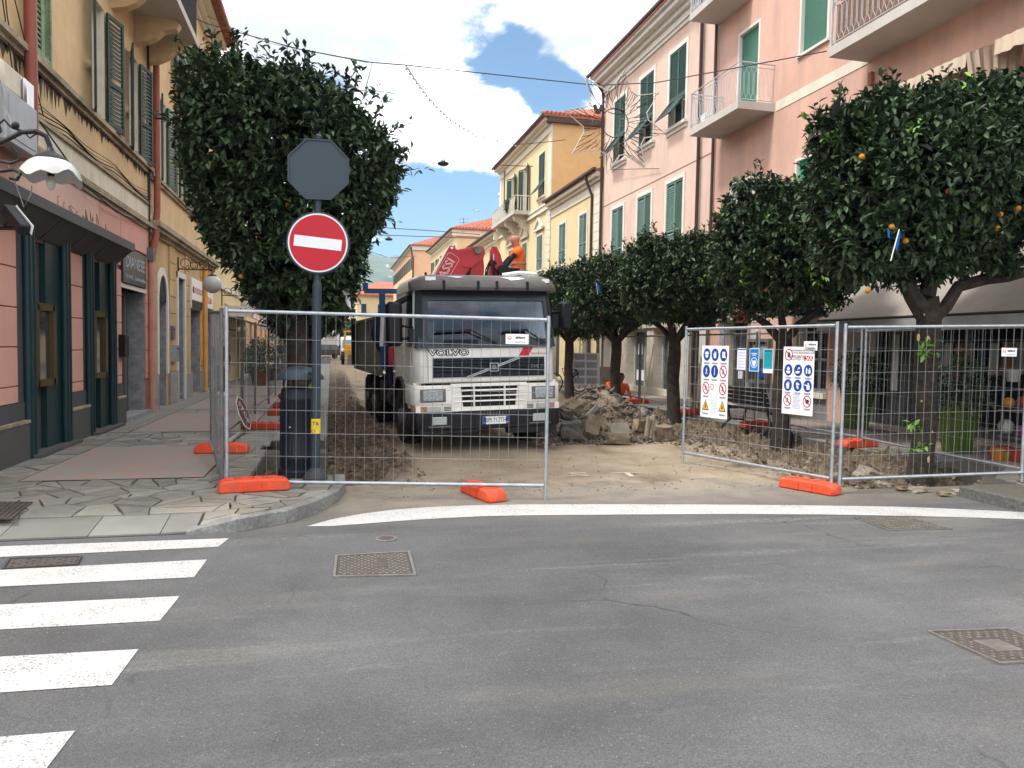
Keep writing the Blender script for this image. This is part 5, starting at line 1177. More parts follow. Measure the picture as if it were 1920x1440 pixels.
# inside of the cab
b=MB();b.box(-1.05,1.05,.12,.55,1.76,1.90);b.box(-.95,-.35,.9,1.5,1.75,2.35);b.box(.35,.95,.9,1.5,1.75,2.35);b.lathe([(.22,0),(.24,.02),(.22,.04)],(-.55,.55,2.0),16,'y');tb(b,'cab_interior',M_dark)
b=MB();b.ball((-.02,.085,1.98),(.15,.055,.075),10,8);b.ball((.09,.085,1.95),(.11,.05,.06),8,6);tb(b,'pink_cloth_on_dashboard',mat('fluorescent_pink_cloth',(0.9,0.07,0.08),.8))
# wipers
b=MB()
for(x0,x1,xb)in((-.85,-.28,.12),(.22,.62,.92)):
 b.tube([(xb,-.10,1.80),(x1,-.085,2.0),(x1-.05,-.08,2.02)],.013,6);b.beam((x0,-.072,1.985),(x1+.02,-.072,2.015),.02,.03)
tb(b,'wiper',M_black)
# front panel, lettering, grille
b=MB();b.box(-.965,.965,-.045,-.018,1.175,1.725);fp=tb(b,'front_panel',M_truckw,bevel=.008)
FT=lambda x_,z_,y_=-.047:frame((x_,y_,z_),(1,0,0),(0,0,1))
text('VOLVO',FT(-.64,1.645),.125,M_text,fp,sx=1.5,local=True,off=.012,extrude=.001);text('VOLVO',FT(-.64,1.645,-.0495),.125,M_signwhite,fp,sx=1.5,local=True,off=-.001,extrude=.0008)
b=MB();b.prism([(.49,1.585),(.655,1.585),(.735,1.722),(.575,1.722)],lambda a,c,w3:(a,w3,c),-.050,-.046);tb(b,'red_stripe',mat('red_decal',(0.50,0.02,0.05),.4),fp)
text('NordDiesel',FT(.83,1.62),.055,mat('red_decal',(0.5,0.02,0.05),.4),fp,local=True,extrude=.001)
b=MB();b.box(-.91,.93,-.050,-.046,1.235,1.575);tb(b,'grille_surround',mat('pale_metal_edge',(0.45,0.46,0.46),.4),fp,bevel=.002)
b=MB();b.box(-.895,.915,-.054,-.0505,1.25,1.56);gr=tb(b,'grille',mat('grille_black',(0.012,0.016,0.026),.4),fp)
gr.parent=TK;WM[gr.name]=wm(TK)
for z_ in(1.285,1.345,1.405,1.465,1.525):
 b=MB();b.hexa([(-.89,-.056,z_-.02),(.91,-.056,z_-.02),(.91,-.085,z_-.005),(-.89,-.085,z_-.005)],[(-.89,-.056,z_+.012),(.91,-.056,z_+.012),(.91,-.085,z_+.004),(-.89,-.085,z_+.004)]);tb(b,'grille_slat',mat('grille_black',(0.012,0.016,0.026),.4),gr)
b=MB();b.beam((-.37,-.095,1.255),(.47,-.095,1.565),.008,.014);b.beam((-.34,-.095,1.24),(.50,-.095,1.55),.008,.014);tb(b,'diagonal_bar',M_chrome,gr)
b=MB();b.box(-.005,.135,-.112,-.088,1.335,1.475);em=tb(b,'emblem',M_black,gr);b=MB()
for q_ in((-.005,.135,1.335,1.346),(-.005,.135,1.464,1.475),(-.005,.006,1.346,1.464),(.124,.135,1.346,1.464)):b.box(q_[0],q_[1],-.118,-.113,q_[2],q_[3])
o=tb(b,'emblem_frame',M_chrome,gr);b=MB();b.lathe([(.04,-.116),(.04,-.113),(.03,-.113)],(.065,0,1.405),16,'y');tb(b,'emblem_ring',mat('dim_metal',(0.2,.2,.2),.4,metal=.6),gr)
text('FM 7',FT(.78,1.40,-.088),.10,mat('dim_metal',(0.2,.2,.2),.4),gr,local=True)
b=MB();b.box(-.96,.96,.0,.3,1.10,1.175);tb(b,'bonnet_gap',M_dark)
# white bumper section
b=MB()
for s in(-1,1):
 b.prism([(s*.50,-.06),(s*1.08,-.055),(s*1.18,.0),(s*1.225,.12),(s*1.225,.62),(s*1.12,.62),(s*.50,.3)],lambda a,c,w3:(a,c,w3),.80,1.125)
bw=tb(b,'bumper_corner',M_truckw,bevel=.02,smooth=True)
b=MB()
for z0,z1,w_ in((1.095,1.145,.62),(1.02,1.045,.60),(.93,.95,.58),(.845,.868,.57),(.70,.765,.56)):
 b.hexa([(-w_,-.07,z0),(w_,-.07,z0),(w_,-.0,z0),(-w_,-.0,z0)],[(-w_,-.055,z1),(w_,-.055,z1),(w_,.0,z1),(-w_,.0,z1)])
for s in(-1,1):
 b.hexa([(s*.42,-.058,.70),(s*.62,-.058,.70),(s*.62,0,.70),(s*.42,0,.70)],[(s*.47,-.058,1.12),(s*.62,-.058,1.12),(s*.62,0,1.12),(s*.47,0,1.12)]);b.box(s*.25-.012,s*.25+.012,-.068,-.01,.74,1.10)
tb(b,'bumper_grille',M_truckw);b=MB();b.box(-.5,.5,-.02,.3,.7,1.12);tb(b,'bumper_grille_void',M_dark)
b=MB()
for s in(-1,1):b.box(*sorted((s*.50,s*1.17)),-.045,.3,.69,.80)
tb(b,'lamp_strip_body',M_truckw)
for s in(-1,1):
 b=MB();b.box(*sorted((s*.70,s*1.10)),-.066,-.058,.855,1.07);hl=tb(b,'headlight',mat('lamp_bezel',(0.13,0.13,0.125),.5),bevel=.006)
 b=MB();b.box(*sorted((s*.755,s*1.06)),-.088,-.067,.875,1.05);tb(b,'headlight_lens',M_lens,hl,bevel=.018,smooth=True)
 b=MB();b.box(*sorted((s*.78,s*1.0)),-.062,-.046,.705,.785);tb(b,'side_lamp',mat('clear_lens',(0.40,0.42,0.40),.25,var=.2),hl)
 b=MB();b.hexa([(s*1.0,-.062,.70),(s*1.18,-.03,.70),(s*1.22,.1,.70),(s*1.0,.1,.70)],[(s*1.0,-.062,.79),(s*1.18,-.03,.79),(s*1.22,.1,.79),(s*1.0,.1,.79)]);tb(b,'indicator',M_amber if s<0 else mat('pink_lens',(0.36,0.20,0.18),.3,var=.4),hl)
 b=MB()
 for z_ in(.72,.745,.77):b.box(*sorted((s*.62,s*.73)),-.052,-.044,z_-.006,z_+.006)
 tb(b,'vent_slots',M_black)
# black lower bumper, fog lamps, number plate
b=MB();b.prism([(-.95,-.10),(.95,-.10),(1.15,-.05),(1.22,.08),(1.22,.62),(1.0,.62),(1.0,.15),(-1.0,.15),(-1.0,.62),(-1.22,.62),(-1.22,.08),(-1.15,-.05)],lambda a,c,w3:(a,c,w3),.40,.69);lb=tb(b,'lower_bumper',M_trblack,bevel=.02,smooth=True)
b=MB();b.box(-1.12,-.2,-.06,.1,.34,.42);b.box(.30,1.12,-.06,.1,.30,.42);tb(b,'bumper_skirt',M_trblack)
for s in(-1,1):
 b=MB();b.box(*sorted((s*.70,s*.93)),-.125,-.10,.49,.62);o=tb(b,'fog_lamp',mat('clear_lens',(0.40,0.42,0.40),.25,var=.2),bevel=.01)
 b=MB();b.box(*sorted((s*.64,s*.99)),-.14,-.10,.455,.472);tb(b,'lamp_lip',M_trgrey,o)
 b=MB();b.box(*sorted((s*.24,s*.58)),-.108,-.10,.46,.64);tb(b,'bumper_step',M_black,lb,bevel=.004)
b=MB();b.box(-.13,.29,-.135,-.105,.475,.60);pl=tb(b,'number_plate',M_signwhite)
b=MB();b.box(-.13,-.085,-.1375,-.1355,.475,.60);b.box(.245,.29,-.1375,-.1355,.475,.60);tb(b,'plate_blue_band',M_signblue,pl)
text('BM 717TH',FT(.08,.537,-.137),.105,M_text,pl,sx=.74,local=True,extrude=.001);text('I',FT(-.108,.50,-.139),.04,M_signwhite,pl,local=True);text('SV',FT(.267,.50,-.139),.03,M_signwhite,pl,local=True)
b=MB()
for x_ in np.arange(-.2,.42,.05):b.box(x_,x_+.008,-.108,-.10,.62,.67)
tb(b,'plate_holder_ribs',M_trgrey,lb)
# mirrors
for s in(-1,1):
 x0,x1,z0,z1=(-1.58,-1.33,1.76,2.47)if s<0 else(1.26,1.47,2.0,2.50)
 b=MB();b.box(x0,x1,.05,.22,z0,z1);mr_=tb(b,'mirror',M_black,bevel=.05,smooth=True)
 b=MB();b.tube([(s*1.12,.25,z0+.18),(s*1.28,.18,z0+.12),((x0+x1)/2,.14,z0+.12)],.028,6);b.tube([(s*1.12,.25,z0+.30),((x0+x1)/2,.14,z0+.34)],.022,6);b.box(*sorted((s*1.12,s*1.22)),.1,.25,z0+.05,z0+.28);tb(b,'mirror_arm',M_black,mr_)
b=MB();b.hexa([(-1.50,.5,2.33),(-1.18,.42,2.50),(-1.18,.62,2.50),(-1.50,.7,2.33)],[(-1.48,.5,2.44),(-1.16,.42,2.62),(-1.16,.62,2.62),(-1.48,.7,2.44)]);tb(b,'kerb_mirror',M_black,bevel=.03,smooth=True)
b=MB();b.box(-1.178,-1.172,.32,1.12,1.18,1.74);b.box(-1.19,-1.172,.95,1.06,1.62,1.67);tb(b,'door',M_truckw)
# lower cab sides and wheel arches
b=MB()
for s in(-1,1):b.prism([(.0,1.16),(.0,.72),(.62,.72),(.66,.9),(.80,1.08),(1.0,1.16)],lambda a,c,w3:(w3,a+.12,c),*sorted((s*1.05,s*1.17)))
tb(b,'cab_side_panel',M_truckw)
def wheel(x_,y_,s,r=.52,w_=.30,steer=0):
 b=MB(Matrix.Translation((x_,y_,r+.0))@Matrix.Rotation(steer,4,'Z')@Matrix.Translation((-x_,-y_,-r)));xi=x_-s*w_/2;xo=x_+s*w_/2
 prof=[(r*.62,xi),(r*.9,xi),(r,xi+s*.05),(r,xo-s*.05),(r*.92,xo),(r*.62,xo-s*.01),(r*.58,xo-s*.05)]
 b.lathe([(p_[0],p_[1])for p_ in prof],(0,y_,r),32,'x')
 for k in range(36):
  a_=2*math.pi*k/36;b.beam((xi+s*.03,y_+math.cos(a_)*(r+.002),r+math.sin(a_)*(r+.002)),(xo-s*.03,y_+math.cos(a_+.09)*(r+.002),r+math.sin(a_+.09)*(r+.002)),.035,.03,(0,math.cos(a_),math.sin(a_)))
 o=tb(b,'wheel',M_rubber,smooth=True)
 b=MB(b.T);b.lathe([(r*.58,xo-s*.05),(r*.52,xo-s*.12),(r*.30,xo-s*.10),(r*.26,xo+s*.02),(r*.1,xo+s*.05)],(0,y_,r),24,'x')
 for k in range(10):a_=2*math.pi*k/10;b.ball((xo-s*.08,y_+math.cos(a_)*r*.40,r+math.sin(a_)*r*.40),.022,6,4)
 tb(b,'wheel_rim',mat('dusty_steel_rim',(0.13,0.12,0.11),.6,var=.25),o,smooth=True);return o
for s in(-1,1):
 wheel(s*1.03,1.36,s,steer=R(4));
 for y_ in(5.0,6.35):wheel(s*1.05,y_,s);wheel(s*.72,y_,s,w_=.26)
b=MB()
for s in(-1,1):
 for(yc,rr)in((1.36,.66),):
  pts=[(s*1.1,yc-rr*math.cos(a_),.55+rr*math.sin(a_))for a_ in np.linspace(.15,3.0,12)]
  for p_,q_ in zip(pts[:-1],pts[1:]):b.beam(p_,q_,.24,.03)
tb(b,'wheel_arch',M_trblack)
b=MB()
for s in(-1,1):b.box(*sorted((s*.30,s*.42)),.4,8.4,.78,1.04);b.box(*sorted((s*.65,s*1.1)),2.3,3.3,.55,.95);b.box(*sorted((s*.8,s*1.15)),3.5,4.3,.6,1.0)
b.box(-.5,.5,.5,2.2,.5,1.1);b.box(-1.0,1.0,1.25,1.47,.45,.6)
for y_ in(5,6.35):b.box(-1,1,y_-.1,y_+.1,.42,.62)
tb(b,'chassis',M_trblack)
b=MB();b.tube([(-1.0,2.35,.75),(-1.0,2.9,.75)],.22,16);tb(b,'air_tank',M_trblack,smooth=True)
# tipper body
b=MB();zb,zt=1.32,2.30;xo=1.24
b.box(-xo,xo,3.5,8.4,zb-.08,zb)
for s in(-1,1):b.box(*sorted((s*(xo-.04),s*xo)),3.5,8.4,zb,zt)
b.box(-xo,xo,3.5,3.56,zb,zt+.1);b.box(-xo,xo,8.34,8.4,zb,zt);tp=tb(b,'tipper_body',M_tipper)
b=MB()
for s in(-1,1):
 for y_ in np.arange(3.55,8.41,.60):b.hexa([(s*xo,y_-.05,zb-.1),(s*(xo+.055),y_-.035,zb-.1),(s*(xo+.055),y_+.035,zb-.1),(s*xo,y_+.05,zb-.1)],[(s*xo,y_-.05,zt),(s*(xo+.055),y_-.035,zt),(s*(xo+.055),y_+.035,zt),(s*xo,y_+.05,zt)])
 for y_ in np.arange(3.7,8.3,.30):b.hexa([(s*xo,y_-.04,zb-.1),(s*(xo+.03),y_-.02,zb-.1),(s*(xo+.03),y_+.02,zb-.1),(s*xo,y_+.04,zb-.1)],[(s*xo,y_-.01,zb+.42),(s*(xo+.01),y_-.01,zb+.42),(s*(xo+.01),y_+.01,zb+.42),(s*xo,y_+.01,zb+.42)])
 b.box(*sorted((s*(xo-.05),s*(xo+.06))),3.5,8.4,zt,zt+.06);b.box(*sorted((s*(xo-.05),s*(xo+.05))),3.5,8.4,zb-.18,zb-.08)
tb(b,'side_rib',M_tipper,tp)
b=MB()
for s in(-1,1):b.box(*sorted((s*(xo-.02),s*(xo+.10))),8.25,8.45,zb-.1,zt+.16)
tb(b,'tailboard_post',M_trblack,tp)
# blue tubular frame, tarpaulin roll and red cylinder behind the cab at left
b=MB();b.beam((-1.30,2.6,1.3),(-1.30,2.6,2.80),.10,.10);b.beam((-1.62,2.6,2.80),(-.7,2.6,2.80),.09,.09);b.beam((-1.60,2.6,2.80),(-1.60,2.6,2.95),.09,.09);tb(b,'blue_bracket',M_blue)
b=MB();b.tube([(-1.20,2.7,2.46),(-1.34,2.75,2.22),(-1.37,2.8,1.98),(-1.30,2.75,1.74),(-1.18,2.7,1.5)],[.08,.12,.14,.11,.06],10);b.tube([(-1.15,2.8,2.4),(-1.25,2.85,2.1),(-1.2,2.85,1.7),(-1.15,2.8,1.0)],[.08,.10,.10,.06],8);tb(b,'tarpaulin_roll',M_tarp,smooth=True)
b=MB();b.tube([(-1.37,2.3,1.75),(-1.34,2.3,2.30)],.035,8);tb(b,'white_rod',M_signwhite)
b=MB();b.tube([(-1.16,2.5,1.36),(-1.16,2.5,1.70),(-1.16,2.5,1.74)],[.07,.065,.03],14);tb(b,'red_cylinder',mat('faded_red_paint',(0.34,0.04,0.055),.5),smooth=True)
# crane
Tinv=wm(TK).inverted()
def ck(px,py,Y=15.1):return Tinv@onY(px,py,Y)
def cplate(name,pts,Y0,Y1,m=M_crane,parent=None,**k):
 b=MB();n=len(pts);A=[ck(x_,y_,Y0)for x_,y_ in pts];off=Tinv.to_3x3()@Vector((0,Y1-Y0,0));b.add(A+[p_+off for p_ in A],[tuple(range(n)),tuple(range(2*n-1,n-1,-1))]+[(i,(i+1)%n,n+(i+1)%n,n+i)for i in range(n)]);return tb(b,name,m,parent,**k)
cr_=cplate('crane_boom',[(807,530),(843,461),(847,459),(851,462),(857,468),(897,460),(904,462),(909,468),(910,476),(906,484),(884,500),(862,530)],15.0,15.35,bevel=.01)
cplate('crane_arm',[(884,499),(906,483),(908,500),(905,560),(874,560)],15.03,15.3)
cplate('boom_edge',[(803,530),(839,466),(842,463),(807,530)],14.99,15.36,M_cream,cr_)
cplate('boom_cylinder',[(868,519),(884,503),(889,507),(882,530),(866,530)],15.08,15.2,M_black,cr_)
cplate('boom_rib',[(857,480),(862,471),(884,467),(884,469.5),(863,473.5),(859,481)],14.985,15.0,M_crane,cr_)
cplate('boom_link',[(868,497),(880,498),(905,481),(908,483),(883,502),(868,500)],14.975,15.0,M_crane,cr_)
b=MB();c_=ck(896,469,14.97);b.lathe([(.075,0),(.075,.05),(.04,.06)],(c_.x,c_.y-.03,c_.z),16,'y');b.box(c_.x-.10,c_.x,c_.y-.03,c_.y+.01,c_.z+.02,c_.z+.06);tb(b,'boom_pivot',mat('greasy_metal',(0.12,0.14,0.12),.4,metal=.5),cr_)
b=MB();c_=ck(847,465,14.985);b.lathe([(.025,0),(.025,.02)],(c_.x,c_.y-.02,c_.z),10,'y');tb(b,'boom_eye',M_signwhite,cr_)
# lettering panel on the boom
p0=onY(822.5,531,14.975);p1=onY(852,481,14.975);dv=(p1-p0).normalized();nv=Vector((0,-1,0));upd=nv.cross(dv)
M_boomt=mat('pale_pink_lettering',(0.62,0.40,0.40),.5)
to=onY(848.5,484.5,14.988);TT=Tinv@frame(to,dv,upd)
text('FASSI',TT@Matrix.Translation((-.02,0,0)),.235,M_boomt,cr_,local=True,align='RIGHT',extrude=.002,off=.004)
b=MB(TT);e=.135
for r_ in((-1.0,.04,e-.01,e),(-1.0,.04,-e,-e+.01),(.07,.08,-e+.04,e-.04)):b.box(r_[0],r_[1],r_[2],r_[3],0,.003)
b.add([(.04,e,.002),(.08,e-.04,.002),(.07,e-.045,.002),(.035,e-.01,.002)],[(0,1,2,3)]);b.add([(.04,-e,.002),(.08,-e+.04,.002),(.07,-e+.045,.002),(.035,-e+.01,.002)],[(0,1,2,3)]);tb(b,'lettering_outline',M_boomt,cr_)
# second bracket with hoses, column and base
cplate('crane_bracket',[(905,560),(919,500),(920,468),(923,461),(927,468),(933,480),(937,497),(942,560)],15.15,15.25)
cplate('crane_bracket',[(926,462),(932,463),(939,478),(945,503),(948,560),(941,560),(938,500),(931,474)],15.35,15.45)
b=MB()
for(pts,r_)in(([(911,560),(913,512),(918,494),(925,487),(931,496)],.018),([(908,540),(911,505),(917,492),(922,484)],.014),([(926,560),(926,520),(926,484)],.022),([(913,505),(920,496),(930,505),(935,520)],.014)):b.tube([ck(x_,y_,15.08)for x_,y_ in pts],r_,6)
tb(b,'hydraulic_hose',M_black,smooth=True)
b=MB();a_=ck(926,488,15.07);b.tube([a_,a_+Vector((0,0,.12))],.02,8);tb(b,'ram_rod',M_chrome)
b=MB();b.box(-.75,-.25,2.35,2.85,.9,3.0);b.box(-.2,.15,2.4,2.9,.9,3.05);b.box(.22,.48,2.4,2.8,1.0,2.52);b.box(-1.1,1.1,2.3,3.0,.95,1.15);tb(b,'crane_column',M_crane,bevel=.01)
b=MB();b.box(.55,1.15,3.0,3.42,3.02,3.10);b.box(.60,.66,3.1,3.2,1.2,3.02);b.box(1.05,1.11,3.1,3.2,1.2,3.02);b.box(.62,1.08,3.0,3.4,2.25,2.30);b.box(.3,.56,3.0,3.1,2.9,2.96);seat=tb(b,'operator_seat',M_trblack)
b=MB();c_=ck(944,506,15.0);b.lathe([(.11,-.05),(.12,0),(.11,.05),(.05,.07)],(c_.x,c_.y,c_.z),16,'y');b.box(c_.x,c_.x+.35,c_.y+.05,c_.y+.15,c_.z-.08,c_.z+.05);tb(b,'hose_reel',M_black,smooth=True)
# ------------------------------------------------------------------ people
def skin(name,chains,m,parent,sub=2):
 """chains: lists of (point, radius); shared points join limbs into one continuous surface"""
 vs=[];rs=[];es=[];idx={}
 for ch_ in chains:
  prev=None
  for p_,r_ in ch_:
   key=tuple(round(c,4)for c in p_)
   if key not in idx:idx[key]=len(vs);vs.append(p_);rs.append(r_)
   if prev is not None and prev!=idx[key]:es.append((prev,idx[key]))
   prev=idx[key]
 me=bpy.data.meshes.new(name);me.from_pydata([tuple(v)for v in vs],es,[]);o=bpy.data.objects.new(name,me);col.objects.link(o)
 md=o.modifiers.new('s','SKIN');md.use_smooth_shade=True
 for i,r_ in enumerate(rs):me.skin_vertices[0].data[i].radius=(r_,r_)if not isinstance(r_,tuple)else r_
 me.skin_vertices[0].data[0].use_root=True
 ms=o.modifiers.new('u','SUBSURF');ms.levels=sub;ms.render_levels=sub
 dg=bpy.context.evaluated_depsgraph_get();m2=bpy.data.meshes.new_from_object(o.evaluated_get(dg));bpy.data.objects.remove(o)
 m2.materials.clear();m2.materials.append(m);m2.polygons.foreach_set('use_smooth',[True]*len(m2.polygons));m2.name=name
 return link(name,m2,parent)
V_=Vector
def hand(w_,d,side,s=1.0):
 """five finger chains closing from a palm at w_, pointing along d, thumb towards side"""
 d=V_(d).normalized();sd=V_(side).normalized();n=d.cross(sd).normalized();w_=V_(w_);ch=[]
 palm=w_+d*.05*s;ch.append([(w_,.028*s),(palm,(.034*s,.022*s))])
 for k,(o_,l_)in enumerate(((.030,.065),(.010,.078),(-.010,.072),(-.030,.056))):
  a_=palm+sd*o_*s+d*.03*s;ch.append([(palm,.030*s),(a_,.011*s),(a_+d*l_*.5*s+n*.008*s,.009*s),(a_+d*l_*.8*s+n*.032*s,.008*s)])
 ch.append([(palm,.030*s),(w_+d*.03*s+sd*.045*s,.012*s),(w_+d*.06*s+sd*.06*s+n*.02*s,.009*s)])
 return ch
def person(label,J,shirt,trousers,loc,skinm=M_skin,hair=None,sleeves=None,stripes=None,boots=M_black,gloves=None,face=(-1,0,0)):
 """J: joints in world space; one continuous body with clothes over it"""
 t=thing('person',label,'person',loc);g={k:V_(v)for k,v in J.items()}
 hd=g['head'];nk=g['neck'];pv=g['pelvis'];chs=g['chest'];wa=(pv+chs)/2
 fd=V_(face).normalized();rt_=fd.cross(V_((0,0,1))).normalized()
 body=[[(pv,.12),(wa,.13),(chs,.15),(nk,.075),(hd+V_((0,0,-.06)),.085),(hd+V_((0,0,.0)),.112),(hd+V_((0,0,.055)),.108),(hd+V_((0,0,.09)),.07)]]
 for s in('L','R'):
  body.append([(chs,.13),(g['sh'+s],.062),(g['el'+s],.043),(g['wr'+s],.030)]);body.append([(pv,.11),(g['hi'+s],.09),(g['kn'+s],.06),(g['an'+s],.042),(g['to'+s],.036)])
  dd=(g['wr'+s]-g['el'+s]).normalized();body+=hand(g['wr'+s],dd,rt_ if s=='L'else-rt_)
 skin('body',body,skinm,t)
 nose=hd+fd*.092;b=MB();b.ball(nose+V_((0,0,-.005)),(.018,.018,.026),8,6)
 for s in(-1,1):b.ball(hd+rt_*s*.082+V_((0,0,-.005)),(.016,.018,.03),8,6)
 b.build('nose_and_ears',skinm,t,smooth=True)
 b=MB()
 for s in(-1,1):b.ball(hd+fd*.079+rt_*s*.032+V_((0,0,.022)),.010,8,6)
 b.ball(hd+fd*.080+V_((0,0,-.045)),(.012,.022,.006),8,5);b.build('eyes_and_mouth',M_text,t,smooth=True)
 if hair is not None:b=MB();b.ball(hd-fd*.012+V_((0,0,.045)),(.098,.098,.085),14,10);b.build('hair',hair,t,smooth=True)
 sh=[[(pv+V_((0,0,.02)),.16),(wa,.165),(chs,.185),(nk-V_((0,0,.07)),.12)]]
 for s in('L','R'):
  e_=g['sh'+s].lerp(g['el'+s],.62);sh.append([(chs,.185),(g['sh'+s],.10),(e_,.088)])
 so_=skin('shirt',sh,shirt,t)
 if sleeves is not None:
  for s in('L','R'):skin('sleeve',[[(g['sh'+s].lerp(g['el'+s],.45),.062),(g['el'+s],.056),(g['wr'+s].lerp(g['el'+s],.08),.042)]],sleeves,t)
 if gloves is not None:
  for s in('L','R'):
   dd=(g['wr'+s]-g['el'+s]).normalized();skin('glove',hand(g['wr'+s]-dd*.01,dd,rt_ if s=='L'else-rt_,1.22),gloves,t)
 tr=[[(pv+V_((0,0,.04)),.135),(pv-V_((0,0,.03)),.135)]]
 for s in('L','R'):tr.append([(pv-V_((0,0,.03)),.135),(g['hi'+s],.105),(g['kn'+s],.075),(g['an'+s]+V_((0,0,.04)),.058)])
 skin('trousers',tr,trousers,t)
 for s in('L','R'):skin('boot',[[(g['an'+s]+V_((0,0,.08)),.056),(g['an'+s],.055),(g['to'+s],.046)]],boots,t)
 if stripes is not None:
  for f in stripes:
   c_=pv.lerp(chs,f);d_=(chs-pv).normalized();r_=.182;a_=d_.cross(V_((0,1,0))).normalized();b_=d_.cross(a_);b=MB();n=28;vs=[]
   for k in range(n):
    th_=2*math.pi*k/n;o_=a_*math.cos(th_)*r_+b_*math.sin(th_)*r_;vs+=[c_+o_-d_*.018,c_+o_+d_*.018]
   b.add(vs,[(2*k,2*((k+1)%n),2*((k+1)%n)+1,2*k+1)for k in range(n)]);b.build('reflective_band',M_grey,t)
 return t
person('bald worker in an orange high visibility shirt seated on the truck crane, head turned left',dict(head=(3.72,15.27,3.925),neck=(3.77,15.3,3.80),chest=(3.80,15.3,3.58),pelvis=(3.80,15.3,3.22),shL=(3.77,15.12,3.71),elL=(3.58,15.0,3.50),wrL=(3.44,15.02,3.30),shR=(3.80,15.49,3.70),elR=(3.60,15.55,3.5),wrR=(3.44,15.45,3.30),hiL=(3.72,15.2,3.18),knL=(3.36,15.16,3.12),anL=(3.32,15.18,2.70),toL=(3.18,15.18,2.64),hiR=(3.72,15.42,3.18),knR=(3.38,15.45,3.12),anR=(3.34,15.45,2.70),toR=(3.2,15.45,2.64)),M_hv,M_jeans,(3.8,15.3,3.06),sleeves=M_blackcloth,gloves=M_blackcloth,stripes=(.22,.62),skinm=mat('sunburnt_skin',(0.48,0.20,0.14),.5))
def W2(px,py,dy=0.0):return tuple(onY(px,py,21.4+dy))
person('worker in an orange jacket and dark hair stooping beside a tree behind the rubble heap',dict(head=W2(1165,707),neck=W2(1162,715),chest=W2(1162,728),pelvis=W2(1158,746,.25),shL=W2(1147,721,-.1),elL=W2(1138,719,-.3),wrL=W2(1146,729,-.45),shR=W2(1175,724,-.05),elR=W2(1180,736,-.1),wrR=W2(1183,746,-.15),hiL=W2(1152,749,.2),knL=W2(1150,748,-.15),anL=W2(1152,758,.1),toL=W2(1150,760,-.1),hiR=W2(1164,749,.2),knR=W2(1168,748,-.15),anR=W2(1166,758,.1),toR=W2(1167,760,-.1)),M_hv,M_blackcloth,W2(1158,762),hair=mat('dark_hair',(0.012,0.01,0.01),.8),sleeves=M_hv,skinm=mat('brown_skin',(0.20,0.10,0.07),.6),face=(.3,-1,-.3))
def standing(label,x_,y_,z_,shirt,trousers,hair,face=(0,-1,0),stride=.12,boots=M_black,sk=M_skin):
 f=V_(face).normalized();r_=f.cross(V_((0,0,1)));P_=lambda a,c,z2:V_((x_,y_,z_+z2))+r_*a+f*c
 return person(label,dict(head=P_(0,.02,1.58),neck=P_(0,0,1.46),chest=P_(0,0,1.25),pelvis=P_(0,0,.95),shL=P_(-.18,0,1.38),elL=P_(-.23,-.04,1.10),wrL=P_(-.21,.08,.88),shR=P_(.18,0,1.38),elR=P_(.23,-.02,1.10),wrR=P_(.21,.1,.88),hiL=P_(-.09,0,.88),knL=P_(-.10,stride*.6,.50),anL=P_(-.10,stride,.10),toL=P_(-.10,stride+.16,.05),hiR=P_(.09,0,.88),knR=P_(.10,-stride*.2,.50),anR=P_(.10,-stride,.10),toR=P_(.10,-stride+.16,.05)),shirt,trousers,(x_,y_,z_),hair=hair,sleeves=shirt,boots=boots,face=face,skinm=sk)
standing('passer-by in dark clothes and white shoes on the left pavement behind the mesh fence',-3.05,22.5,.12,mat('charcoal_jacket',(0.03,0.03,0.035),.9),M_blackcloth,mat('dark_hair',(0.012,0.01,0.01),.8),boots=M_signwhite,stride=.2)
standing('far passer-by in a navy coat walking away along the left pavement',-2.6,41,.12,mat('navy_coat',(0.02,0.03,0.06),.9),M_jeans,MATS['dark_hair'],face=(0,1,0))
standing('distant figure in a brown jacket standing by the chalkboard outside the cafe',-3.2,33.5,.12,mat('brown_jacket',(0.08,0.05,0.035),.9),M_blackcloth,MATS['dark_hair'],face=(1,0,0),stride=.05)
# ------------------------------------------------------------------ trees
def leaves(name,shoots,m,parent,L0=.11,nper=7,seed=1,young=0.0,droop=.25):
 """shoots: array (n,6) of base point and direction; each gets a short stem of folded leaves"""
 r_=np.random.default_rng(seed);n=len(shoots);P0=shoots[:,:3];D=shoots[:,3:]/np.linalg.norm(shoots[:,3:],axis=1,keepdims=True)
 t=r_.random((n,nper));base=P0[:,None,:]+D[:,None,:]*(t[...,None]*.20)
 rnd=r_.normal(size=(n,nper,3));rnd/=np.linalg.norm(rnd,axis=2,keepdims=True)
 ld=D[:,None,:]*.45+rnd*.95;ld[...,2]-=droop*r_.random((n,nper));ld/=np.linalg.norm(ld,axis=2,keepdims=True)
 q=r_.normal(size=(n,nper,3));q[...,2]=q[...,2]*.35;side=np.cross(ld,np.array([0,0,1.0]))+q*.45;side-=ld*(side*ld).sum(2,keepdims=True);side/=np.linalg.norm(side,axis=2,keepdims=True)
 nor=np.cross(side,ld);L_=L0*(.65+.6*r_.random((n,nper,1)));W_=L_*.24
 b0=base;tip=base+ld*L_-nor*L_*.10;l1=base+ld*L_*.42+side*W_+nor*L_*.07;l2=base+ld*L_*.42-side*W_+nor*L_*.07
 m1=base+ld*L_*.78+side*W_*.55+nor*L_*.0;m2=base+ld*L_*.78-side*W_*.55
 V=np.stack([b0,l1,m1,tip,m2,l2],2).reshape(-1,3);k=n*nper;i0=np.arange(k)[:,None]*6
 F=np.concatenate([i0+np.array([0,1,2,3]),i0+np.array([0,3,4,5])],1).reshape(-1,4)
 me=npmesh(name,V,F,[m]);return link(name,me,parent)
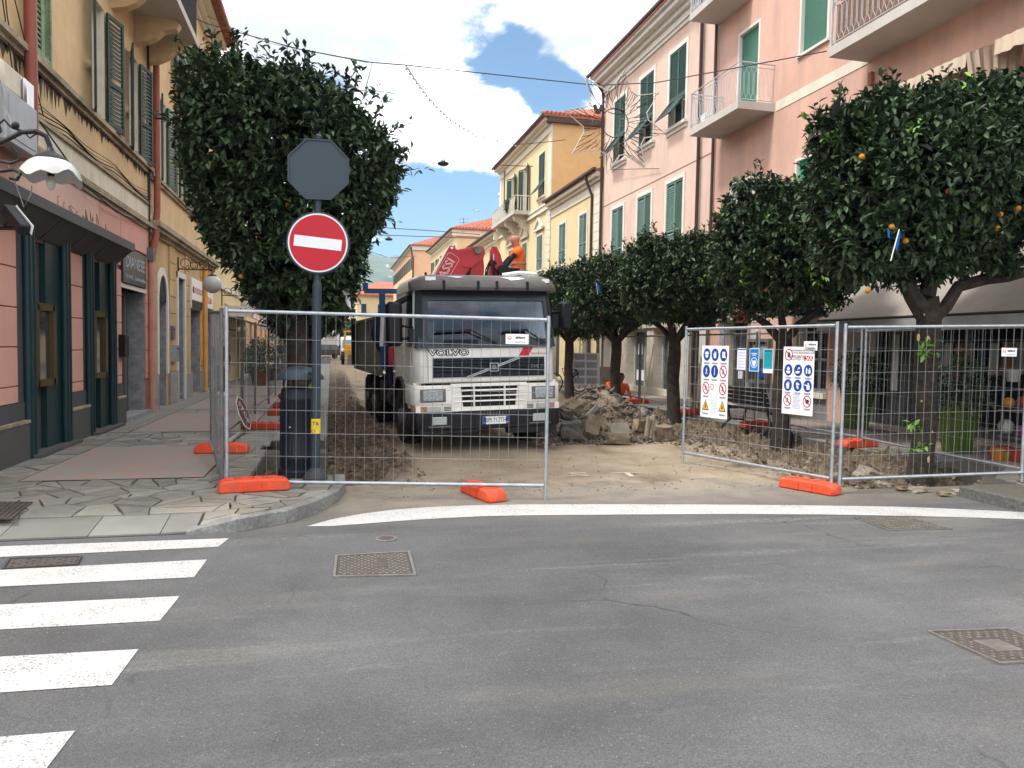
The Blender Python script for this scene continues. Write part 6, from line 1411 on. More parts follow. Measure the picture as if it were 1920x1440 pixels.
def crown_pts(blobs,n,seed,inner=.0,spread=.13):
 r_=np.random.default_rng(seed);ar=np.array([b_[3]*b_[4]+b_[4]*b_[5]+b_[3]*b_[5]for b_ in blobs]);ar=ar/ar.sum();out_=[]
 B=np.array(blobs)
 while len(out_)<n:
  k=r_.choice(len(blobs),p=ar);c=B[k,:3];r3=B[k,3:6];d=r_.normal(size=3);d/=np.linalg.norm(d)
  f=1-abs(r_.normal())*spread+(.05*r_.random())if inner==0 else r_.random()**.5*inner
  f+=.06*noise.noise(Vector((d[0]*3+k,d[1]*3,d[2]*3)))
  p=c+d*r3*f
  e=((p-B[:,:3])/B[:,3:6]);e=np.sqrt((e**2).sum(1));e[k]=9
  if inner==0 and e.min()<.78:continue
  dd=d/r3*r3.min()+np.array([0,0,.25])+r_.normal(size=3)*.25
  out_.append((*p,*dd))
 return np.array(out_)
def tree(label,x_,y_,z_,blobs,trunk,limbs,nsh,seed,group,top_shoots=(),young=60,fruit=(),L0=.11,name='orange_tree',kindname='crown'):
 t=thing(name,label,'tree',(x_,y_,z_),0,group)
 b=MB();b.tube(*trunk,n=12)
 for l_,r_ in limbs:b.tube(l_,r_,n=8)
 tr=b.build('trunk',M_bark,t,smooth=True)
 for v in tr.data.vertices:
  c=v.co;k=noise.fractal(Vector((c.x*9,c.y*9,c.z*4)),1,2,3)*.022;v.co+=v.normal*k
 S=crown_pts(blobs,nsh,seed)
 o=leaves('crown',S,M_leaf,t,L0,7,seed)
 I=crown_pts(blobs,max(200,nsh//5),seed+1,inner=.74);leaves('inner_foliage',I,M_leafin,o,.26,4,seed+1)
 if len(top_shoots):
  A=[];b=MB()
  for(p_,d_,ln)in top_shoots:
   p_=Vector(p_);d_=Vector(d_).normalized();b.tube([p_,p_+d_*ln*.6,p_+d_*ln+Vector((0,0,.03))],[.007,.005,.003],4)
   for k in range(int(ln/.055)):q_=p_+d_*(k*.055);A.append((*q_,d_.x,d_.y,d_.z))
  leaves('leafy_shoot',np.array(A),M_leaf,o,L0*1.0,2,seed+2,droop=0)['kind']='stuff';b.build('twig',M_bark,o,kind='stuff')
 Y=S[np.random.default_rng(seed+3).choice(len(S),young//5+1,replace=False)];Y=np.repeat(Y,2,0);Y[:,:3]+=(Y[:,:3]-np.array([x_,y_,z_+3.4]))*.085+np.random.default_rng(seed+5).normal(size=(len(Y),3))*.04
 leaves('young_leaves',Y,M_leafy,o,L0*.95,5,seed+4)
 for p_ in fruit:
  b=MB();b.ball(p_,.036,12,8);b.build('orange',M_orangefruit,t,smooth=True)
 return t
GT='orange trees along the right side of the dug-up street'
# big tree at left
XT,YT=-.53,12.0
def tl(px,py,Y=YT):p=onY(px,py,Y);return p
bl_=[]
for(px,py,w_,dep,hgt)in((540,262,130,1.3,.95),(478,285,120,1.2,1.05),(628,320,112,1.1,.85),(440,230,88,.9,.72),(450,185,66,.75,.42),(565,215,84,.8,.45),(655,280,66,.75,.42),(432,358,66,.9,.75),(492,420,92,1.0,.85),(592,400,108,1.1,.9),(672,360,56,.7,.7),(540,490,84,.9,.6),(608,480,72,.9,.6),(560,540,95,.75,.42),(505,525,46,.5,.35),(392,170,48,.5,.5),(622,545,40,.5,.35)):
 c=tl(px,py);bl_.append((c.x,c.y,c.z,(w_-13)/115,dep*.92,hgt*.90))
ts=[]
for(px,py,dx,dz,ln)in((400,125,-.15,1,.45),(425,130,.05,1,.5),(385,150,-.3,1,.4),(460,120,-.1,1,.35),(500,135,.0,1,.3),(545,145,.1,1,.5),(560,150,.15,1,.45),(600,165,.2,1,.3),(640,190,.2,1,.55),(655,185,.3,1,.5),(690,225,.6,.9,.35),(705,260,.9,.6,.45),(720,290,1,.35,.4),(715,320,1,.2,.45),(705,350,1,.0,.4),(350,160,-.8,.8,.35),(345,230,-1,.3,.3),(480,130,.1,1,.25),(360,120,-.5,1,.3),(520,140,0,1,.25),(700,300,1,.5,.5),(690,395,1,-.3,.3),(440,120,0,1,.4),(620,180,.1,1,.35),(580,155,-.1,1,.35),(670,210,.5,1,.4)):
 for kk in range(2):p_=tl(px+random.uniform(-9,9),py+6,YT+random.uniform(-.5,.3));ts.append((p_,(dx+random.uniform(-.2,.2),random.uniform(-.2,.2),dz),ln*random.uniform(.8,1.25)))
tree('large dense orange tree standing in the left pavement behind the no entry sign',XT,YT,.1,bl_,([(XT+.02,YT,-.1),(XT,YT,.5),(XT+.03,YT,1.2),(XT+.02,YT,1.9),(XT+.05,YT,2.5)],[.19,.17,.16,.17,.15]),[([(XT+.03,YT,1.8),(XT-.4,YT-.1,2.4),(XT-.9,YT,3.3),(XT-1.1,YT,4.2)],[.10,.085,.06,.03]),([(XT+.03,YT,2.0),(XT+.5,YT+.1,2.7),(XT+1.0,YT,3.6)],[.10,.08,.04]),([(XT,YT,2.3),(XT+.1,YT-.2,3.4),(XT,YT,5)],[.12,.09,.04])],3600,11,'orange trees of the street',ts,26,[tl(540,385,11.2),tl(452,518,11.5)],L0=.125)
b=MB()
def std_blobs(x_,y_,z0,z1,r_,seed):
 rr=random.Random(seed);out_=[(x_,y_,(z0+z1)/2+.05,r_*.95,r_*.95,(z1-z0)/2*.92)]
 for k in range(9):
  a_=k*2*math.pi/9+rr.uniform(-.2,.2);d_=r_*rr.uniform(.42,.62);out_.append((x_+math.cos(a_)*d_,y_+math.sin(a_)*d_,(z0+z1)/2+rr.uniform(-.3,.3),r_*rr.uniform(.48,.62),r_*rr.uniform(.48,.62),(z1-z0)/2*rr.uniform(.6,.85)))
 for k in range(5):a_=rr.uniform(0,6.28);d_=r_*rr.uniform(.2,.7);out_.append((x_+math.cos(a_)*d_,y_+math.sin(a_)*d_,z1-.35+rr.uniform(-.1,.15),.5,.5,.42))
 return out_
def std_limbs(x_,y_,zf,r_,seed,n=5):
 rr=random.Random(seed);o=[]
 for k in range(n):
  a_=k*2*math.pi/n+rr.uniform(-.3,.3);d_=Vector((math.cos(a_),math.sin(a_),0));p0_=Vector((x_,y_,zf))
  o.append(([p0_,p0_+d_*r_*.28+Vector((0,0,.35)),p0_+d_*r_*.55+Vector((0,0,.55)),p0_+d_*r_*.8+Vector((0,0,1.1))],[.085,.065,.05,.025]))
 return o
def shoots_top(bl,n,seed,ln=(.2,.45)):
 rr=random.Random(seed);o=[]
 for k in range(n):
  b_=rr.choice(bl);a_=rr.uniform(0,6.28);f=rr.uniform(0,.75);p_=Vector((b_[0]+math.cos(a_)*f*b_[3],b_[1]+math.sin(a_)*f*b_[4],b_[2]+b_[5]*math.sqrt(1-f*f)*.95));o.append((p_,(math.cos(a_)*.35*f,math.sin(a_)*.35*f,1),rr.uniform(*ln)))
 return o
# nearest right tree: heavy fork to the right
x1,y1=7.86,8.5
b1=[]
for(px,py,w_,dep,hgt,dy)in((1700,330,175,1.2,.95,0),(1830,320,170,1.3,1.0,.1),(1625,305,88,.8,.58,0),(1600,375,68,.75,.55,-.1),(1640,440,95,.9,.55,0),(1740,440,110,1.0,.6,.2),(1870,420,100,1.0,.6,0),(1660,245,75,.7,.4,0),(1760,240,90,.8,.42,.1),(1860,215,80,.8,.42,0),(1570,255,38,.35,.26,0),(1940,300,120,1.0,.9,0),(1600,455,55,.55,.4,-.1),(1700,480,60,.6,.35,.1)):
 c=onY(px,py,y1+dy);b1.append((c.x,c.y,c.z,(w_-16)/140,dep*.92,hgt*.88))
f1=[onY(px,py,y1-d_*.88)for px,py,d_ in((1909,391,1.0),(1915,315,1.0),(1870,428,.95),(1791,297,1.1),(1778,359,1.1),(1616,294,.75),(1672,425,.9),(1627,545,.55),(1875,402,.95),(1698,452,.85))]
P=lambda px,py,d=0:onY(px,py,y1+d)
tree('nearest orange tree on the right, pale scarred trunk forking above the fence rail',x1,y1,-.02,b1,([(x1-.06,y1,-.15),(x1-.05,y1,.1),P(1735,800),P(1737,700),P(1742,600),P(1735,560)],[.20,.165,.145,.14,.15,.16]),[([P(1735,590),P(1712,555),P(1695,520),P(1690,470),P(1670,400)],[.13,.11,.09,.07,.04]),([P(1745,600),P(1772,575),P(1800,535),P(1850,523,.1),P(1890,520,.1),P(1960,500,.1)],[.10,.085,.08,.08,.075,.06]),([P(1862,522,.1),P(1885,500,.1),P(1892,460,.1),P(1880,400)],[.06,.05,.045,.03]),([P(1735,560),P(1750,500,.1),P(1770,430,.1),P(1780,350)],[.12,.09,.07,.03])],5200,31,GT,shoots_top(b1,60,5,(.2,.42))+[(P(1545+8*k,250+9*k),(-.5+.1*k,0,1),.35)for k in range(4)],110,f1,L0=.115)
# leaf scars of pale wood on the trunk
b=MB()
for px,py,s_ in((1722,633,.035),(1740,640,.05),(1741,862,.03),(1728,752,.012),(1748,810,.012),(1733,590,.01)):c=onY(px,py,y1-.155);b.ball(c,(s_*.7,.012,s_*1.5),8,6)
scar=b.build('bark_scar',mat('bare_pale_wood',(0.50,0.36,0.18),.8),None);
tr1=[o for o in bpy.data.objects if o.name.startswith('orange_tree')][-1];scar.parent=tr1;scar.matrix_parent_inverse=wm(tr1).inverted()
S_=[]
for px,py in((1733,668),(1728,668),(1735,650),(1712,845),(1715,800)):
 c=onY(px,py,y1-.17)
 for kk in range(3):S_.append((*c,random.uniform(-1,1),-.5,random.uniform(0,1)))
leaves('trunk_sprout',np.array(S_),M_leafy,tr1,.10,4,77)['kind']='stuff'
specs=[(8.02,12.1,2.45,4.50,1.15,41,'second orange tree from the right, dark round crown above the safety boards',3400,5),(7.9,16.3,2.35,4.0,1.15,51,'third orange tree from the right, trunk beside the left post of the swung panel',3200,4),(8.05,20.4,2.3,4.05,1.25,61,'fourth orange tree from the right, the stooping worker behind its trunk',3000,2),(7.95,24.5,2.25,4.15,1.3,71,'fifth orange tree from the right, trunk just beside the truck mirror',2600,2)]
for(x_,y_,z0,z1,r_,sd_,lab,n_,nf)in specs:
 B_=std_blobs(x_,y_,z0,z1,r_,sd_);rr=random.Random(sd_+9)
 fr=[(x_+math.cos(a_)*r_*.86,y_+math.sin(a_)*r_*.86,rr.uniform(z0+.2,z1-.7))for a_ in[rr.uniform(3.3,5.2)for _ in range(nf)]]
 tree(lab,x_,y_,0,B_,([(x_+.02,y_,-.15),(x_+.03,y_,.3),(x_-.02,y_,1.0),(x_+.01,y_,1.6),(x_,y_,2.05)],[.20,.16,.15,.15,.14]),std_limbs(x_,y_,1.85,r_,sd_),n_,sd_,GT,shoots_top(B_,44,sd_,(.22,.5)),120,fr)
# further trees are copies with their own size and turn
src=[o for o in bpy.data.objects if o.name.startswith('orange_tree')][-1]
for i,(x_,y_,lab)in enumerate(((7.9,28.6,'sixth orange tree from the right, half hidden behind the truck cab corner'),(8.0,32.8,'orange tree beyond the sixth one, its crown rising over the truck cab roof at right'),(7.9,37.0,'orange tree behind the truck cab, crown partly seen beside the seated worker'),(8.0,41.2,'farthest orange tree of the right row, behind the truck'))):
 c=copy_tree(src,lab,(x_,y_,0),1.1*(i+1));c.scale=(1,1,1.0+.04*i)
for i,(x_,y_,lab)in enumerate(((-.6,19.0,'slim dark orange tree right behind the big one on the left pavement'),(-.7,26.5,'third orange tree of the left row, seen past the big trunk'),(-.7,35,'far orange tree of the left row beside the cafe terrace'))):
 c=copy_tree(src,lab,(x_,y_,0),2.3+i,'orange trees of the street');c.scale=(.78,.78,.9)
# green trees at the far end of the street
def far_tree(px,py,w_,Y,lab,m=M_leaft):
 c=onY(px,py,Y);t=thing('tree',lab,'tree',(c.x,c.y,0),0,'green trees closing the end of the street');rr=w_;B_=[(c.x,c.y,c.z,rr,rr,rr*.7),(c.x-rr*.6,c.y,c.z-rr*.2,rr*.6,rr*.6,rr*.5),(c.x+rr*.6,c.y,c.z-rr*.15,rr*.6,rr*.6,rr*.5)]
 b=MB();b.tube([(c.x,c.y,0),(c.x,c.y,c.z)],[.25,.15],6);b.build('trunk',M_bark,t);leaves('crown',crown_pts(B_,900,int(px)),m,t,.6,4,int(px))
far_tree(632,632,3.6,118,'leafy green tree left of the others above the dark car at the street end');far_tree(655,634,3.2,112,'bright green tree above the white van at the street end');far_tree(612,636,3.4,124,'green tree at far left of the street end behind the big trunk')
# ------------------------------------------------------------------ fences
def panel(label,A,B_,z0a,z0b,hgt=2.0,detail=True,mesh_m=M_wire,frame_m=M_galv,lean=0.0,group='temporary fence panels round the works',bottom=.16,post_ext=(0,0)):
 A=Vector((A[0],A[1],z0a));B_=Vector((B_[0],B_[1],z0b));t=thing('mesh_fence',label,'fence',tuple(A),0,group);d=(B_-A);ln=d.length;u=d.normalized();hz=Vector((u.x,u.y,0)).normalized();nrm=Vector((0,0,1)).cross(hz);upv=(Vector((0,0,1))+nrm*lean).normalized()
 for p_,e_ in((A,post_ext[0]),(B_,post_ext[1])):MB().tube([p_-upv*0.0,p_+upv*(hgt+.045+e_)],.0205,10).build('post',frame_m,t,smooth=True)
 a2=A+u*.02;b2=B_-u*.02
 MB().tube([a2+upv*hgt,b2+upv*hgt],.0205,10).build('top_rail',frame_m,t,smooth=True);MB().tube([a2+upv*bottom,b2+upv*bottom],.0205,10).build('bottom_rail',frame_m,t,smooth=True)
 nv=max(3,round(ln/.1065));hs=[bottom+.02+(hgt-bottom-.04)*f for f in(.0,.145,.285,.425,.565,.705,.85,1.0)][1:-1]
 if detail:
  for k in range(1,nv):
   p_=A+u*(ln*k/nv);wob=nrm*random.uniform(-.004,.004)+u*random.uniform(-.003,.003);MB().tube([p_+upv*bottom,p_+upv*(bottom+hgt)*.5+wob,p_+upv*hgt],.0019,4,False).build('vertical_wire',mesh_m,t)
  for h_ in hs:MB().tube([a2+upv*h_+nrm*.004,(a2+b2)/2+upv*(h_+random.uniform(-.004,.004))+nrm*.006,b2+upv*h_+nrm*.004],.0023,4,False).build('horizontal_wire',mesh_m,t)
 else:
  b=MB()
  for k in range(1,nv):p_=A+u*(ln*k/nv);b.tube([p_+upv*bottom,p_+upv*hgt],.0018,3,False)
  for h_ in hs:b.tube([a2+upv*h_,b2+upv*h_],.0025,3,False)
  b.build('wire_mesh',mesh_m,t,kind='stuff')
 return t
LNB=-.012
panel('front fence panel across the street, in front of the white truck',(-1.09,8.52),(2.33,7.93),.03,.0,2.0)
panel('fence panel swung open towards the street, carrying the safety boards',(5.86,7.76),(5.13,10.2),.02,.0,2.0)
panel('fence panel in front of the nearest tree at the right edge',(5.945,7.72),(9.42,7.35),.02,.12,1.98)
panel('dark mesh fence panel at left turning back along the pavement from the front corner',(-1.16,8.66),(-1.64,11.22),.04,.13,1.98,frame_m=M_galvd)
# block feet
def foot_mesh():
 b=MB();b.prism([(-.36,0),(-.36,.075),(-.325,.125),(-.20,.135),(.22,.135),(.33,.12),(.36,.08),(.36,0)],lambda a,c,w3:(a,w3,c),-.115,.115)
 return b
def block(label,x_,y_,z_,rz,m=M_orange,group='plastic fence feet'):
 t=thing('ballast_block',label,'fence foot',(x_,y_,z_),rz,group)
 foot_mesh().build('block',m,t,local=True,bevel=.018,smooth=True)
 b=MB()
 for xx in(-.24,-.10,.04,.18):b.box(xx-.045,xx+.045,-.075,.075,.130,.143)
 b.build('raised_pad',m,t,local=True,bevel=.006);b=MB()
 for xx in(-.17,-.03,.11):b.lathe([(.026,.134),(.026,.150),(.018,.150)],(xx,0,0),10)
 b.build('post_socket',m,t,local=True);b=MB()
 for s in(-1,1):b.box(s*.09-.012,s*.09+.012,-.128,-.113,.02,.10)
 b.build('moulded_rib',m,t,local=True);return t
block('bright orange plastic foot at the front corner of the left pavement',-.79,8.32,.12,R(9))
block('orange plastic foot lying on the asphalt behind the stop line, before the truck',1.67,8.2,0.0,R(-74))
block('bright orange plastic foot under the two posts of the open panel at right',5.70,7.95,.0,R(-66))
block('orange plastic foot under the dark mesh panel at left',-1.50,11.25,.12,R(-3))
M_of=M_orangeo
for i,(x_,y_,lab)in enumerate(((-1.17,14.15,'weathered red foot with the fallen stop sign leaning on it'),(-.98,16.95,'weathered red foot second beyond the fallen sign'),(-1.0,18.9,'weathered red foot just in front of the left bench'),(-1.12,22.5,'weathered red foot under the left bench line, behind the black bench legs'),(-1.1,26.0,'small distant red foot along the left fence row'),(-1.1,30.0,'farthest small red foot along the left fence row'))):block(lab,x_,y_,.12,R(-2),M_of)
# the fence row running back along the left pavement
ys_=[11.3,14.15,17.1,20.0,23.2,26.6,30.0,33.5]
names=['second','third','fourth','fifth','sixth','seventh','eighth']
for i in range(7):
 panel('%s dark fence panel back along the left pavement, seen edge on'%names[i],(-1.6+.05*(i%2),ys_[i]+.06),(-1.6+.05*((i+1)%2),ys_[i+1]-.06),.14,.14,1.95,detail=False,mesh_m=mat('dark_wire',(0.09,0.09,0.09),.7),frame_m=M_galvd)
# the fence row along the right pavement
yr=[(8.36,7.42),(8.42,9.15),(8.6,10.7),(8.62,13.9),(8.62,16.6),(8.66,20.05),(8.75,23.4),(9.1,26.8)]
rl=['nearest','second','third','fourth','fifth','sixth','farthest']
for i in range(7):
 a_,c_=yr[i],yr[i+1];panel('%s panel of the fence along the right pavement, behind the trees'%rl[i],(a_[0],a_[1]+.05),(c_[0],c_[1]-.05),.13,.13,1.93,detail=False,frame_m=M_galvd if i>2 else M_galv)
for(x_,y_,lab,m_)in((8.6,10.75,'orange plastic foot on the right pavement behind the nearest tree',M_orange),(8.55,13.75,'orange plastic foot beside the black bench on the right',M_of),(8.55,16.6,'orange foot by the third right tree trunk',M_of),(8.6,20.1,'small orange foot behind the rubble heap near the broom',M_of)):block(lab,x_,y_,.12,R(8),m_)
t=thing('loose_tape','scrap of red and white tape tied to the front corner posts','tape',(-1.2,9.0,1.0));b=MB();c=onY(421,771,9.0)
b.add([c+Vector(v)for v in((-.07,-.03,0),(-.02,-.05,.035),(.03,-.05,.015),(.055,-.03,.03),(.04,-.05,-.02),(-.01,-.06,-.035),(-.05,-.04,-.02))],[(0,1,2),(2,3,4),(2,4,5),(0,2,5),(0,5,6)]);b.build('red_tape',M_orange,t);b=MB();b.add([c+Vector(v)for v in((-.04,-.045,-.02),(.0,-.06,-.03),(-.01,-.05,-.07),(-.04,-.05,-.06))],[(0,1,2,3)]);b.build('white_tape',M_signwhite,t)
# diagonal brace of the dark panel
b=MB();b.tube([onX(393,828,-1.62),onY(420,893,9.15)],.014,6);tag(b.build('brace_tube',M_galv),'thin metal brace tube slanting at the foot of the dark left panel','brace')
# ------------------------------------------------------------------ boards on the fences
def boardT(A,B_,s,z_,off=-.03):
 A=Vector((*A,0));B_=Vector((*B_,0));u=(B_-A).normalized();p=A+u*s;n=u.cross(Vector((0,0,1)));return frame((p.x+n.x*-off,p.y+n.y*-off,z_),u,(0,0,1))
M_pict=M_signwhite
def disc(b,cx,cy,rx,ry,z0,z1,n=20):b.prism([(cx+rx*math.cos(2*math.pi*k/n),cy+ry*math.sin(2*math.pi*k/n))for k in range(n)],lambda a,c,w3:(a,c,w3),z0,z1)
def ringp(b,cx,cy,rx,ry,t_,z0,n=20):
 for k in range(n):
  a0=2*math.pi*k/n;a1=2*math.pi*(k+1)/n
  b.add([(cx+rx*math.cos(a0),cy+ry*math.sin(a0),z0),(cx+rx*math.cos(a1),cy+ry*math.sin(a1),z0),(cx+(rx-t_)*math.cos(a1),cy+(ry-t_)*math.sin(a1),z0),(cx+(rx-t_)*math.cos(a0),cy+(ry-t_)*math.sin(a0),z0)],[(0,1,2,3)])
PG={}
def picto(b,kind,cx,cy,s):
 S=lambda pts:b.add([(cx+x_*s,cy+y_*s,.0062)for x_,y_ in pts],[tuple(range(len(pts)))])
 C=lambda x_,y_,r_,ry=None:S([(x_+r_*math.cos(k*.785),y_+(ry or r_)*math.sin(k*.785))for k in range(8)])
 if kind=='helmet':S([(-.6,.1),(.6,.1),(.5,.45),(.2,.65),(-.2,.65),(-.5,.45)]);S([(-.4,.0),(.4,.0),(.35,-.5),(.1,-.7),(-.2,-.65),(-.4,-.35)])
 elif kind=='glove':S([(-.3,-.7),(.3,-.7),(.35,.1),(.3,.65),(.15,.65),(.1,.2),(-.05,.7),(-.2,.65),(-.15,.2),(-.45,.35)])
 elif kind=='boots':S([(-.35,.65),(-.02,.65),(-.02,-.2),(.2,-.45),(.2,-.6),(-.35,-.6)]);S([(.08,.65),(.4,.65),(.4,-.2),(.6,-.45),(.6,-.6),(.3,-.6),(.08,-.2)])
 elif kind=='harness':C(0,.55,.14);S([(-.2,.35),(.2,.35),(.1,-.1),(.3,-.65),(.15,-.65),(0,-.2),(-.15,-.65),(-.3,-.65),(-.1,-.1)])
 elif kind=='post':S([(-.08,.8),(.08,.8),(.08,-.8),(-.08,-.8)])
 elif kind=='mask':C(0,.3,.36);S([(-.5,-.15),(.5,-.15),(.35,-.7),(-.35,-.7)])
 elif kind=='wash':S([(0,.6),(.5,.55),(.4,.3),(.1,.35),(.0,.1),(-.1,.1)]);S([(-.7,-.35),(-.1,-.1),(.5,-.2),(.2,-.6),(-.5,-.65)])
 elif kind=='two':C(-.35,.45,.13);C(.35,.35,.16);S([(-.5,.25),(-.2,.25),(-.2,-.6),(-.5,-.6)]);S([(.1,.1),(.6,.1),(.6,-.5),(.1,-.6)]);S([(-.2,.25),(.1,.2),(.1,.12),(-.2,.15)])
 elif kind=='thermo':C(-.1,.35,.3);S([(-.3,.0),(.1,.0),(.3,-.6),(-.1,-.65)]);S([(.2,.4),(.4,.4),(.4,.1),(.2,.1)])
 elif kind=='elbow':C(.15,.45,.2);S([(-.2,.2),(.5,.2),(.5,-.7),(-.2,-.7)]);S([(-.75,.35),(-.2,.2),(-.2,.0),(-.7,.15)])
def pictoblack(b,kind,cx,cy,s):
 S=lambda pts:b.add([(cx+x_*s,cy+y_*s,.0062)for x_,y_ in pts],[tuple(range(len(pts)))])
 if kind=='hand':S([(-.3,-.5),(.2,-.55),(.35,.0),(.3,.45),(.1,.5),(-.1,.5),(-.25,.4),(-.3,.1)])
 elif kind=='walk':S([(-.1,.5),(.1,.5),(.1,.3),(.35,.1),(.1,.1),(.1,-.1),(.3,-.55),(.15,-.55),(0,-.2),(-.25,-.55),(-.4,-.5),(-.1,0)])
 elif kind=='blot':S([(-.5,.3),(-.1,.45),(.35,.4),(.55,.1),(.35,-.3),(.0,-.5),(-.3,-.35),(-.4,.0)])
 else:S([(-.5,-.1),(.5,.3),(.5,.2),(-.5,-.2)])
M_bord=mat('dark_red_ring',(0.42,0.015,0.03),.5);M_pale=mat('pale_paper',(0.72,0.73,0.76),.6)
def captions(b,cx,cy,w_):b.box(cx-w_/2,cx+w_/2,cy,cy+.007,.0045,.0055);b.box(cx-w_/2*.8,cx+w_/2*.8,cy-.013,cy-.006,.0045,.0055)
AP,BP=(5.13,10.2),(5.86,7.76)
def alongx(px,py):
 A=Vector((*AP,0));B_=Vector((*BP,0));u=(B_-A).normalized();d=ray(px,py);den=d.x*u.y-d.y*u.x;t_=(A.x*u.y-A.y*u.x)/den;p=CAM+d*t_;return(p-A).dot(u),p.z
def on_panel(name,label,cat,pl_,pr_,py0,py1,m=M_signwhite,off=-.028):
 s0,z1=alongx(pl_,py0);s1,_=alongx(pr_,py0);_,z0=alongx(pl_,py1);T_=boardT(AP,BP,s0,z0,off);w_=s1-s0;h_=z1-z0;b=MB(T_);b.box(0,w_,0,h_,0,.004);return tag(b.build(name,m),label,cat),T_,w_,h_
# left safety board
o,T_,w_,h_=on_panel('safety_board','white site safety board with blue and red symbols and two yellow triangles','sign',1320,1370,648,781)
gx=[w_*.19,w_*.50,w_*.82];gy=[h_*.875,h_*.645,h_*.41,h_*.17];rx=w_*.135;ry=h_*.088
b=MB(T_)
for(i,j)in((0,0),(1,0),(2,0),(0,1),(1,1)):disc(b,gx[i],gy[j],rx,ry,.0042,.0052)
b.build('blue_symbol',M_signblue,o)
b=MB(T_)
for(i,j,k_)in((0,0,'helmet'),(1,0,'glove'),(2,0,'boots'),(0,1,'harness'),(1,1,'post')):picto(b,k_,gx[i],gy[j],rx)
b.build('pictogram',M_signwhite,o);b=MB(T_);bk=MB(T_)
for(i,j)in((2,1),(0,2),(2,2)):ringp(b,gx[i],gy[j],rx,ry,rx*.24,.0055);b.add([(gx[i]-rx*.75,gy[j]+ry*.6,.0058),(gx[i]-rx*.6,gy[j]+ry*.75,.0058),(gx[i]+rx*.75,gy[j]-ry*.6,.0058),(gx[i]+rx*.6,gy[j]-ry*.75,.0058)],[(0,1,2,3)]);pictoblack(bk,'walk',gx[i],gy[j],rx)
ringp(b,gx[1]-w_*.08,gy[2]+h_*.02,rx*.5,ry*.5,rx*.15,.0055);b.build('red_prohibition_ring',M_red,o)
for(i,j)in((0,0),(1,0),(2,0),(0,1),(1,1),(2,1),(0,2),(2,2),(0,3),(2,3)):captions(bk,gx[i],gy[j]-ry-.03,w_*.24)
bk.build('black_print',M_text,o);b=MB(T_);b2=MB(T_)
for i in(0,2):
 b.add([(gx[i]-rx,gy[3]-ry*.8,.0045),(gx[i]+rx,gy[3]-ry*.8,.0045),(gx[i],gy[3]+ry*.95,.0045)],[(0,1,2)]);b2.add([(gx[i]-rx*.75,gy[3]-ry*.65,.0055),(gx[i]+rx*.75,gy[3]-ry*.65,.0055),(gx[i],gy[3]+ry*.68,.0055)],[(0,1,2)]);pictoblack(b,'hand',gx[i],gy[3]-ry*.2,rx*.35)
 b.add([(gx[i]-rx*.2,gy[3]-ry*.45,.0062),(gx[i]+rx*.2,gy[3]-ry*.45,.0062),(gx[i]+rx*.08,gy[3]+ry*.3,.0062),(gx[i]-rx*.08,gy[3]+ry*.3,.0062)],[(0,1,2,3)])
b.build('triangle_border',M_text,o);b2.build('warning_triangle',mat('warning_amber',(0.85,0.42,0.02),.5),o)
b=MB(T_);b.box(w_*.36,w_*.64,h_*.05,h_*.34,.0045,.0052)
b.build('pasted_list',M_pale,o);b=MB(T_)
for k in range(12):b.box(w_*.38,w_*.62,h_*(.07+.021*k),h_*(.07+.021*k)+.003,.0056,.0062)
b.build('list_lines',mat('faint_grey_print',(0.35,0.36,0.4),.6),o)
# COVID board
o,T_,w_,h_=on_panel('safety_board','white COVID 19 site rules board with the number 1500 in red','sign',1473,1531,650,775)
gx=[w_*.18,w_*.50,w_*.82];gy=[h_*.88,h_*.655,h_*.43,h_*.205];rx=w_*.135;ry=h_*.088
b=MB(T_)
for j in(1,2):
 for i in range(3):disc(b,gx[i],gy[j],rx,ry,.0042,.0052)
b.build('blue_symbol',M_signblue,o);b=MB(T_)
for(i,j,k_)in((0,1,'mask'),(1,1,'wash'),(2,1,'two'),(0,2,'glove'),(1,2,'thermo'),(2,2,'elbow')):picto(b,k_,gx[i],gy[j],rx)
b.build('pictogram',M_signwhite,o);b=MB(T_);bk=MB(T_)
for(i,j,k_)in((0,0,'hand'),(0,3,'walk'),(2,3,'blot')):
 ringp(b,gx[i],gy[j],rx,ry,rx*.22,.0055);pictoblack(bk,k_,gx[i],gy[j],rx)
 b.add([(gx[i]-rx*.75,gy[j]+ry*.6,.0068),(gx[i]-rx*.6,gy[j]+ry*.75,.0068),(gx[i]+rx*.75,gy[j]-ry*.6,.0068),(gx[i]+rx*.6,gy[j]-ry*.75,.0068)],[(0,1,2,3)])
b.build('red_prohibition_ring',M_bord,o)
for(i,j)in((0,1),(1,1),(2,1),(0,2),(1,2),(2,2),(0,3),(2,3)):captions(bk,gx[i],gy[j]-ry-.02,w_*.22)
bk.build('black_print',M_text,o);b=MB(T_);b.box(w_*.66,w_*.96,h_*.80,h_*.875,.0045,.0055);b.build('red_panel',M_bord,o)
tx=lambda s_,u_,v_,sz,m_,**k:text(s_,T_@Matrix.Translation((w_*u_,h_*v_,.0058)),sz,m_,o,extrude=.0004,**k)
tx('1500',.81,.838,.10,M_signwhite,sx=.82);tx('COVID 19',.49,.825,.068,M_text,sx=.68);tx('NUMERO EMERGENZA',.48,.862,.032,M_bord,sx=.68)
tx("È RIGOROSAMENTE VIETATO L'INGRESSO",.65,.945,.032,M_text,sx=.60);tx('A TUTTE LE PERSONE ESTRANEE AI LAVORI',.65,.91,.030,M_text,sx=.58)
b=MB(T_);b.box(w_*.34,w_*.66,h_*.08,h_*.31,.0045,.0052);b.build('pasted_list',M_pale,o);b=MB(T_)
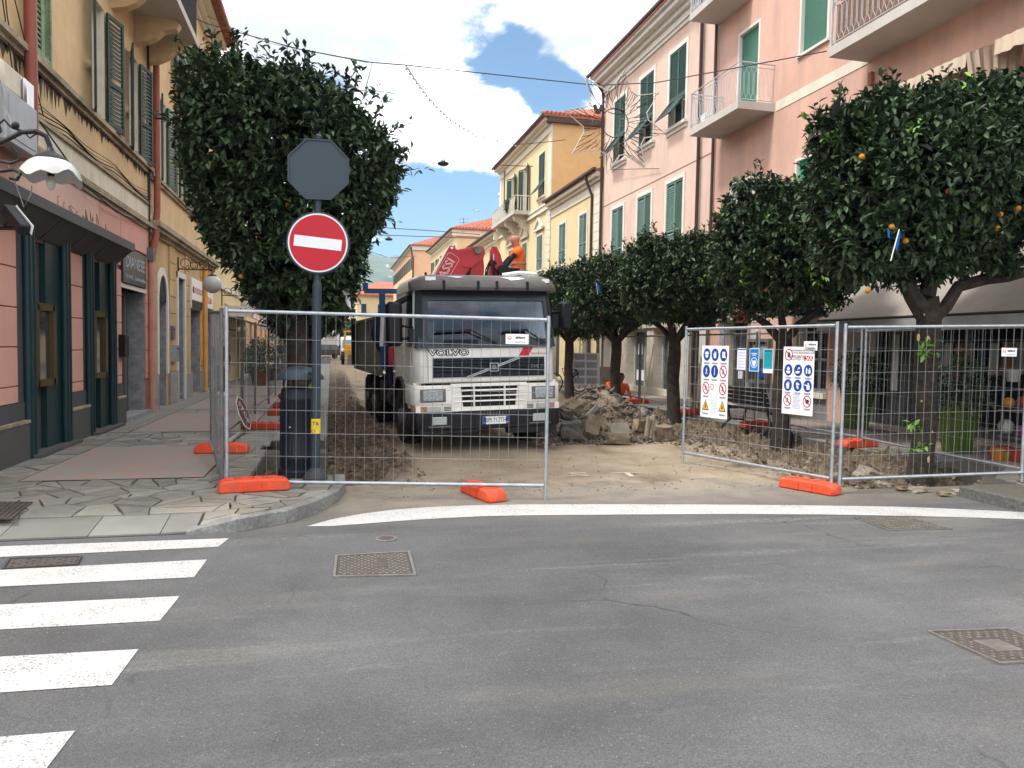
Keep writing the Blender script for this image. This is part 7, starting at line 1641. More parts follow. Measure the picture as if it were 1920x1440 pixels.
for k in range(11):b.box(w_*.36,w_*random.uniform(.55,.64),h_*(.095+.0195*k),h_*(.095+.0195*k)+.004,.0056,.0062)
b.build('list_lines',mat('blue_handwriting',(0.1,0.12,0.4),.6),o)
# three notices
o,T_,w_,h_=on_panel('notice','small white notice with rows of tiny pictures hung on the open fence panel','notice',1386,1402,653,695,M_pale);b=MB(T_)
for i in range(4):
 for j in range(6):b.box(w_*(.12+.21*i),w_*(.26+.21*i),h_*(.12+.13*j),h_*(.2+.13*j),.0042,.0052)
b.build('tiny_pictures',mat('lilac_print',(0.42,0.42,0.62),.6),o);b=MB(T_);b.box(.002,w_-.002,0,h_*.05,.0042,.005);b.box(.002,w_-.002,h_*.92,h_*.97,.0042,.005);b.build('blue_edge',M_signblue,o)
M_cyb=mat('bright_blue_print',(0.01,0.16,0.50),.5);M_teals=mat('teal_print',(0.02,0.30,0.38),.5)
o,T_,w_,h_=on_panel('notice','bright blue notice with a white circle hung between the other two notices','notice',1409,1427,653,696,M_signwhite);b=MB(T_);b.box(.008,w_-.008,.008,h_-.008,.0042,.005);b.build('blue_ground',M_cyb,o);b=MB(T_);ringp(b,w_/2,h_*.38,w_*.36,h_*.23,.008,.0056);b.add([(w_*x_,h_*y_,.0056)for x_,y_ in((.3,.5),(.4,.44),(.5,.5),(.6,.44),(.7,.5),(.66,.3),(.56,.22),(.44,.22),(.34,.3))],[tuple(range(9))]);b.box(w_*.2,w_*.8,h_*.76,h_*.79,.0054,.006);b.box(w_*.3,w_*.7,h_*.69,h_*.72,.0054,.006);b.build('white_print',M_signwhite,o)
o,T_,w_,h_=on_panel('notice','teal notice with a white foot hung beside the bright blue one','notice',1435,1453,654,699,M_signwhite);b=MB(T_);b.box(.006,w_-.006,h_*.17,h_-.006,.0042,.005);b.build('teal_ground',M_teals,o);b=MB(T_)
b.box(w_*.1,w_*.9,h_*.88,h_*.94,.0054,.006)
for k in range(9):b.box(w_*.15,w_*.85,h_*(.3+.06*k),h_*(.3+.06*k)+.003,.0054,.006)
b.build('dark_print',mat('dark_teal_print',(0.01,0.12,0.16),.6),o)
# abitare placards
def placard(T_,w_,h_,label,tel=True):
 b=MB(T_);b.box(0,w_,0,h_,0,.004);o=tag(b.build('placard',M_signwhite),label,'placard');b=MB(T_);ringp(b,w_*.17,h_*.62,w_*.09,h_*.17,w_*.03,.0050,12);b.add([(w_*x_,h_*y_,.0052)for x_,y_ in((.10,.45),(.15,.6),(.2,.5),(.26,.72),(.24,.45))],[(0,1,2,3,4)]);b.build('logo',mat('logo_red',(0.75,0.1,0.03),.5),o)
 text('abitare',T_@Matrix.Translation((w_*.63,h_*.66,.0045)),h_*.36,M_text,o,extrude=.0004,sx=.95,off=.0012);text('Tel. 0172 9121',T_@Matrix.Translation((w_*.62,h_*.2,.0045)),h_*.17,M_text,o,extrude=.0004)
A2,B2=Vector((-1.09,8.52)),Vector((2.33,7.93))
def across(A,B_,px,py):
 A=Vector((*A,0));B_=Vector((*B_,0));u=(B_-A).normalized();d=ray(px,py);den=d.x*u.y-d.y*u.x;t_=(A.x*u.y-A.y*u.x)/den;p=CAM+d*t_;return(p-A).dot(u),p.z
def placeb(A,B_,x0,x1,y0,y1):s0,zt=across(A,B_,x0,y0);s1,_=across(A,B_,x1,y0);_,zb_=across(A,B_,x0,y1);return boardT(A,B_,s0,zb_,-.028),s1-s0,zt-zb_
placard(*placeb(A2,B2,948,991,626,645),'white abitare placard wired to the front fence panel before the truck windscreen')
placard(*placeb(AP,BP,1511,1536,640,657),'white abitare placard above the COVID board')
placard(*placeb((5.945,7.72),(9.42,7.35),1875,1903,652,668),'white abitare placard on the right hand fence panel before the shop')
# ------------------------------------------------------------------ no entry sign, bin
sx_,sy_=-.15,8.9
t=thing('no_entry_sign','round red no entry sign under the grey back of an octagonal sign on one pole','road sign',(sx_,sy_,.12))
MB().tube([(sx_-.02,sy_,.12),(sx_-.01,sy_,2.33)],.052,16).build('lower_pole',M_pole,t,smooth=True);MB().lathe([(.053,2.33),(.055,2.36),(.04,2.40),(.036,2.41)],(sx_-.01,sy_,0),16).build('pole_collar',M_pole,t,smooth=True)
MB().tube([(sx_-.01,sy_,2.40),(sx_,sy_,4.02)],.034,14).build('upper_pole',M_pole,t,smooth=True);MB().lathe([(.04,4.02),(.042,4.05),(.02,4.075)],(sx_,sy_,0),12).build('pole_cap',M_pole,t,smooth=True)
MB().lathe([(.135,.12),(.14,.15),(.12,.185),(.075,.235),(.062,.25),(.052,.26)],(sx_-.02,sy_,0),28).build('base_flange',mat('cast_grey_flange',(0.045,0.05,0.055),.5),t,smooth=True)
FS=frame((sx_,sy_-.04,2.84),(math.cos(R(-6)),math.sin(R(-6)),-.085),(0,0,1))
FS0=frame((sx_,sy_-.04,2.84),(math.cos(R(-6)),math.sin(R(-6)),0),(0,0,1))
b=MB(FS0);b.lathe([(.335,-.03),(.352,-.025),(.352,.012),(.335,.016)],(0,0,0),48);o=b.build('round_shield',M_pole,t,smooth=True)
b=MB(FS0);disc(b,0,0,.332,.332,.0165,.0185,48);b.build('white_rim',M_signwhite,o);b=MB(FS0);disc(b,0,0,.315,.315,.019,.0205,48);b.build('red_disc',M_red,o);b=MB(FS);b.box(-.265,.265,-.062,.062,.0215,.0235);b.build('white_bar',M_signwhite,o)
FO=frame((sx_,sy_-.045,3.665),(math.cos(R(-6)),math.sin(R(-6)),0),(0,0,1));b=MB(FO);oc=[(.365*math.cos(R(22.5+45*k)),.365*math.sin(R(22.5+45*k)))for k in range(8)];b.prism(oc,lambda a,c,w3:(a,c,w3),-.012,.004);o=b.build('octagonal_plate',M_signback,t)
b=MB(FO)
for k in range(8):
 a0=oc[k];a1=oc[(k+1)%8];s_=.95
 b.hexa([(a0[0],a0[1],-.02),(a1[0],a1[1],-.02),(a1[0]*s_,a1[1]*s_,-.02),(a0[0]*s_,a0[1]*s_,-.02)],[(a0[0],a0[1],.018),(a1[0],a1[1],.018),(a1[0]*s_,a1[1]*s_,.018),(a0[0]*s_,a0[1]*s_,.018)])
b.build('plate_flange',M_signback,o)
b=MB(Matrix.Translation((sx_-.018,sy_,0)))
n=12;vs=[]
for k in range(n+1):a_=-math.pi*.02-math.pi*.92*k/n;vs+=[(.0535*math.cos(a_),.0535*math.sin(a_),.66),(.0535*math.cos(a_),.0535*math.sin(a_),.83)]
b.add(vs,[(2*k,2*k+2,2*k+3,2*k+1)for k in range(n)]);st=b.build('sticker',M_yel,t)
text('T&',frame((sx_-.018,sy_-.0545,.775),(1,0,0),(0,0,1)),.06,M_text,st,extrude=.0005);text('====',frame((sx_-.010,sy_-.0545,.725),(1,0,0),(0,0,1)),.02,M_text,st,extrude=.0005)
b=MB(frame((sx_-.045,sy_-.0535,.69),(1,0,0),(0,0,1)));ringp(b,0,0,.02,.02,.006,.0015,12);b.build('sticker_ring',M_red,st)
bx,by=-.36,9.22
t=thing('litter_bin','tall dark blue cylindrical litter bin with a domed hood beside the sign pole','bin',(bx,by,.12))
MB().lathe([(.235,.12),(.245,.13),(.245,.19),(.225,.21)],(bx,by,0),32).build('base',M_navy,t,smooth=True)
b=MB();n=32;b.lathe([(.222,.20),(.222,.34),(.227,.35),(.222,.36),(.222,1.02),(.228,1.03),(.228,1.06),(.215,1.08),(.215,1.16)],(bx,by,0),32);b.build('drum',M_navy,t,smooth=True)
b=MB()
for k in range(26):a_=2*math.pi*k/26;b.beam((bx+.222*math.cos(a_),by+.222*math.sin(a_),.24),(bx+.222*math.cos(a_),by+.222*math.sin(a_),1.0),.012,.010,(math.cos(a_),math.sin(a_),0))
b.build('fluting',M_navy,t,kind='stuff')
b=MB()
for a_ in(.4,2.0,3.6,5.2):b.tube([(bx+.20*math.cos(a_),by+.20*math.sin(a_),1.1),(bx+.20*math.cos(a_),by+.20*math.sin(a_),1.32)],.012,6)
b.build('hood_stay',M_navy,t);MB().lathe([(.275,1.27),(.28,1.275),(.27,1.31),(.22,1.37),(.13,1.41),(.03,1.425)],(bx,by,0),36).build('hood',M_pole,t,smooth=True);MB().lathe([(.20,1.08),(.20,1.12),(.10,1.16)],(bx,by,0),20).build('bin_bag',M_black,t)
b=MB();b.ball((bx-.10,by-.226,.72),.012,8,6);b.build('lock',M_chrome,t)
leaves('stray_leaves',np.array([[bx+.12,by-.1,1.17,0,-.4,1.0]]*4),M_leafy,t,.09,4,5)
# fallen stop sign on the left
t=thing('stop_sign','faded red octagonal stop sign leaning on a red fence foot behind the left fence','road sign',(-1.25,13.4,.14))
pa=onY(444,749,13.5);pc=onY(469,799,13.7);FO2=frame((pa+pc)/2,(pc-pa)+Vector((.1,-.55,0)),Vector((.45,.35,.55)))
ax_l=(pc-pa).normalized();FO2=frame((pa+pc)/2,ax_l,Vector((.10,1.0,.10)))
M_fadred=mat('faded_sign_red',(0.13,0.04,0.04),.6,var=.2)
b=MB(FO2);oc=[(.31*math.cos(R(22.5+45*k)),.31*math.sin(R(22.5+45*k)))for k in range(8)];b.prism(oc,lambda a,c,w3:(a,c,w3),-.006,.006);o=b.build('plate',M_signwhite,t);b=MB(FO2);b.prism([(x_*.93,y_*.93)for x_,y_ in oc],lambda a,c,w3:(a,c,w3),.0065,.008);b.prism([(x_*.93,y_*.93)for x_,y_ in oc],lambda a,c,w3:(a,c,w3),-.008,-.0065);b.build('red_face',M_fadred,o)
for sg_ in(1,-1):text('STOP',FO2@Matrix.Rotation(0 if sg_>0 else math.pi,4,'X')@Matrix.Translation((0,0,.0085)),.19,M_pale,o,extrude=.0005)
pa=onZ(418,850,.2);pc=onZ(453,815,.16);b=MB();b.tube([onZ(412,842,.20),onZ(452,810,.16)],.035,12);tag(b.build('steel_pole',M_galv,smooth=True),'loose grey steel pole lying on the left pavement below the fallen stop sign','pole')
# ------------------------------------------------------------------ rubble heap, broken slabs and soil
M_rub=mat('broken_concrete',(0.20,0.155,0.105),.95,var=.35,scale=7,bump=.8,bscale=14,dirt=(0.13,0.095,0.065),damt=.8,dscale=3)
M_rubg=mat('broken_asphalt',(0.10,0.09,0.08),.95,var=.35,scale=9,bump=.8,bscale=16,dirt=(0.2,0.15,0.1),damt=.5,dscale=4)
M_rubp=mat('pale_broken_stone',(0.27,0.235,0.185),.9,var=.2,scale=6,bump=.6)
def heap_h(x_,y_):
 d=math.hypot((x_-5.35)/1.35,(y_-14.4)/1.75);h=1.02*max(0,1-d)**.85;d2=math.hypot((x_-4.35)/.95,(y_-14.0)/1.2);h=max(h,.62*max(0,1-d2)**.8);d3=math.hypot((x_-6.2)/.85,(y_-14.2)/1.2);h=max(h,.55*max(0,1-d3)**.8)
 return h
nxh,nyh=130,150;V=np.zeros((nyh,nxh,3));Wt=np.zeros((nyh,nxh))
for j in range(nyh):
 for i in range(nxh):
  x_=3.2+4.1*i/(nxh-1);y_=12.4+4.2*j/(nyh-1);h=heap_h(x_,y_);k=min(1,h*4)
  V[j,i]=(x_,y_,-.12+h*1.05+k*(.10*fbm(x_*2.2,y_*2.2,8)+.05*max(0,fbm(x_*8,y_*8,3,3))+.022*fbm(x_*22,y_*22,1,2)));Wt[j,i]=.55+.4*fbm(x_*1.5,y_*1.5,4)
ii=np.arange(nxh-1)[None,:];jj=np.arange(nyh-1)[:,None];q=np.stack([jj*nxh+ii,jj*nxh+ii+1,(jj+1)*nxh+ii+1,(jj+1)*nxh+ii],-1).reshape(-1,4)
me=npmesh('soil_heap',V.reshape(-1,3),q,[M_dirt]);at=me.attributes.new('damp','FLOAT','POINT');at.data.foreach_set('value',np.clip(Wt,0,1).ravel().astype(np.float32));me.polygons.foreach_set('use_smooth',[True]*len(me.polygons))
tag(link('soil_heap',me),'heap of brown soil and rubble beside the truck and the third tree','soil heap',kind='stuff')
def chunk(c,dims,rot,label,m=M_rub,name='broken_slab',group='broken slabs and stones of the rubble heap',seed=0):
 bm=bmesh.new();bmesh.ops.create_cube(bm,size=1.0);bmesh.ops.subdivide_edges(bm,edges=bm.edges[:],cuts=3,use_grid_fill=True)
 rr=random.Random(seed)
 for v in bm.verts:
  n=noise.noise_vector(v.co*2.3+Vector((seed*3.1,seed,0)));f=noise.noise_vector(v.co*6+Vector((seed,4,seed)))
  v.co+=n*.16+f*.05;v.co=Vector((v.co.x*dims[0],v.co.y*dims[1],v.co.z*dims[2]))*.80
 me=bpy.data.meshes.new(name);bm.to_mesh(me);bm.free();me.materials.append(m);o=link(name,me);o.location=c;o.rotation_euler=[R(a)for a in rot];return tag(o,label,'rubble',group)
H_=lambda px,py,Y,dz=0:tuple(onY(px,py,Y)+Vector((0,0,dz)))
chunk(H_(1158,822,12.55),(.52,.34,.20),(0,3,-8),'flat rectangular kerb block lying in front of the heap',seed=1)
chunk(H_(1239,812,12.9),(.40,.34,.34),(4,-5,12),'big square brown block at the right end of the heap',M_rub,seed=2)
chunk(H_(1160,806,12.85),(.46,.14,.30),(-25,0,5),'pale mortar crusted slab behind the flat kerb block',M_rubp,seed=3)
chunk(H_(1214,800,12.75),(.07,.10,.46),(6,4,0),'narrow pale stone strip standing left of the square block',M_rubp,seed=4);chunk(H_(1222,800,12.75),(.07,.10,.48),(3,7,20),'second narrow pale strip leaning against its twin',M_rubp,seed=5)
chunk(H_(1112,798,13.0),(.30,.12,.46),(-20,28,15),'tall brown slab tilted up in the middle of the heap',M_rub,seed=6)
chunk(H_(1072,806,12.95),(.52,.38,.34),(5,0,-10),'rounded black asphalt lump at the left foot of the heap',M_rubg,seed=7)
chunk(H_(1082,763,14.0),(.42,.30,.16),(10,-32,10),'tan slab sloping down near the top left of the heap',M_rub,seed=8)
chunk(H_(1107,772,13.6),(.40,.07,.05),(0,-42,8),'thin pale strip lying up the left slope of the heap',M_rubp,seed=9);chunk(H_(1114,774,13.55),(.40,.08,.05),(0,-40,4),'second thin strip beside the first on the left slope',M_rubg,seed=10)
chunk(H_(1127,747,14.2),(.26,.22,.05),(0,0,10),'small flat slab on the crest of the heap',M_rubp,seed=11);chunk(H_(1198,798,13.0),(.28,.16,.26),(0,12,30),'grey brown lump between the pale slab and the strips',M_rub,seed=12)
chunk(H_(1060,775,13.6),(.32,.22,.18),(14,8,30),'dark lump high on the left edge of the heap by the headlight',M_rubg,seed=13);chunk(H_(1187,776,13.7),(.22,.2,.12),(10,10,50),'crumbling lump on the right slope of the heap',M_rub,seed=14)
chunk(H_(1628,889,9.0),(.34,.30,.20),(18,12,20),'pale grey concrete chunk in the trench left of the nearest tree',M_rubp,seed=15,group='broken slabs along the right trench')
for k,(px,py,s_)in enumerate(((1600,905,.2),(1655,908,.26),(1690,915,.22),(1720,918,.28),(1770,925,.22),(1800,922,.26),(1850,905,.22),(1835,912,.16))):
 c=onZ(px,py,.03);chunk((c.x,c.y,.03),(s_,s_*.7,.05),(random.uniform(-8,8),random.uniform(-8,8),random.uniform(0,90)),'thin broken slab fragment along the torn edge of the road at right',M_rubp if k%2 else M_rub,seed=20+k,group='thin slab fragments along the torn road edge at right')
def rocks(name,n,fn,label,m,parent=None,smin=.012,smax=.05,seed=3):
 rr=random.Random(seed);bmv=[];fs=[]
 base=[(1,0,0),(-1,0,0),(0,1,0),(0,-1,0),(0,0,1),(0,0,-1)];bf=[(0,2,4),(2,1,4),(1,3,4),(3,0,4),(2,0,5),(1,2,5),(3,1,5),(0,3,5)]
 for i in range(n):
  x_,y_,z_=fn(rr);s_=smin+(smax-smin)*rr.random()**3;q_=Matrix.Rotation(rr.uniform(0,6),3,'Z')@Matrix.Rotation(rr.uniform(0,6),3,'X');k=len(bmv)
  for v in base:w3=q_@Vector((v[0]*rr.uniform(.6,1.3),v[1]*rr.uniform(.6,1.3),v[2]*rr.uniform(.4,1)))*s_;bmv.append((x_+w3.x,y_+w3.y,z_+w3.z+s_*.3))
  fs+=[tuple(k+a for a in f)for f in bf]
 me=bpy.data.meshes.new(name);me.from_pydata(bmv,[],fs);me.materials.append(m);return tag(link(name,me),label,'rubble',kind='stuff')
M_clod=mat('brown_clod',(0.12,0.088,0.058),.95,var=.4,scale=9,bump=.5,dirt=(.22,.165,.11),damt=.6,dscale=4)
def f_r(rr):x_=rr.uniform(6.0,8.5);y_=8.1+rr.random()**1.5*12;return x_,y_,dirt_h(x_,y_)[0]
def f_l(rr):x_=rr.uniform(-.9,1.2);y_=9.0+rr.random()**1.5*14;return x_,y_,(dirt_h(x_,y_)[0]if(x_>0 or y_<11)else-.3)
def f_h(rr):
 while True:
  x_=rr.uniform(3.5,7.0);y_=rr.uniform(12.5,15.5);h=heap_h(x_,y_)
  if h>.02 or rr.random()<.4:return x_,y_,(-.10+h*1.05 if h>.05 else dirt_h(x_,y_)[0])
def f_c(rr):x_=rr.uniform(.5,8);y_=8.3+rr.random()**2*5;return x_,y_,max(0.0,dirt_h(x_,y_)[0])
rocks('stones',2600,f_r,'loose stones and clods scattered along the right trench',M_clod,smax=.06,seed=4);rocks('stones',500,f_r,'pale gravel scattered along the right trench',M_rubp,smax=.05,seed=5)
rocks('stones',1100,f_l,'clods and pebbles in the trench along the left pavement',M_clod,smax=.04,seed=6);rocks('stones',2200,f_h,'rubble fragments strewn over the soil heap',M_clod,smin=.012,smax=.065,seed=7);rocks('stones',900,f_h,'dark asphalt crumbs at the foot of the soil heap',M_rubg,smin=.02,smax=.10,seed=8)
rocks('grit',900,f_c,'fine grit scattered over the dusty road before the truck',M_rub,smin=.004,smax=.018,seed=9)
def f_a(rr):return rr.uniform(-1,7),rr.uniform(2.6,7.5),.002
rocks('grit',260,f_a,'tiny light grit scattered over the foreground asphalt',M_rubp,smin=.002,smax=.006,seed=10)
# ------------------------------------------------------------------ right pavement furniture
def bench(label,c,rz,L_=1.7,m=M_black,back=True):
 t=thing('bench',label,'bench',c,rz,'benches of the street')
 for k in range(5):
  b=MB();b.box(-L_/2,L_/2,-.22+k*.09,-.15+k*.09,.43,.46);b.build('seat_slat',m,t,local=True)
 if back:
  for k in range(4):b=MB();b.hexa([(-L_/2,.25+k*.03,.54+k*.09),(L_/2,.25+k*.03,.54+k*.09),(L_/2,.28+k*.03,.54+k*.09),(-L_/2,.28+k*.03,.54+k*.09)],[(-L_/2,.27+k*.03,.61+k*.09),(L_/2,.27+k*.03,.61+k*.09),(L_/2,.30+k*.03,.61+k*.09),(-L_/2,.30+k*.03,.61+k*.09)]);b.build('back_slat',m,t,local=True)
 for s in(-1,1):
  b=MB();x_=s*(L_/2-.12);b.tube([(x_,-.30,0),(x_,-.16,.16),(x_,-.20,.42)],[.035,.025,.025],6);b.tube([(x_,.36,0),(x_,.16,.18),(x_,.22,.42),(x_,.38,.90)],[.035,.028,.025,.02],6);b.tube([(x_,-.22,.41),(x_,.24,.41)],.025,6);b.tube([(x_,-.16,.16),(x_,.16,.18)],.02,6);b.build('iron_leg',M_iron,t,local=True,smooth=True)
 return t
bench('black slatted bench facing the shops behind the safety boards',(8.15,13.1,.12),R(90))
bench('black bench on the left pavement beside the big tree trunk',(-.75,21.4,.12),R(90),m=M_black,back=False)
t=bench('bench far along the left row by the terrace plants',(-.8,27.5,.12),R(90),back=False)
def aboard(name,label,c,rz,w_,h_,face,leg=.25,n=8):
 t=thing(name,label,'board',c,rz);b=MB()
 for s in(-1,1):b.beam((s*w_/2,-.05,0),(s*w_/2,.06,h_+leg),.03,.03)
 for z_ in(leg,h_+leg-.02):b.beam((-w_/2,-.02,z_),(w_/2,-.02,z_),.03,.03)
 for s in(-1,1):b.beam((s*w_/2,.4,0),(s*w_/2,.06,h_+leg),.025,.025)
 b.build('frame',M_signwhite,t,local=True);b=MB();b.hexa([(-w_/2,-.03,leg),(w_/2,-.03,leg),(w_/2,-.01,leg),(-w_/2,-.01,leg)],[(-w_/2,.05,leg+h_),(w_/2,.05,leg+h_),(w_/2,.07,leg+h_),(-w_/2,.07,leg+h_)]);b.build('panel',face,t,local=True)
 b=MB()
 for i in range(2):
  for j in range(4):f=(j+.5)/4;b.box(-w_*.42+i*w_*.45,-w_*.42+i*w_*.45+w_*.38,-.045+.08*f,-.035+.08*f,leg+h_*(j+.14)/4,leg+h_*(j+.86)/4)
 b.build('print',mat('grey_blue_print',(0.33,0.36,0.44),.7,var=.5,scale=40)if n else mat('chalk',(.3,.3,.3),.8,var=.8,scale=30),t,local=True);return t
aboard('easel_board','white property notice easel on the right pavement, left of the tiled shop',(8.95,25.6,.12),R(-8),1.0,1.15,M_pale)
aboard('chalkboard','chalkboard with a white frame standing outside the cafe at left',(-3.05,32.5,.12),R(5),.8,1.1,mat('chalkboard',(.05,.05,.05),.8),n=0)
t=thing('crate','brown wooden crate standing against the wall right of the easel board','crate',(10.1,26.9,.12));b=MB();b.box(9.7,10.5,26.6,27.2,.12,1.02);b.build('box',M_wood,t,bevel=.01);b=MB();b.box(9.68,10.52,26.57,26.6,.5,.58);b.box(9.68,10.52,26.57,26.6,.15,.23);b.build('batten',M_wood,t)
t=thing('bicycle','black bicycle leaning behind the fifth right tree trunk','bicycle',(8.3,25.2,.12))
for dx in(-.55,.5):
 b=MB();c=Vector((8.25+dx,25.5+dx*.3,.45));pts=[c+Vector((math.cos(a_)*.33,math.cos(a_)*.1,math.sin(a_)*.33))for a_ in np.linspace(0,6.283,21)];b.tube(pts,.022,6,False);b.build('wheel',M_rubber,t)
b=MB();q_=[(7.72,25.35,.45),(8.0,25.42,.95),(8.6,25.6,.92),(8.75,25.65,.45)];b.tube([q_[0],(8.2,25.5,.42),q_[1],q_[2],q_[3]],.018,6);b.tube([(8.2,25.5,.42),q_[2]],.018,6);b.tube([(8.55,25.45,1.02),(8.62,25.6,1.0),(8.6,25.8,1.02)],.014,6);b.build('frame',M_black,t)
# planter boxes with red flowers: red bench/box seen under the sign by the mirror
b=MB();b.box(7.55,8.35,28.4,28.8,.12,1.15);tag(b.build('red_box',mat('orange_red_box',(0.62,0.09,0.03),.6),bevel=.02),'orange red box seen between the truck corner and the fifth tree trunk','box')
# broom and leaning poles
t=thing('broom','road broom with a long handle leaning on the fence by the rubble heap','broom',(7.9,17.9,.1));pa=onY(1204,767,17.6);pb_=onY(1226,645,18.2);MB().tube([pa,pb_],.016,8).build('handle',M_wood,t,smooth=True);b=MB();c=onY(1205,767,17.6);b.box(c.x-.17,c.x+.27,c.y-.05,c.y+.05,c.z-.03,c.z+.03);b.build('broom_head',mat('teal_broom',(.02,.06,.06),.7),t);b=MB();b.box(c.x-.17,c.x+.27,c.y-.045,c.y+.045,c.z-.12,c.z-.032);b.build('bristles',M_black,t)
t=thing('pole_bundle','bundle of thin wooden stakes leaning on the wall behind the open fence panel','stakes',(9.3,18.0,.12))
for k in range(16):x_=9.2+.05*k*.8;MB().beam((x_,17.9+random.uniform(-.1,.1),.12),(x_+.18+random.uniform(-.05,.12),18.3,1.35+random.uniform(-.15,.2)),.025,.035).build('stake',M_wood,t)
# shop front things
def planter(label,c,h_,r0,r1,seed):
 t=thing('planter',label,'planter',c,0,'lime green planters');b=MB();b.hexa([(c[0]-r0,c[1]-r0,c[2]),(c[0]+r0,c[1]-r0,c[2]),(c[0]+r0,c[1]+r0,c[2]),(c[0]-r0,c[1]+r0,c[2])],[(c[0]-r1,c[1]-r1,c[2]+h_),(c[0]+r1,c[1]-r1,c[2]+h_),(c[0]+r1,c[1]+r1,c[2]+h_),(c[0]-r1,c[1]+r1,c[2]+h_)]);b.build('pot',M_clayg,t,bevel=.02)
 leaves('plant',crown_pts([(c[0],c[1],c[2]+h_+.28,r1*1.5,r1*1.5,.36)],190,seed),M_leaf,t,.09,6,seed);MB().tube([(c[0],c[1],c[2]+h_-.05),(c[0],c[1],c[2]+h_+.4)],.02,5).build('stem',M_bark,t)
planter('lime green planter with a dark shrub by the salmon wall under the grey awning',(10.62,13.35,.12),.86,.17,.25,91)
planter('lime green planter right of the nearest tree trunk, in front of the shop',(9.82,9.95,.12),.78,.16,.22,92)
b=MB();
# big awning with lettered valance over the shop
t=thing('awning','large grey beige shop awning with a lettered scalloped valance behind the nearest tree','awning',(10.3,9.5,3.2))
def awn(u0,u1,xo,zo,zi,m,mv,vh=.22,n=30,end=True):
 b=MB();vs=[];fs=[]
 for k in range(n+1):
  u=u0+(u1-u0)*k/n
  for j in range(5):f=j/4;vs.append((XR-.03-(XR-.03-xo)*f,u,zi+(zo-zi)*f-.10*math.sin(math.pi*f)+.015*math.sin(k*1.3)))
 for k in range(n):
  for j in range(4):i0=k*5+j;fs.append((i0,i0+5,i0+6,i0+1))
 b.add(vs,fs);b.build('canvas',m,t,smooth=True);b=MB();vs=[];fs=[];n2=n*4
 for k in range(n2+1):
  u=u0+(u1-u0)*k/n2;vs+=[(xo-.01,u,zo-.03),(xo-.02,u,zo-vh-.035*abs(math.sin(u*4.2)))]
 for k in range(n2):fs.append((2*k,2*k+2,2*k+3,2*k+1))
 b.add(vs,fs);b.build('valance',mv,t);MB().tube([(xo,u0,zo-.01),(xo,u1,zo-.01)],.025,8).build('front_bar',M_iron,t)
awn(6.4,13.32,9.60,2.34,3.75,M_cloth,mat('pale_grey_valance',(0.30,0.30,0.29),.9))
text("L' C",frame((9.565,12.55,2.20),(0,-1,0),(0,0,1)),.19,M_text,t,shear=.35,extrude=.001,sx=1.3)
MB().tube([(XR-.1,13.3,2.7),(9.62,13.3,2.32)],.02,6).build('folding_arm',M_iron,t);MB().tube([(XR-.1,7.2,2.7),(9.62,7.2,2.32)],.02,6).build('folding_arm',M_iron,t)
t=thing('awning','smaller dark grey scalloped awning left of the large shop awning','awning',(10.4,14.4,2.9));awn(13.45,16.35,10.05,2.55,3.15,M_clothg,M_clothg,.06,16)
t=thing('wall_lamp','small dark wall lamp with a disc shade under the smaller grey awning','lamp',(10.8,14.3,2.4));b=MB();b.tube([(XR,14.3,2.5),(XR-.2,14.3,2.72),(XR-.4,14.3,2.66),(XR-.42,14.3,2.45)],.014,6);b.build('bracket',M_iron,t);MB().lathe([(.20,2.38),(.19,2.40),(.06,2.45)],(XR-.42,14.3,0),16).build('shade',M_iron,t)
# goods in front of the shop
cols=[(.30,.04,.03),(.35,.14,.02),(.04,.14,.24),(.2,.2,.04),(.35,.33,.3),(.15,.04,.12),(.02,.12,.06),(.3,.08,.05)]
t=thing('display_rack','shop display rack with colourful beach goods and toys at the right edge','display rack',(10.0,8.6,.12))
b=MB();b.box(9.9,10.5,7.6,9.3,.45,.48);b.box(9.9,10.5,7.6,9.3,.85,.88)
for y_ in(7.65,9.25):b.box(9.92,9.95,y_-.015,y_+.015,.12,1.9);b.box(10.45,10.48,y_-.015,y_+.015,.12,1.9)
b.box(9.92,9.95,7.6,9.3,1.88,1.9);b.build('rack_frame',M_galvd,t)
for k in range(46):
 m_=mat('toy_colour_%d'%(k%8),cols[k%8],.5);y_=random.uniform(7.65,9.3);lv=random.choice((.12,.12,.49,.89,1.3));s_=random.uniform(.05,.12);b=MB();x_=random.uniform(9.72 if lv<.2 else 9.95,10.3)
 if k%3==0:b.ball((x_,y_,lv+s_),s_,10,7)
 elif k%3==1:b.box(x_-s_,x_+s_,y_-s_,y_+s_,lv,lv+s_*1.8)
 else:b.lathe([(s_*.7,lv),(s_,lv+s_*1.6),(s_*.9,lv+s_*1.7)],(x_,y_,0),12)
 b.build('toy',m_,t,smooth=(k%3==0),bevel=.01 if k%3==1 else 0)
t=thing('garment_rail','hanging clothes and bags in the dark shop front right of the nearest trunk','garments',(10.9,10.2,1.9));MB().tube([(10.75,9.4,1.95),(10.75,11.6,1.95)],.015,6).build('rail',M_galvd,t)
for k in range(9):
 y_=9.5+k*.24;b=MB();w_=random.uniform(.07,.1);l_=random.uniform(.5,.8);b.hexa([(10.7,y_-w_,1.9-l_),(10.8,y_-w_,1.9-l_),(10.8,y_+w_,1.9-l_),(10.7,y_+w_,1.9-l_)],[(10.72,y_-w_*.8,1.9),(10.78,y_-w_*.8,1.9),(10.78,y_+w_*.8,1.9),(10.72,y_+w_*.8,1.9)]);b.build('garment',mat('dull_garment_%d'%(k%4),[(.05,.06,.10),(.18,.16,.14),(.20,.09,.04),(.3,.3,.28)][k%4],.9),t,bevel=.02)
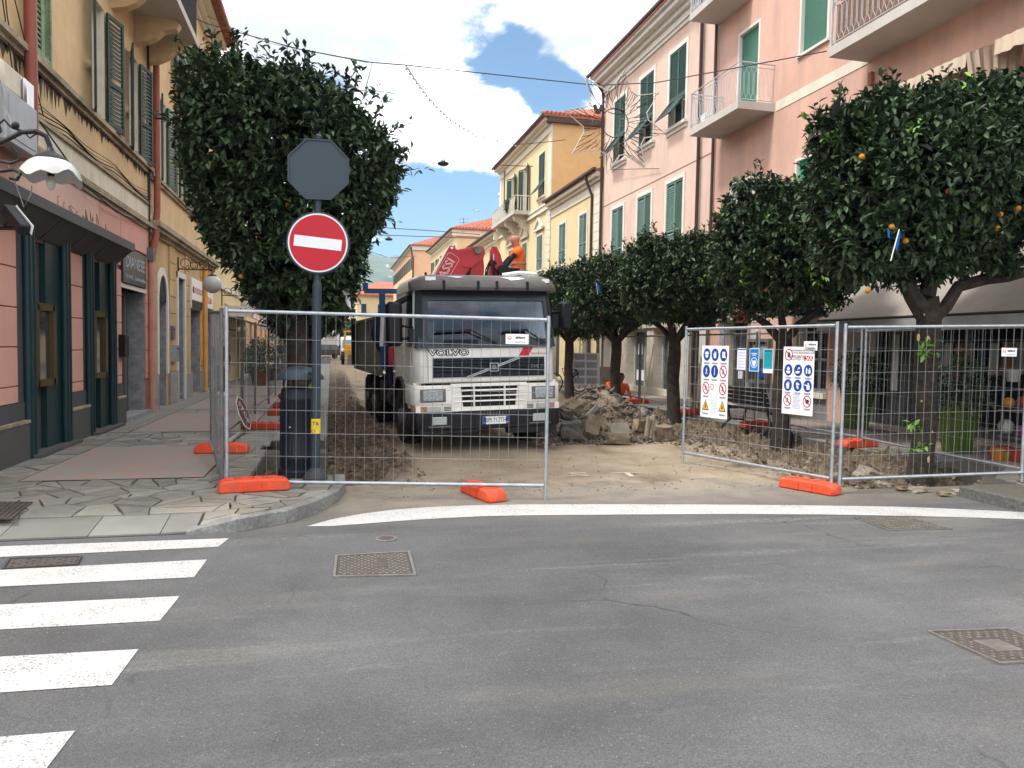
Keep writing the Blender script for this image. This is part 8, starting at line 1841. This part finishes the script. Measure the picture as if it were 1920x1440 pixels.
# insurance office sign, house number, notice case, round plate
b=MB(TR);b.box(18.38,19.0,2.58,3.42,.02,.16);o=tag(b.build('shop_sign',mat('generali_red',(0.42,0.012,0.03),.4)),'red GENERALI office sign over the office door of the salmon house','sign')
text('GENERALI',frame(TR@Vector((18.69,2.80,.163)),(0,-1,0),(0,0,1)),.13,M_signwhite,o,sx=.85);text('Italia',frame(TR@Vector((18.69,3.05,.163)),(0,-1,0),(0,0,1)),.14,M_signwhite,o)
b=MB(TR);b.box(18.42,18.95,2.93,2.945,.1605,.166);b.build('rule',M_signwhite,o)
b=MB(TR);b.box(19.02,20.05,2.56,3.30,.02,.14);o=tag(b.build('shop_sign',mat('pale_grey_sign',(0.42,0.44,0.38),.6)),'pale grey panel sign left of the red GENERALI sign','sign');b=MB(TR);b.box(19.2,19.8,2.72,2.76,.1405,.146);b.build('sign_print',M_signback,o)
b=MB(TR);b.box(17.95,18.15,2.48,2.70,.0,.02);o=tag(b.build('house_number',M_signwhite),'small white house number plate reading 12 right of the office door','house number');text('12',frame(TR@Vector((18.05,2.59,.022)),(0,-1,0),(0,0,1)),.15,M_text,o)
b=MB(TR);b.lathe([(.19,.002),(.19,.02),(.15,.025)],(18.07,2.12,0),24);tag(b.build('wall_plate',mat('pale_plaque',(.5,.5,.48),.5),smooth=True),'oval pale plaque on the wall just below the house number','plaque')
t=thing('notice_case','grey framed wall notice case behind the three hanging notices','notice case',(XR,17.75,.8));b=MB(TR)
for q_ in((17.2,17.27,.85,2.02),(18.12,18.2,.85,2.02),(17.27,18.12,.85,.93),(17.27,18.12,1.94,2.02)):b.box(*q_,.0,.14)
b.build('frame',mat('grey_brown_frame',(.13,.12,.10),.6),t);b=MB(TR);b.box(17.27,18.12,.93,1.94,.0,.05);o=b.build('glass_front',M_pane,t);b=MB(TR);b.box(17.35,18.05,1.5,1.88,.051,.056);b.build('poster',mat('beach_poster',(.25,.35,.36),.6,var=.5,scale=4),t);b=MB(TR);b.box(17.35,17.9,1.0,1.25,.051,.056);b.build('poster',M_signblue,t)
# graffiti tag on the tiled pillar
b=MB(TR)
for k in range(5):z_=1.7+k*.13;pts=[(22.95+.06*math.cos(a_),z_+.055*math.sin(a_),.03)for a_ in np.linspace(.5+k,5.2+k,9)];b.tube(pts,.012,4)
tag(b.build('graffiti',M_text),'black graffiti scrawl on the stone tiled pillar by the third tree','graffiti')
# blue pennants caught in the trees
def pennant(label,p,q_,s_):
 t=thing('pennant',label,'pennant',tuple(p),0);MB().tube([p,q_],.006,5).build('stick',M_signwhite,t);d=q_-p;b=MB();a_=p+d*.45;b.add([a_,q_-d*.02,q_-d*.02+Vector((s_*.45,.03,-.05)),a_+Vector((s_*.9,-.02,-.18)),a_+Vector((s_*.45,.02,-.06))],[(0,1,2),(0,2,4),(0,4,3)]);b.build('flag',mat('bright_blue_cloth',(0.01,0.10,0.45),.7),t)
pennant('blue triangular pennant on a white stick hanging in the nearest right tree',onY(1670,489,7.5),onY(1686,430,7.5),.12)
b=MB();c=onY(1664,428,7.55);b.add([c,c+Vector((.03,0,-.02)),c+Vector((.04,0,-.12)),c+Vector((.01,0,-.1))],[(0,1,2,3)]);tag(b.build('pennant',mat('bright_blue_cloth',(0.01,0.10,0.45),.7)),'tiny folded blue pennant in the leaves left of the larger one','pennant')
pennant('small blue pennant high in the fourth right tree crown',onY(1121,552,18.8),onY(1118,530,18.8),.22)
# ------------------------------------------------------------------ left wall fittings and lamps
t=thing('wall_lamp','wall lamp with a broken white glass bell and curled iron bracket at far left','lamp',(XL,7.3,2.9))
def lp(px,py,Y=7.15):return onY(px,py,Y)
b=MB();b.tube([lp(-20,275),lp(12,262),lp(40,248),lp(68,246),lp(86,255),lp(93,272),lp(94,284)],.021,8);b.tube([lp(-10,258),lp(2,245),lp(-2,232),lp(8,224),lp(16,234),lp(24,240),lp(40,245)],.010,6);b.tube([lp(45,247),(lp(56,259)),lp(66,252),lp(72,250)],.007,6);b.tube([lp(-10,300),lp(20,306),lp(36,300),lp(34,288),lp(22,276)],.013,6);b.tube([lp(-10,322),lp(25,318),lp(38,326),lp(32,337),lp(18,334)],.016,6);b.ball(lp(29,235),.032,8,6)
b.build('bracket',M_iron,t,smooth=True)
c=lp(95,300);b=MB();b.lathe([(.02,.105),(.028,.085),(.045,.06),(.10,.035),(.135,.005),(.13,0),(.09,.0)],c,24);b.build('lamp_cap',M_iron,t,smooth=True)
n=36;vs=[];fs=[];rows=[(.13,.0),(.175,-.035),(.215,-.085),(.235,-.15)]
for i,(r_,z_)in enumerate(rows):
 for k in range(n):
  a_=2*math.pi*k/n;dz=(-.012*math.sin(a_*3)+.055*max(0,math.sin(a_*1.0+2.2))**3-.04*max(0,math.cos(a_))+.02*math.sin(a_*7))if i==3 else 0;vs.append(c+Vector((r_*math.cos(a_),r_*math.sin(a_),z_+dz)))
for i in range(3):
 for k in range(n):fs.append((i*n+k,i*n+(k+1)%n,(i+1)*n+(k+1)%n,(i+1)*n+k))
b=MB();b.add(vs,fs);b.build('broken_glass_bell',M_opal,t,smooth=True);b=MB();b.lathe([(.025,-.10),(.028,-.13),(.02,-.135)],c,12);b.build('lamp_holder',M_iron,t);b=MB();b.ball(c+Vector((0,0,-.19)),(.035,.035,.062),12,10);b.build('bulb',mat('grey_bulb_glass',(0.45,.42,.38),.2),t,smooth=True)
def globe(label,p,r_,arm):
 t=thing('globe_lamp',label,'lamp',tuple(p),0,'globe lamps on scrolled brackets along the left wall');MB().ball(p,r_,24,16).build('globe',M_opal,t,smooth=True);b=MB();b.lathe([(r_*.45,r_*.86),(r_*.5,r_*.95),(r_*.2,r_*1.15)],p,14);q_=p+Vector((0,0,r_*1.15));wx=XL+.02
 b.tube([q_,q_+Vector((0,0,.10)),Vector((wx,p.y,q_.z+.10))],.018,6)
 for(f,rr)in((.25,.13),(.55,.10),(.8,.14)):
  cc_=Vector((wx+(p.x-wx)*(1-f),p.y,q_.z+.10+rr*1.02));b.tube([cc_+Vector((math.cos(a_)*rr*(1-.06*a_),0,math.sin(a_)*rr*(1-.06*a_)))for a_ in np.linspace(-1.57,6,16)],.010,5)
 b.tube([Vector((wx,p.y,q_.z-.3)),Vector((wx,p.y,q_.z+.4))],.018,6);b.build('scrolled_bracket',M_iron,t,smooth=True)
globe('white globe lamp on a scrolled bracket above the red lettered signs, left of the tree',onX(398,533,-3.05),.235,0);globe('smaller white globe lamp farther along, just above the fence corner',onX(464,575,-3.0),.25,0)
globe('third white globe lamp beyond, low beside the tree trunk',onX(497,597,-2.9),.26,0)
t=thing('twin_lamp','small twin globe lamp outside the cafe, seen through the front fence','lamp',(-3.2,36,2));
for px in(450,459):MB().ball(onY(px,618,30),.10,12,8).build('globe',M_opal,t,smooth=True)
MB().tube([onY(454,622,30),(XL,30,2.2)],.02,5).build('bracket',M_iron,t)
# utility box, siren, camera
t=thing('utility_box','grey wall cabinet behind the curled lamp bracket at the left edge','utility box',(XL,10.2,3.9));b=MB();A_=onX(0,270,XL);b.box(XL,XL+.34,9.6,10.55,3.93,4.52);b.build('cabinet',mat('light_grey_cabinet',(.36,.37,.38),.5),t,bevel=.01);b=MB();b.box(XL+.341,XL+.348,9.7,10.5,4.0,4.45);b.build('cabinet_door',mat('light_grey_cabinet',(.36,.37,.38),.5),t)
t=thing('alarm_siren','cream alarm siren with a silver lamp on the wall above the grey cabinet','siren',(XL,10.6,4.7));b=MB();b.box(XL,XL+.16,10.05,10.85,4.62,4.98);b.build('housing',M_cream,t,bevel=.05,smooth=True);b=MB();b.box(XL+.161,XL+.22,10.55,10.84,4.56,4.92);b.build('siren_lamp',M_chrome,t,bevel=.03,smooth=True)
t=thing('security_camera','black and white security camera on an arm under the left canopy','camera',(XL,9.2,2.9));p0_=onY(16,392,8.2);p1_=onY(48,432,7.9);MB().beam(p0_,p1_,.12,.10).build('housing',M_black,t,bevel=.012);MB().beam(p0_+Vector((.062,-.01,.0)),p1_+Vector((.062,-.01,0)),.006,.09).build('side_stripe',M_signwhite,t);MB().tube([onY(-10,428,8.3),onY(25,428,8.1),onY(35,420,8.0)],.02,6).build('arm',M_black,t)
def mailbox(label,px,py,X,m,s_=(.10,.26,.34)):
 c=onX(px,py,X);b=MB();b.box(XL,XL+s_[0],c.y-s_[1]/2,c.y+s_[1]/2,c.z-s_[2]/2,c.z+s_[2]/2);t=tag(b.build('mailbox',m,bevel=.008),label,'mailbox');b=MB();b.box(XL+s_[0]+.0005,XL+s_[0]+.006,c.y-s_[1]*.35,c.y+s_[1]*.35,c.z+s_[2]*.22,c.z+s_[2]*.30);b.build('letter_slot',M_iron,t)
mailbox('black mailbox on the pink pier beside the DIANESE shop door',223,648,XL,M_black,(.14,.3,.42));mailbox('upper grey mailbox on the pier right of the arched doorway',319,624,XL,M_galvd);mailbox('lower silver mailbox on the pier right of the arched doorway',321,662,XL,M_galv,(.16,.3,.42))
# cables fixed along the left wall
b=MB();rr=random.Random(4)
for k in range(5):
 z0=4.72+.03*k;pts=[(XL+.05+.01*k,u,z0+.03*math.sin(u*2+k)-(.05*math.sin((u%2.5)/2.5*math.pi)))for u in np.arange(8.0,17.9,.35)];b.tube(pts,.010 if k<3 else.006,5)
b.tube([(XL+.06,10.7,5.9),(XL+.07,11.2,5.2),(XL+.06,11.6,4.75)],.008,5);b.tube([(XL+.05,10.2,6.8),(XL+.05,10.5,5.6),(XL+.05,10.9,4.8)],.008,5);b.tube([(XL+.05,9.9,7.2),(XL+.05,10.35,5.8),(XL+.05,10.7,4.8)],.008,5)
b.tube([(XL+.09,11.4,4.6),(XL+.16,13,4.1),(XL+.1,15,4.02),(XL+.1,17.3,4.12),(XL+.1,17.9,4.15)],.012,5);b.tube([(XL+.07,17.7,8.0),(XL+.07,17.75,6),(XL+.07,17.7,4.6),(XL+.07,17.68,3.7)],.02,5);b.tube([(XL+.07,17.6,8.0),(XL+.05,17.62,6),(XL+.07,17.6,4.6)],.012,5)
tag(b.build('wall_cables',mat('dusty_black_cable',(.03,.028,.026),.8)),'loose black cables clipped along the ledge of the ochre house at left','cables')
b=MB();b.tube([lp(12,300),lp(30,345),lp(45,388),lp(58,365),lp(60,348)],.005,5);b.tube([lp(0,150,7.6),lp(10,200,7.5),lp(25,240,7.2)],.005,5);tag(b.build('lamp_cable',mat('grey_cable',(.2,.19,.18),.7)),'thin grey cable looping down below the broken wall lamp','cable')
b=MB();rr=random.Random(8)
for k in range(14):
 u=rr.uniform(11.5,14.3);z_=3.45+rr.uniform(0,.1);b.tube([(XL+.2,u,z_),(XL+.17,u+.1,z_+rr.uniform(.08,.22)),(XL+.15,u+rr.uniform(.2,.35),z_+rr.uniform(.02,.18))],.005,4)
tag(b.build('dry_vine',M_wood),'dry bare vine twigs on top of the black canopy at left','vine',kind='stuff')
# ------------------------------------------------------------------ cables, hanging lamps, Christmas star over the street
M_cab=mat('street_cable',(0.05,0.048,0.045),.7)
def cable(label,pts,r_=.014,sag=0.0,n=10,name='overhead_cable',m=M_cab):
 P_=[Vector(p)for p in pts];out_=[]
 for a_,c_ in zip(P_[:-1],P_[1:]):
  for k in range(n):f=k/n;q_=a_.lerp(c_,f);out_.append(q_-Vector((0,0,sag*4*f*(1-f))))
 out_.append(P_[-1]);b=MB();b.tube(out_,r_,5);return tag(b.build(name,m),label,'cable')
cable('overhead cable crossing the street from the left balcony to the Christmas star and right balcony',[onX(290,2,XL+.1),onY(390,45,18.6),onY(560,92,18.6),onY(695,117,18.6),onY(760,122,18.6),onY(930,140,18.5),onY(1118,160,18.2),onY(1230,155,17.5),onX(1550,96,XR-.9)],.013,.0,3)
cable('second thin cable above the first at upper left',[onX(388,30,XL+.3),onY(500,80,24),onY(690,118,24)],.008,0,3)
cable('festoon light string drooping from the cable towards the yellow house',[onY(762,124,18.6),onY(800,178,21),onY(840,220,24),onY(890,252,27),onY(967,271,31),onY(1060,262,32)],.015,.02,5)
b=MB()
for k in range(26):
 f=k/25;pts=[onY(762,124,18.6),onY(800,178,21),onY(840,220,24),onY(890,252,27),onY(967,271,31)];i=min(3,int(f*4));q_=pts[i].lerp(pts[i+1],f*4-i);b.ball(q_-Vector((0,0,.06)),.035,6,4)
tag(b.build('festoon_bulbs',M_opal),'small bulbs hanging along the festoon light string','light string',kind='stuff')
cable('thin cable carrying the hanging street lamp left of the yellow house',[onX(700,283,2.3),onY(765,288,38),onY(831,298,38),onY(905,308,38),onY(1000,312,37.7)],.02)
cable('faint pair of cables farther down over the street',[onY(600,165,30),onY(720,172,30),onY(870,198,30)],.01);cable('lower far cable across the street before the tiled roofs',[onY(690,425,62),onY(830,434,62),onY(900,440,62)],.03);cable('lowest far cable carrying the second hanging lamp',[onY(690,440,62),onY(780,443,62),onY(850,445,62),onY(1010,452,55)],.03)
cable('thin drooping cable by the hill',[onY(690,470,70),onY(730,484,75),onY(780,480,90)],.03);cable('thin stay wire hanging beside the big tree top',[onY(698,117,18.6),onY(690,150,18.6),onY(682,178,18.6)],.008)
cable('thin cable running low across the salmon and pale pink walls',[onX(1142,318,XR-.3),onX(1236,316,XR-.1)],.012)
def hlamp(label,p,s_):
 t=thing('hanging_lamp',label,'street lamp',tuple(p),0,'street lamps hung on cables');b=MB();b.lathe([(.10*s_,.16*s_),(.16*s_,.10*s_),(.33*s_,.03*s_),(.36*s_,-.02*s_),(.30*s_,-.10*s_),(.2*s_,-.14*s_)],p,16);b.build('housing',M_iron,t,smooth=True);b=MB();b.tube([p+Vector((-.12*s_,0,.15*s_)),p+Vector((0,0,.36*s_)),p+Vector((.12*s_,0,.15*s_))],.02*s_,5);b.build('hanger',M_iron,t)
hlamp('dark street lamp hanging on a cable in the gap of blue sky',onY(831,306,38),.85);hlamp('smaller street lamp hanging farther off, right of the tree',onY(729,448,62),.9)
# star
t=thing('christmas_star','unlit wire Christmas star decoration hung in front of the pale pink house','decoration',tuple(onY(1160,235,18.0)));z2s=lambda x_,y_:(1040+x_*.15277,120+y_*.15277)
outl=[(375,170),(640,330),(700,310),(860,65),(930,330),(1015,390),(1280,355),(1130,600),(1150,690),(1360,855),(1100,910),(1060,990),(1110,1275),(870,1115),(800,1120),(640,1345),(620,1100),(500,1045),(220,1095),(360,830),(350,770),(120,570),(400,520),(440,430)]
SP=[onY(*z2s(*p_),18.0)for p_ in outl];SPb=[onY(*z2s(*p_),18.25)for p_ in outl];cS=onY(*z2s(740,730),18.0)
b=MB();b.tube(SP+[SP[0]],.016,6,False);b.build('star_outline',mat('pale_metal_tube',(.55,.52,.42),.5),t)
b=MB();n=28;rad=.36;cz=onY(*z2s(740,725),18.0);b.tube([cz+Vector((rad*math.cos(2*math.pi*k/n),0,rad*math.sin(2*math.pi*k/n)))for k in range(n+1)],.012,5,False);b.tube([cz+Vector((0,-.05,rad*.75*1))+Vector((.22*math.cos(2*math.pi*k/n),0,.06*math.sin(2*math.pi*k/n)))for k in range(n+1)],.01,5,False);b.build('star_ring',M_iron,t)
b=MB();rr=random.Random(3)
for i in range(24):
 a_=SP[i];q_=cz+(a_-cz).normalized()*rad;b.tube([a_,a_.lerp(q_,.5)+Vector((rr.uniform(-.05,.05),.1,rr.uniform(-.05,.05))),q_],.006,4)
 c_=SP[(i+1)%24]
 for k in range(1,4):f=k/4;e0=a_.lerp(c_,f);e1=cz+(e0-cz)*rr.uniform(.45,.75)+Vector((rr.uniform(-.1,.1),rr.uniform(0,.2),rr.uniform(-.1,.1)));b.tube([e0,e1],.008,4)
for k in range(34):a0=rr.uniform(0,6.28);r0=rr.uniform(.35,.75);p_=cz+Vector((r0*math.cos(a0),rr.uniform(0,.2),r0*math.sin(a0)));b.tube([p_,p_+Vector((rr.uniform(-.12,.12),0,rr.uniform(-.12,.12)))],.006,4)
b.build('star_wires',M_iron,t,kind='stuff');b=MB()
for k in range(90):a0=rr.uniform(0,6.28);r0=rr.uniform(.1,.85);b.ball(cz+Vector((r0*math.cos(a0),rr.uniform(-.05,.2),r0*math.sin(a0))),.011,5,4)
b.build('star_bulbs',M_opal,t,kind='stuff')
# ------------------------------------------------------------------ far end of the street: vehicles, digger, cafe
def carwheels(b_,xs_,y0,y1,r_,P_):
 for x_ in xs_:
  for y_ in(y0,y1):b_.lathe([(r_,-.12),(r_,.12),(r_*.6,.125)],P_+Vector((x_,y_,r_)),14,'x')
t=thing('van','white van facing the camera at the far end of the dug-up street','van',(1.9,80,0));Pv=Vector((1.95,79,-.04));S_=Matrix.Translation(Pv)
b=MB(S_);b.prism([(0,.35),(0,1.05),(.55,1.25),(1.25,2.25),(1.6,2.45),(5.4,2.45),(5.4,.35)],lambda a,c,w3:(w3,a,c),-.98,.98);bo=b.build('body',M_vanw,t,bevel=.05,smooth=True);b=MB(S_);b.hexa([(-.85,.52,1.28),(.85,.52,1.28),(.85,.60,1.28),(-.85,.60,1.28)],[(-.78,1.14,2.18),(.78,1.14,2.18),(.78,1.3,2.18),(-.78,1.3,2.18)]);b.build('windscreen',mat('pale_windscreen',(.16,.19,.22),.1),t)
b=MB(S_);b.box(-.98,.98,-.12,.1,.32,.62);b.box(-.5,.5,-.03,.02,.72,.9);b.build('bumper',M_black,t);b=MB();carwheels(b,(-.85,.85),1.0,4.2,.36,Pv);b.build('road_wheel',M_rubber,t)
for s in(-1,1):b=MB(S_);b.box(*sorted((s*.6,s*.9)),-.03,.0,.72,.95);b.build('headlight',M_lens,t);b=MB(S_);b.box(*sorted((s*1.0,s*1.18)),.5,.62,1.25,1.6);b.build('mirror',M_black,t)
b=MB(S_);b.box(-.4,.4,1.8,2.6,2.45,2.6);b.build('roof_unit',M_vanw,t)
t=thing('car','dark maroon estate car parked crosswise at the far end of the street','car',(-.6,88,0));Pc=Vector((-1.0,88,-.04));S_=Matrix.Translation(Pc)
b=MB(S_);b.prism([(-2.2,.4),(-2.25,.85),(-1.9,1.0),(-1.3,1.6),(1.6,1.62),(2.2,1.1),(2.3,.4)],lambda a,c,w3:(a,w3,c),-.85,.85);b.build('body',M_car,t,bevel=.06,smooth=True);b=MB(S_);b.prism([(-1.7,1.02),(-1.25,1.5),(-.3,1.5),(-.3,1.02)],lambda a,c,w3:(a,w3,c),-.87,-.853);b.prism([(-.2,1.02),(-.2,1.5),(.9,1.5),(.9,1.02)],lambda a,c,w3:(a,w3,c),-.87,-.853);b.prism([(1.0,1.02),(1.0,1.5),(1.5,1.5),(1.95,1.1)],lambda a,c,w3:(a,w3,c),-.87,-.853);b.build('window',mat('pale_windscreen',(.16,.19,.22),.1),t)
b=MB()
for x_ in(-1.4,1.4):b.lathe([(.32,-.1),(.32,.1)],Pc+Vector((x_,-.8,.32)),14,'y')
b.build('road_wheel',M_rubber,t);b=MB(S_)
for y_ in(-.6,.6):b.box(-1.2,1.4,y_-.02,y_+.02,1.68,1.71)
b.build('roof_bar',M_chrome,t)
b=MB();b.box(-2.4,1.0,96,99,0,2.9);tag(b.build('site_cabin',M_vanw,bevel=.05),'white site cabin behind the dark car at the far end of the street','cabin')
b=MB();b.box(-.2,.7,95,95.6,2.7,3.9);tag(b.build('white_box_sign',M_signwhite),'white upright box above the dark car at the far end','box')
t=thing('backhoe_digger','yellow backhoe digger with its bucket down beside the truck tail','digger',(2.3,62,0));Pd=Vector((1.72,63.5,-.05));S_=Matrix.Translation(Pd)
b=MB(S_);b.box(-.7,.7,0,3,.6,1.3);b.box(-.65,.65,.2,.6,1.3,1.7);b.build('body',M_digger,t,bevel=.05);b=MB(S_)
for x_ in(-.6,.6):
 for y_ in(.3,2.6):b.box(x_-.05,x_+.05,y_-.05,y_+.05,1.3,2.75)
b.box(-.7,.7,.2,2.7,2.75,2.85);b.build('cab',M_digger,t);b=MB(S_);b.tube([(-.1,-.2,1.0),(.35,-.5,2.0),(.42,-.9,3.0)],.14,8);b.tube([(.42,-.9,3.0),(.45,-1.5,1.6),(.35,-1.4,.7)],.11,8);b.build('boom',M_digger,t);b=MB(S_);b.prism([(-.45,.15),(.4,.15),(.5,.45),(.35,.85),(-.35,.85)],lambda a,c,w3:(a,w3,c),-1.5,-.8);b.build('bucket',M_galvd,t)
b=MB();carwheels(b,(-.75,.75),.2,2.4,.55,Pd);b.build('road_wheel',M_rubber,t)
t=thing('cafe_awning','grey cafe awning far along the left houses','awning',(-3.3,34,2.7));b=MB();b.hexa([(XL,30,3.1),(-2.6,30,2.45),(-2.6,36.5,2.45),(XL,36.5,3.1)],[(XL,30,3.15),(-2.6,30,2.5),(-2.6,36.5,2.5),(XL,36.5,3.15)]);b.box(-2.62,-2.6,30,36.5,2.2,2.5);b.build('canvas',mat('light_grey_canvas',(.42,.41,.40),.9),t)
b=MB();c0=onY(562,591,24);b.box(-3.75,-2.75,28.7,28.8,2.62,3.0);o=tag(b.build('shop_sign',M_cream),'cream hanging sign reading 0-1 seen just above the front fence rail','sign');text('0-1',frame((-3.1,28.69,2.82),(1,0,0),(0,0,1)),.22,M_text,o,off=.01)
def potp(label,c,r_,h_,s_,seed):
 t=thing('potted_plant',label,'plant',c,0);MB().lathe([(r_*.7,c[2]),(r_,c[2]+h_),(r_*1.1,c[2]+h_+.03)],(c[0],c[1],0),16).build('pot',M_terra,t,smooth=True);leaves('foliage',crown_pts([(c[0],c[1],c[2]+h_+s_*.8,s_*.75,s_*.75,s_)],240,seed),M_leaft,t,.11,5,seed);MB().tube([(c[0],c[1],c[2]+h_-.05),(c[0],c[1],c[2]+h_+s_)],.025,5).build('stem',M_bark,t)
potp('bushy plant in a terracotta pot on the left cafe terrace',(-2.55,28.8,.12),.34,.5,.62,201);potp('second taller plant beyond the terracotta pot on the terrace',(-2.3,32.8,.12),.28,.45,.75,202)
potp('small plant standing on the yellow house balcony',(10.3,43.6,9.5),.16,.25,.35,203)
t=thing('tv_aerial','thin television aerial on the roof beyond the crane','aerial',tuple(onY(868,432,68)));b=MB();c=onY(869,440,70);b.tube([c,c+Vector((0,0,1.6))],.03,4);b.tube([c+Vector((-.5,0,1.4)),c+Vector((.5,0,1.5))],.02,4);b.tube([c+Vector((-.4,0,1.1)),c+Vector((.4,0,1.2))],.02,4);b.build('mast',M_galvd,t)
t=thing('standpipe','tall thin pipe rising beside the corner of the taller yellow house','pipe',(11.0,50.1,9));MB().tube([onX(945,420,XR-.15),onX(946,320,XR-.15)],.05,6).build('pipe',M_galvd,t)
t=thing('seagull','small bird gliding in the pale sky above the tiled roofs','bird',tuple(onY(893,395,90)));c=onY(893,395,90);b=MB();b.ball(c,(.12,.28,.09),8,6);b.add([c+Vector(v)for v in((0,-.1,.02),(-.35,0,.14),(-.8,.15,.18),(-.35,.12,.12),(0,.12,.02),(.35,.12,-.08),(.7,.15,-.2),(.35,0,-.06))],[(0,1,3,4),(1,2,3),(0,4,5,7),(7,5,6)]);b.build('body',M_signwhite,t)
# skirting cable-sign on the trunk of the left tree, pale cloth
b=MB();c=onY(651,560,11.6);b.add([c+Vector(v)for v in((-.07,0,.12),(.03,0,.16),(.06,0,-.16),(.0,.02,-.1))],[(0,1,2,3)]);tag(b.build('cloth_scrap',M_signwhite),'pale scrap of cloth hanging low in the right side of the big tree','cloth')
# ------------------------------------------------------------------ pieces of one name that stand apart become objects of their own
SPLIT=set('plinth_panel plinth bumper_corner door_window air_inlet_slots teal_post grey_reveal_strip stone_base door_jamb wiper visor_bracket marker_lamp peeling_paint_patch corner_deflector cab_side_panel bumper_skirt shutter window pilaster display property_notice window_display globe wheel_arch tailboard_post roof_bar lid rail canopy_soffit hanging_board door_surround mullion dado blue_symbol warning_triangle crane_column seat_support plate_blue_band lamp_strip_body moulded_rib raised_pad post_socket trunk_sprout roof_duct tape road_wheel'.split())
for o in list(bpy.data.objects):
 base=o.name.split('.')[0]
 if o.type!='MESH'or base not in SPLIT or o.get('kind')=='stuff'or o.parent is None or o.data.users>1:continue
 me=o.data;n=len(me.vertices);par=list(range(n))
 def find(a):
  while par[a]!=a:par[a]=par[par[a]];a=par[a]
  return a
 for e in me.edges:par[find(e.vertices[0])]=find(e.vertices[1])
 comp={}
 for p in me.polygons:comp.setdefault(find(p.vertices[0]),[]).append(p.index)
 if len(comp)<2 or len(comp)>40:continue
 co=[v.co.copy()for v in me.vertices];first=True
 for ids in comp.values():
  vm_={};fs=[];mi=[];sm=[]
  for i in ids:
   p=me.polygons[i];fs.append([vm_.setdefault(v,len(vm_))for v in p.vertices]);mi.append(p.material_index);sm.append(p.use_smooth)
  m2=bpy.data.meshes.new(base);m2.from_pydata([co[v]for v in vm_],[],fs);[m2.materials.append(m)for m in me.materials];m2.polygons.foreach_set('material_index',mi);m2.polygons.foreach_set('use_smooth',sm)
  if any(sm):
   try:m2.set_sharp_from_angle(angle=R(40))
   except Exception:pass
  if first:o.data=m2;first=False
  else:
   c=o.copy();c.data=m2;col.objects.link(c);c.matrix_parent_inverse=o.matrix_parent_inverse.copy()
# ------------------------------------------------------------------ air: one even haze round the scene
hz=bpy.data.materials.new('haze');hz.use_nodes=True;t_=hz.node_tree;t_.nodes.clear();vo=t_.nodes.new('ShaderNodeVolumePrincipled');oo=t_.nodes.new('ShaderNodeOutputMaterial')
vo.inputs['Color'].default_value=(0.62,0.78,1.0,1);vo.inputs['Density'].default_value=0.00019;vo.inputs['Anisotropy'].default_value=0.2;t_.links.new(vo.outputs[0],oo.inputs['Volume'])
b=MB();b.box(-1600,2200,-70,2500,-6.5,420);hb=b.build('haze',hz);hb['kind']='stuff';hb['label']='pale blue haze in the air over the street and the far hills'
scene.cycles.volume_bounces=0
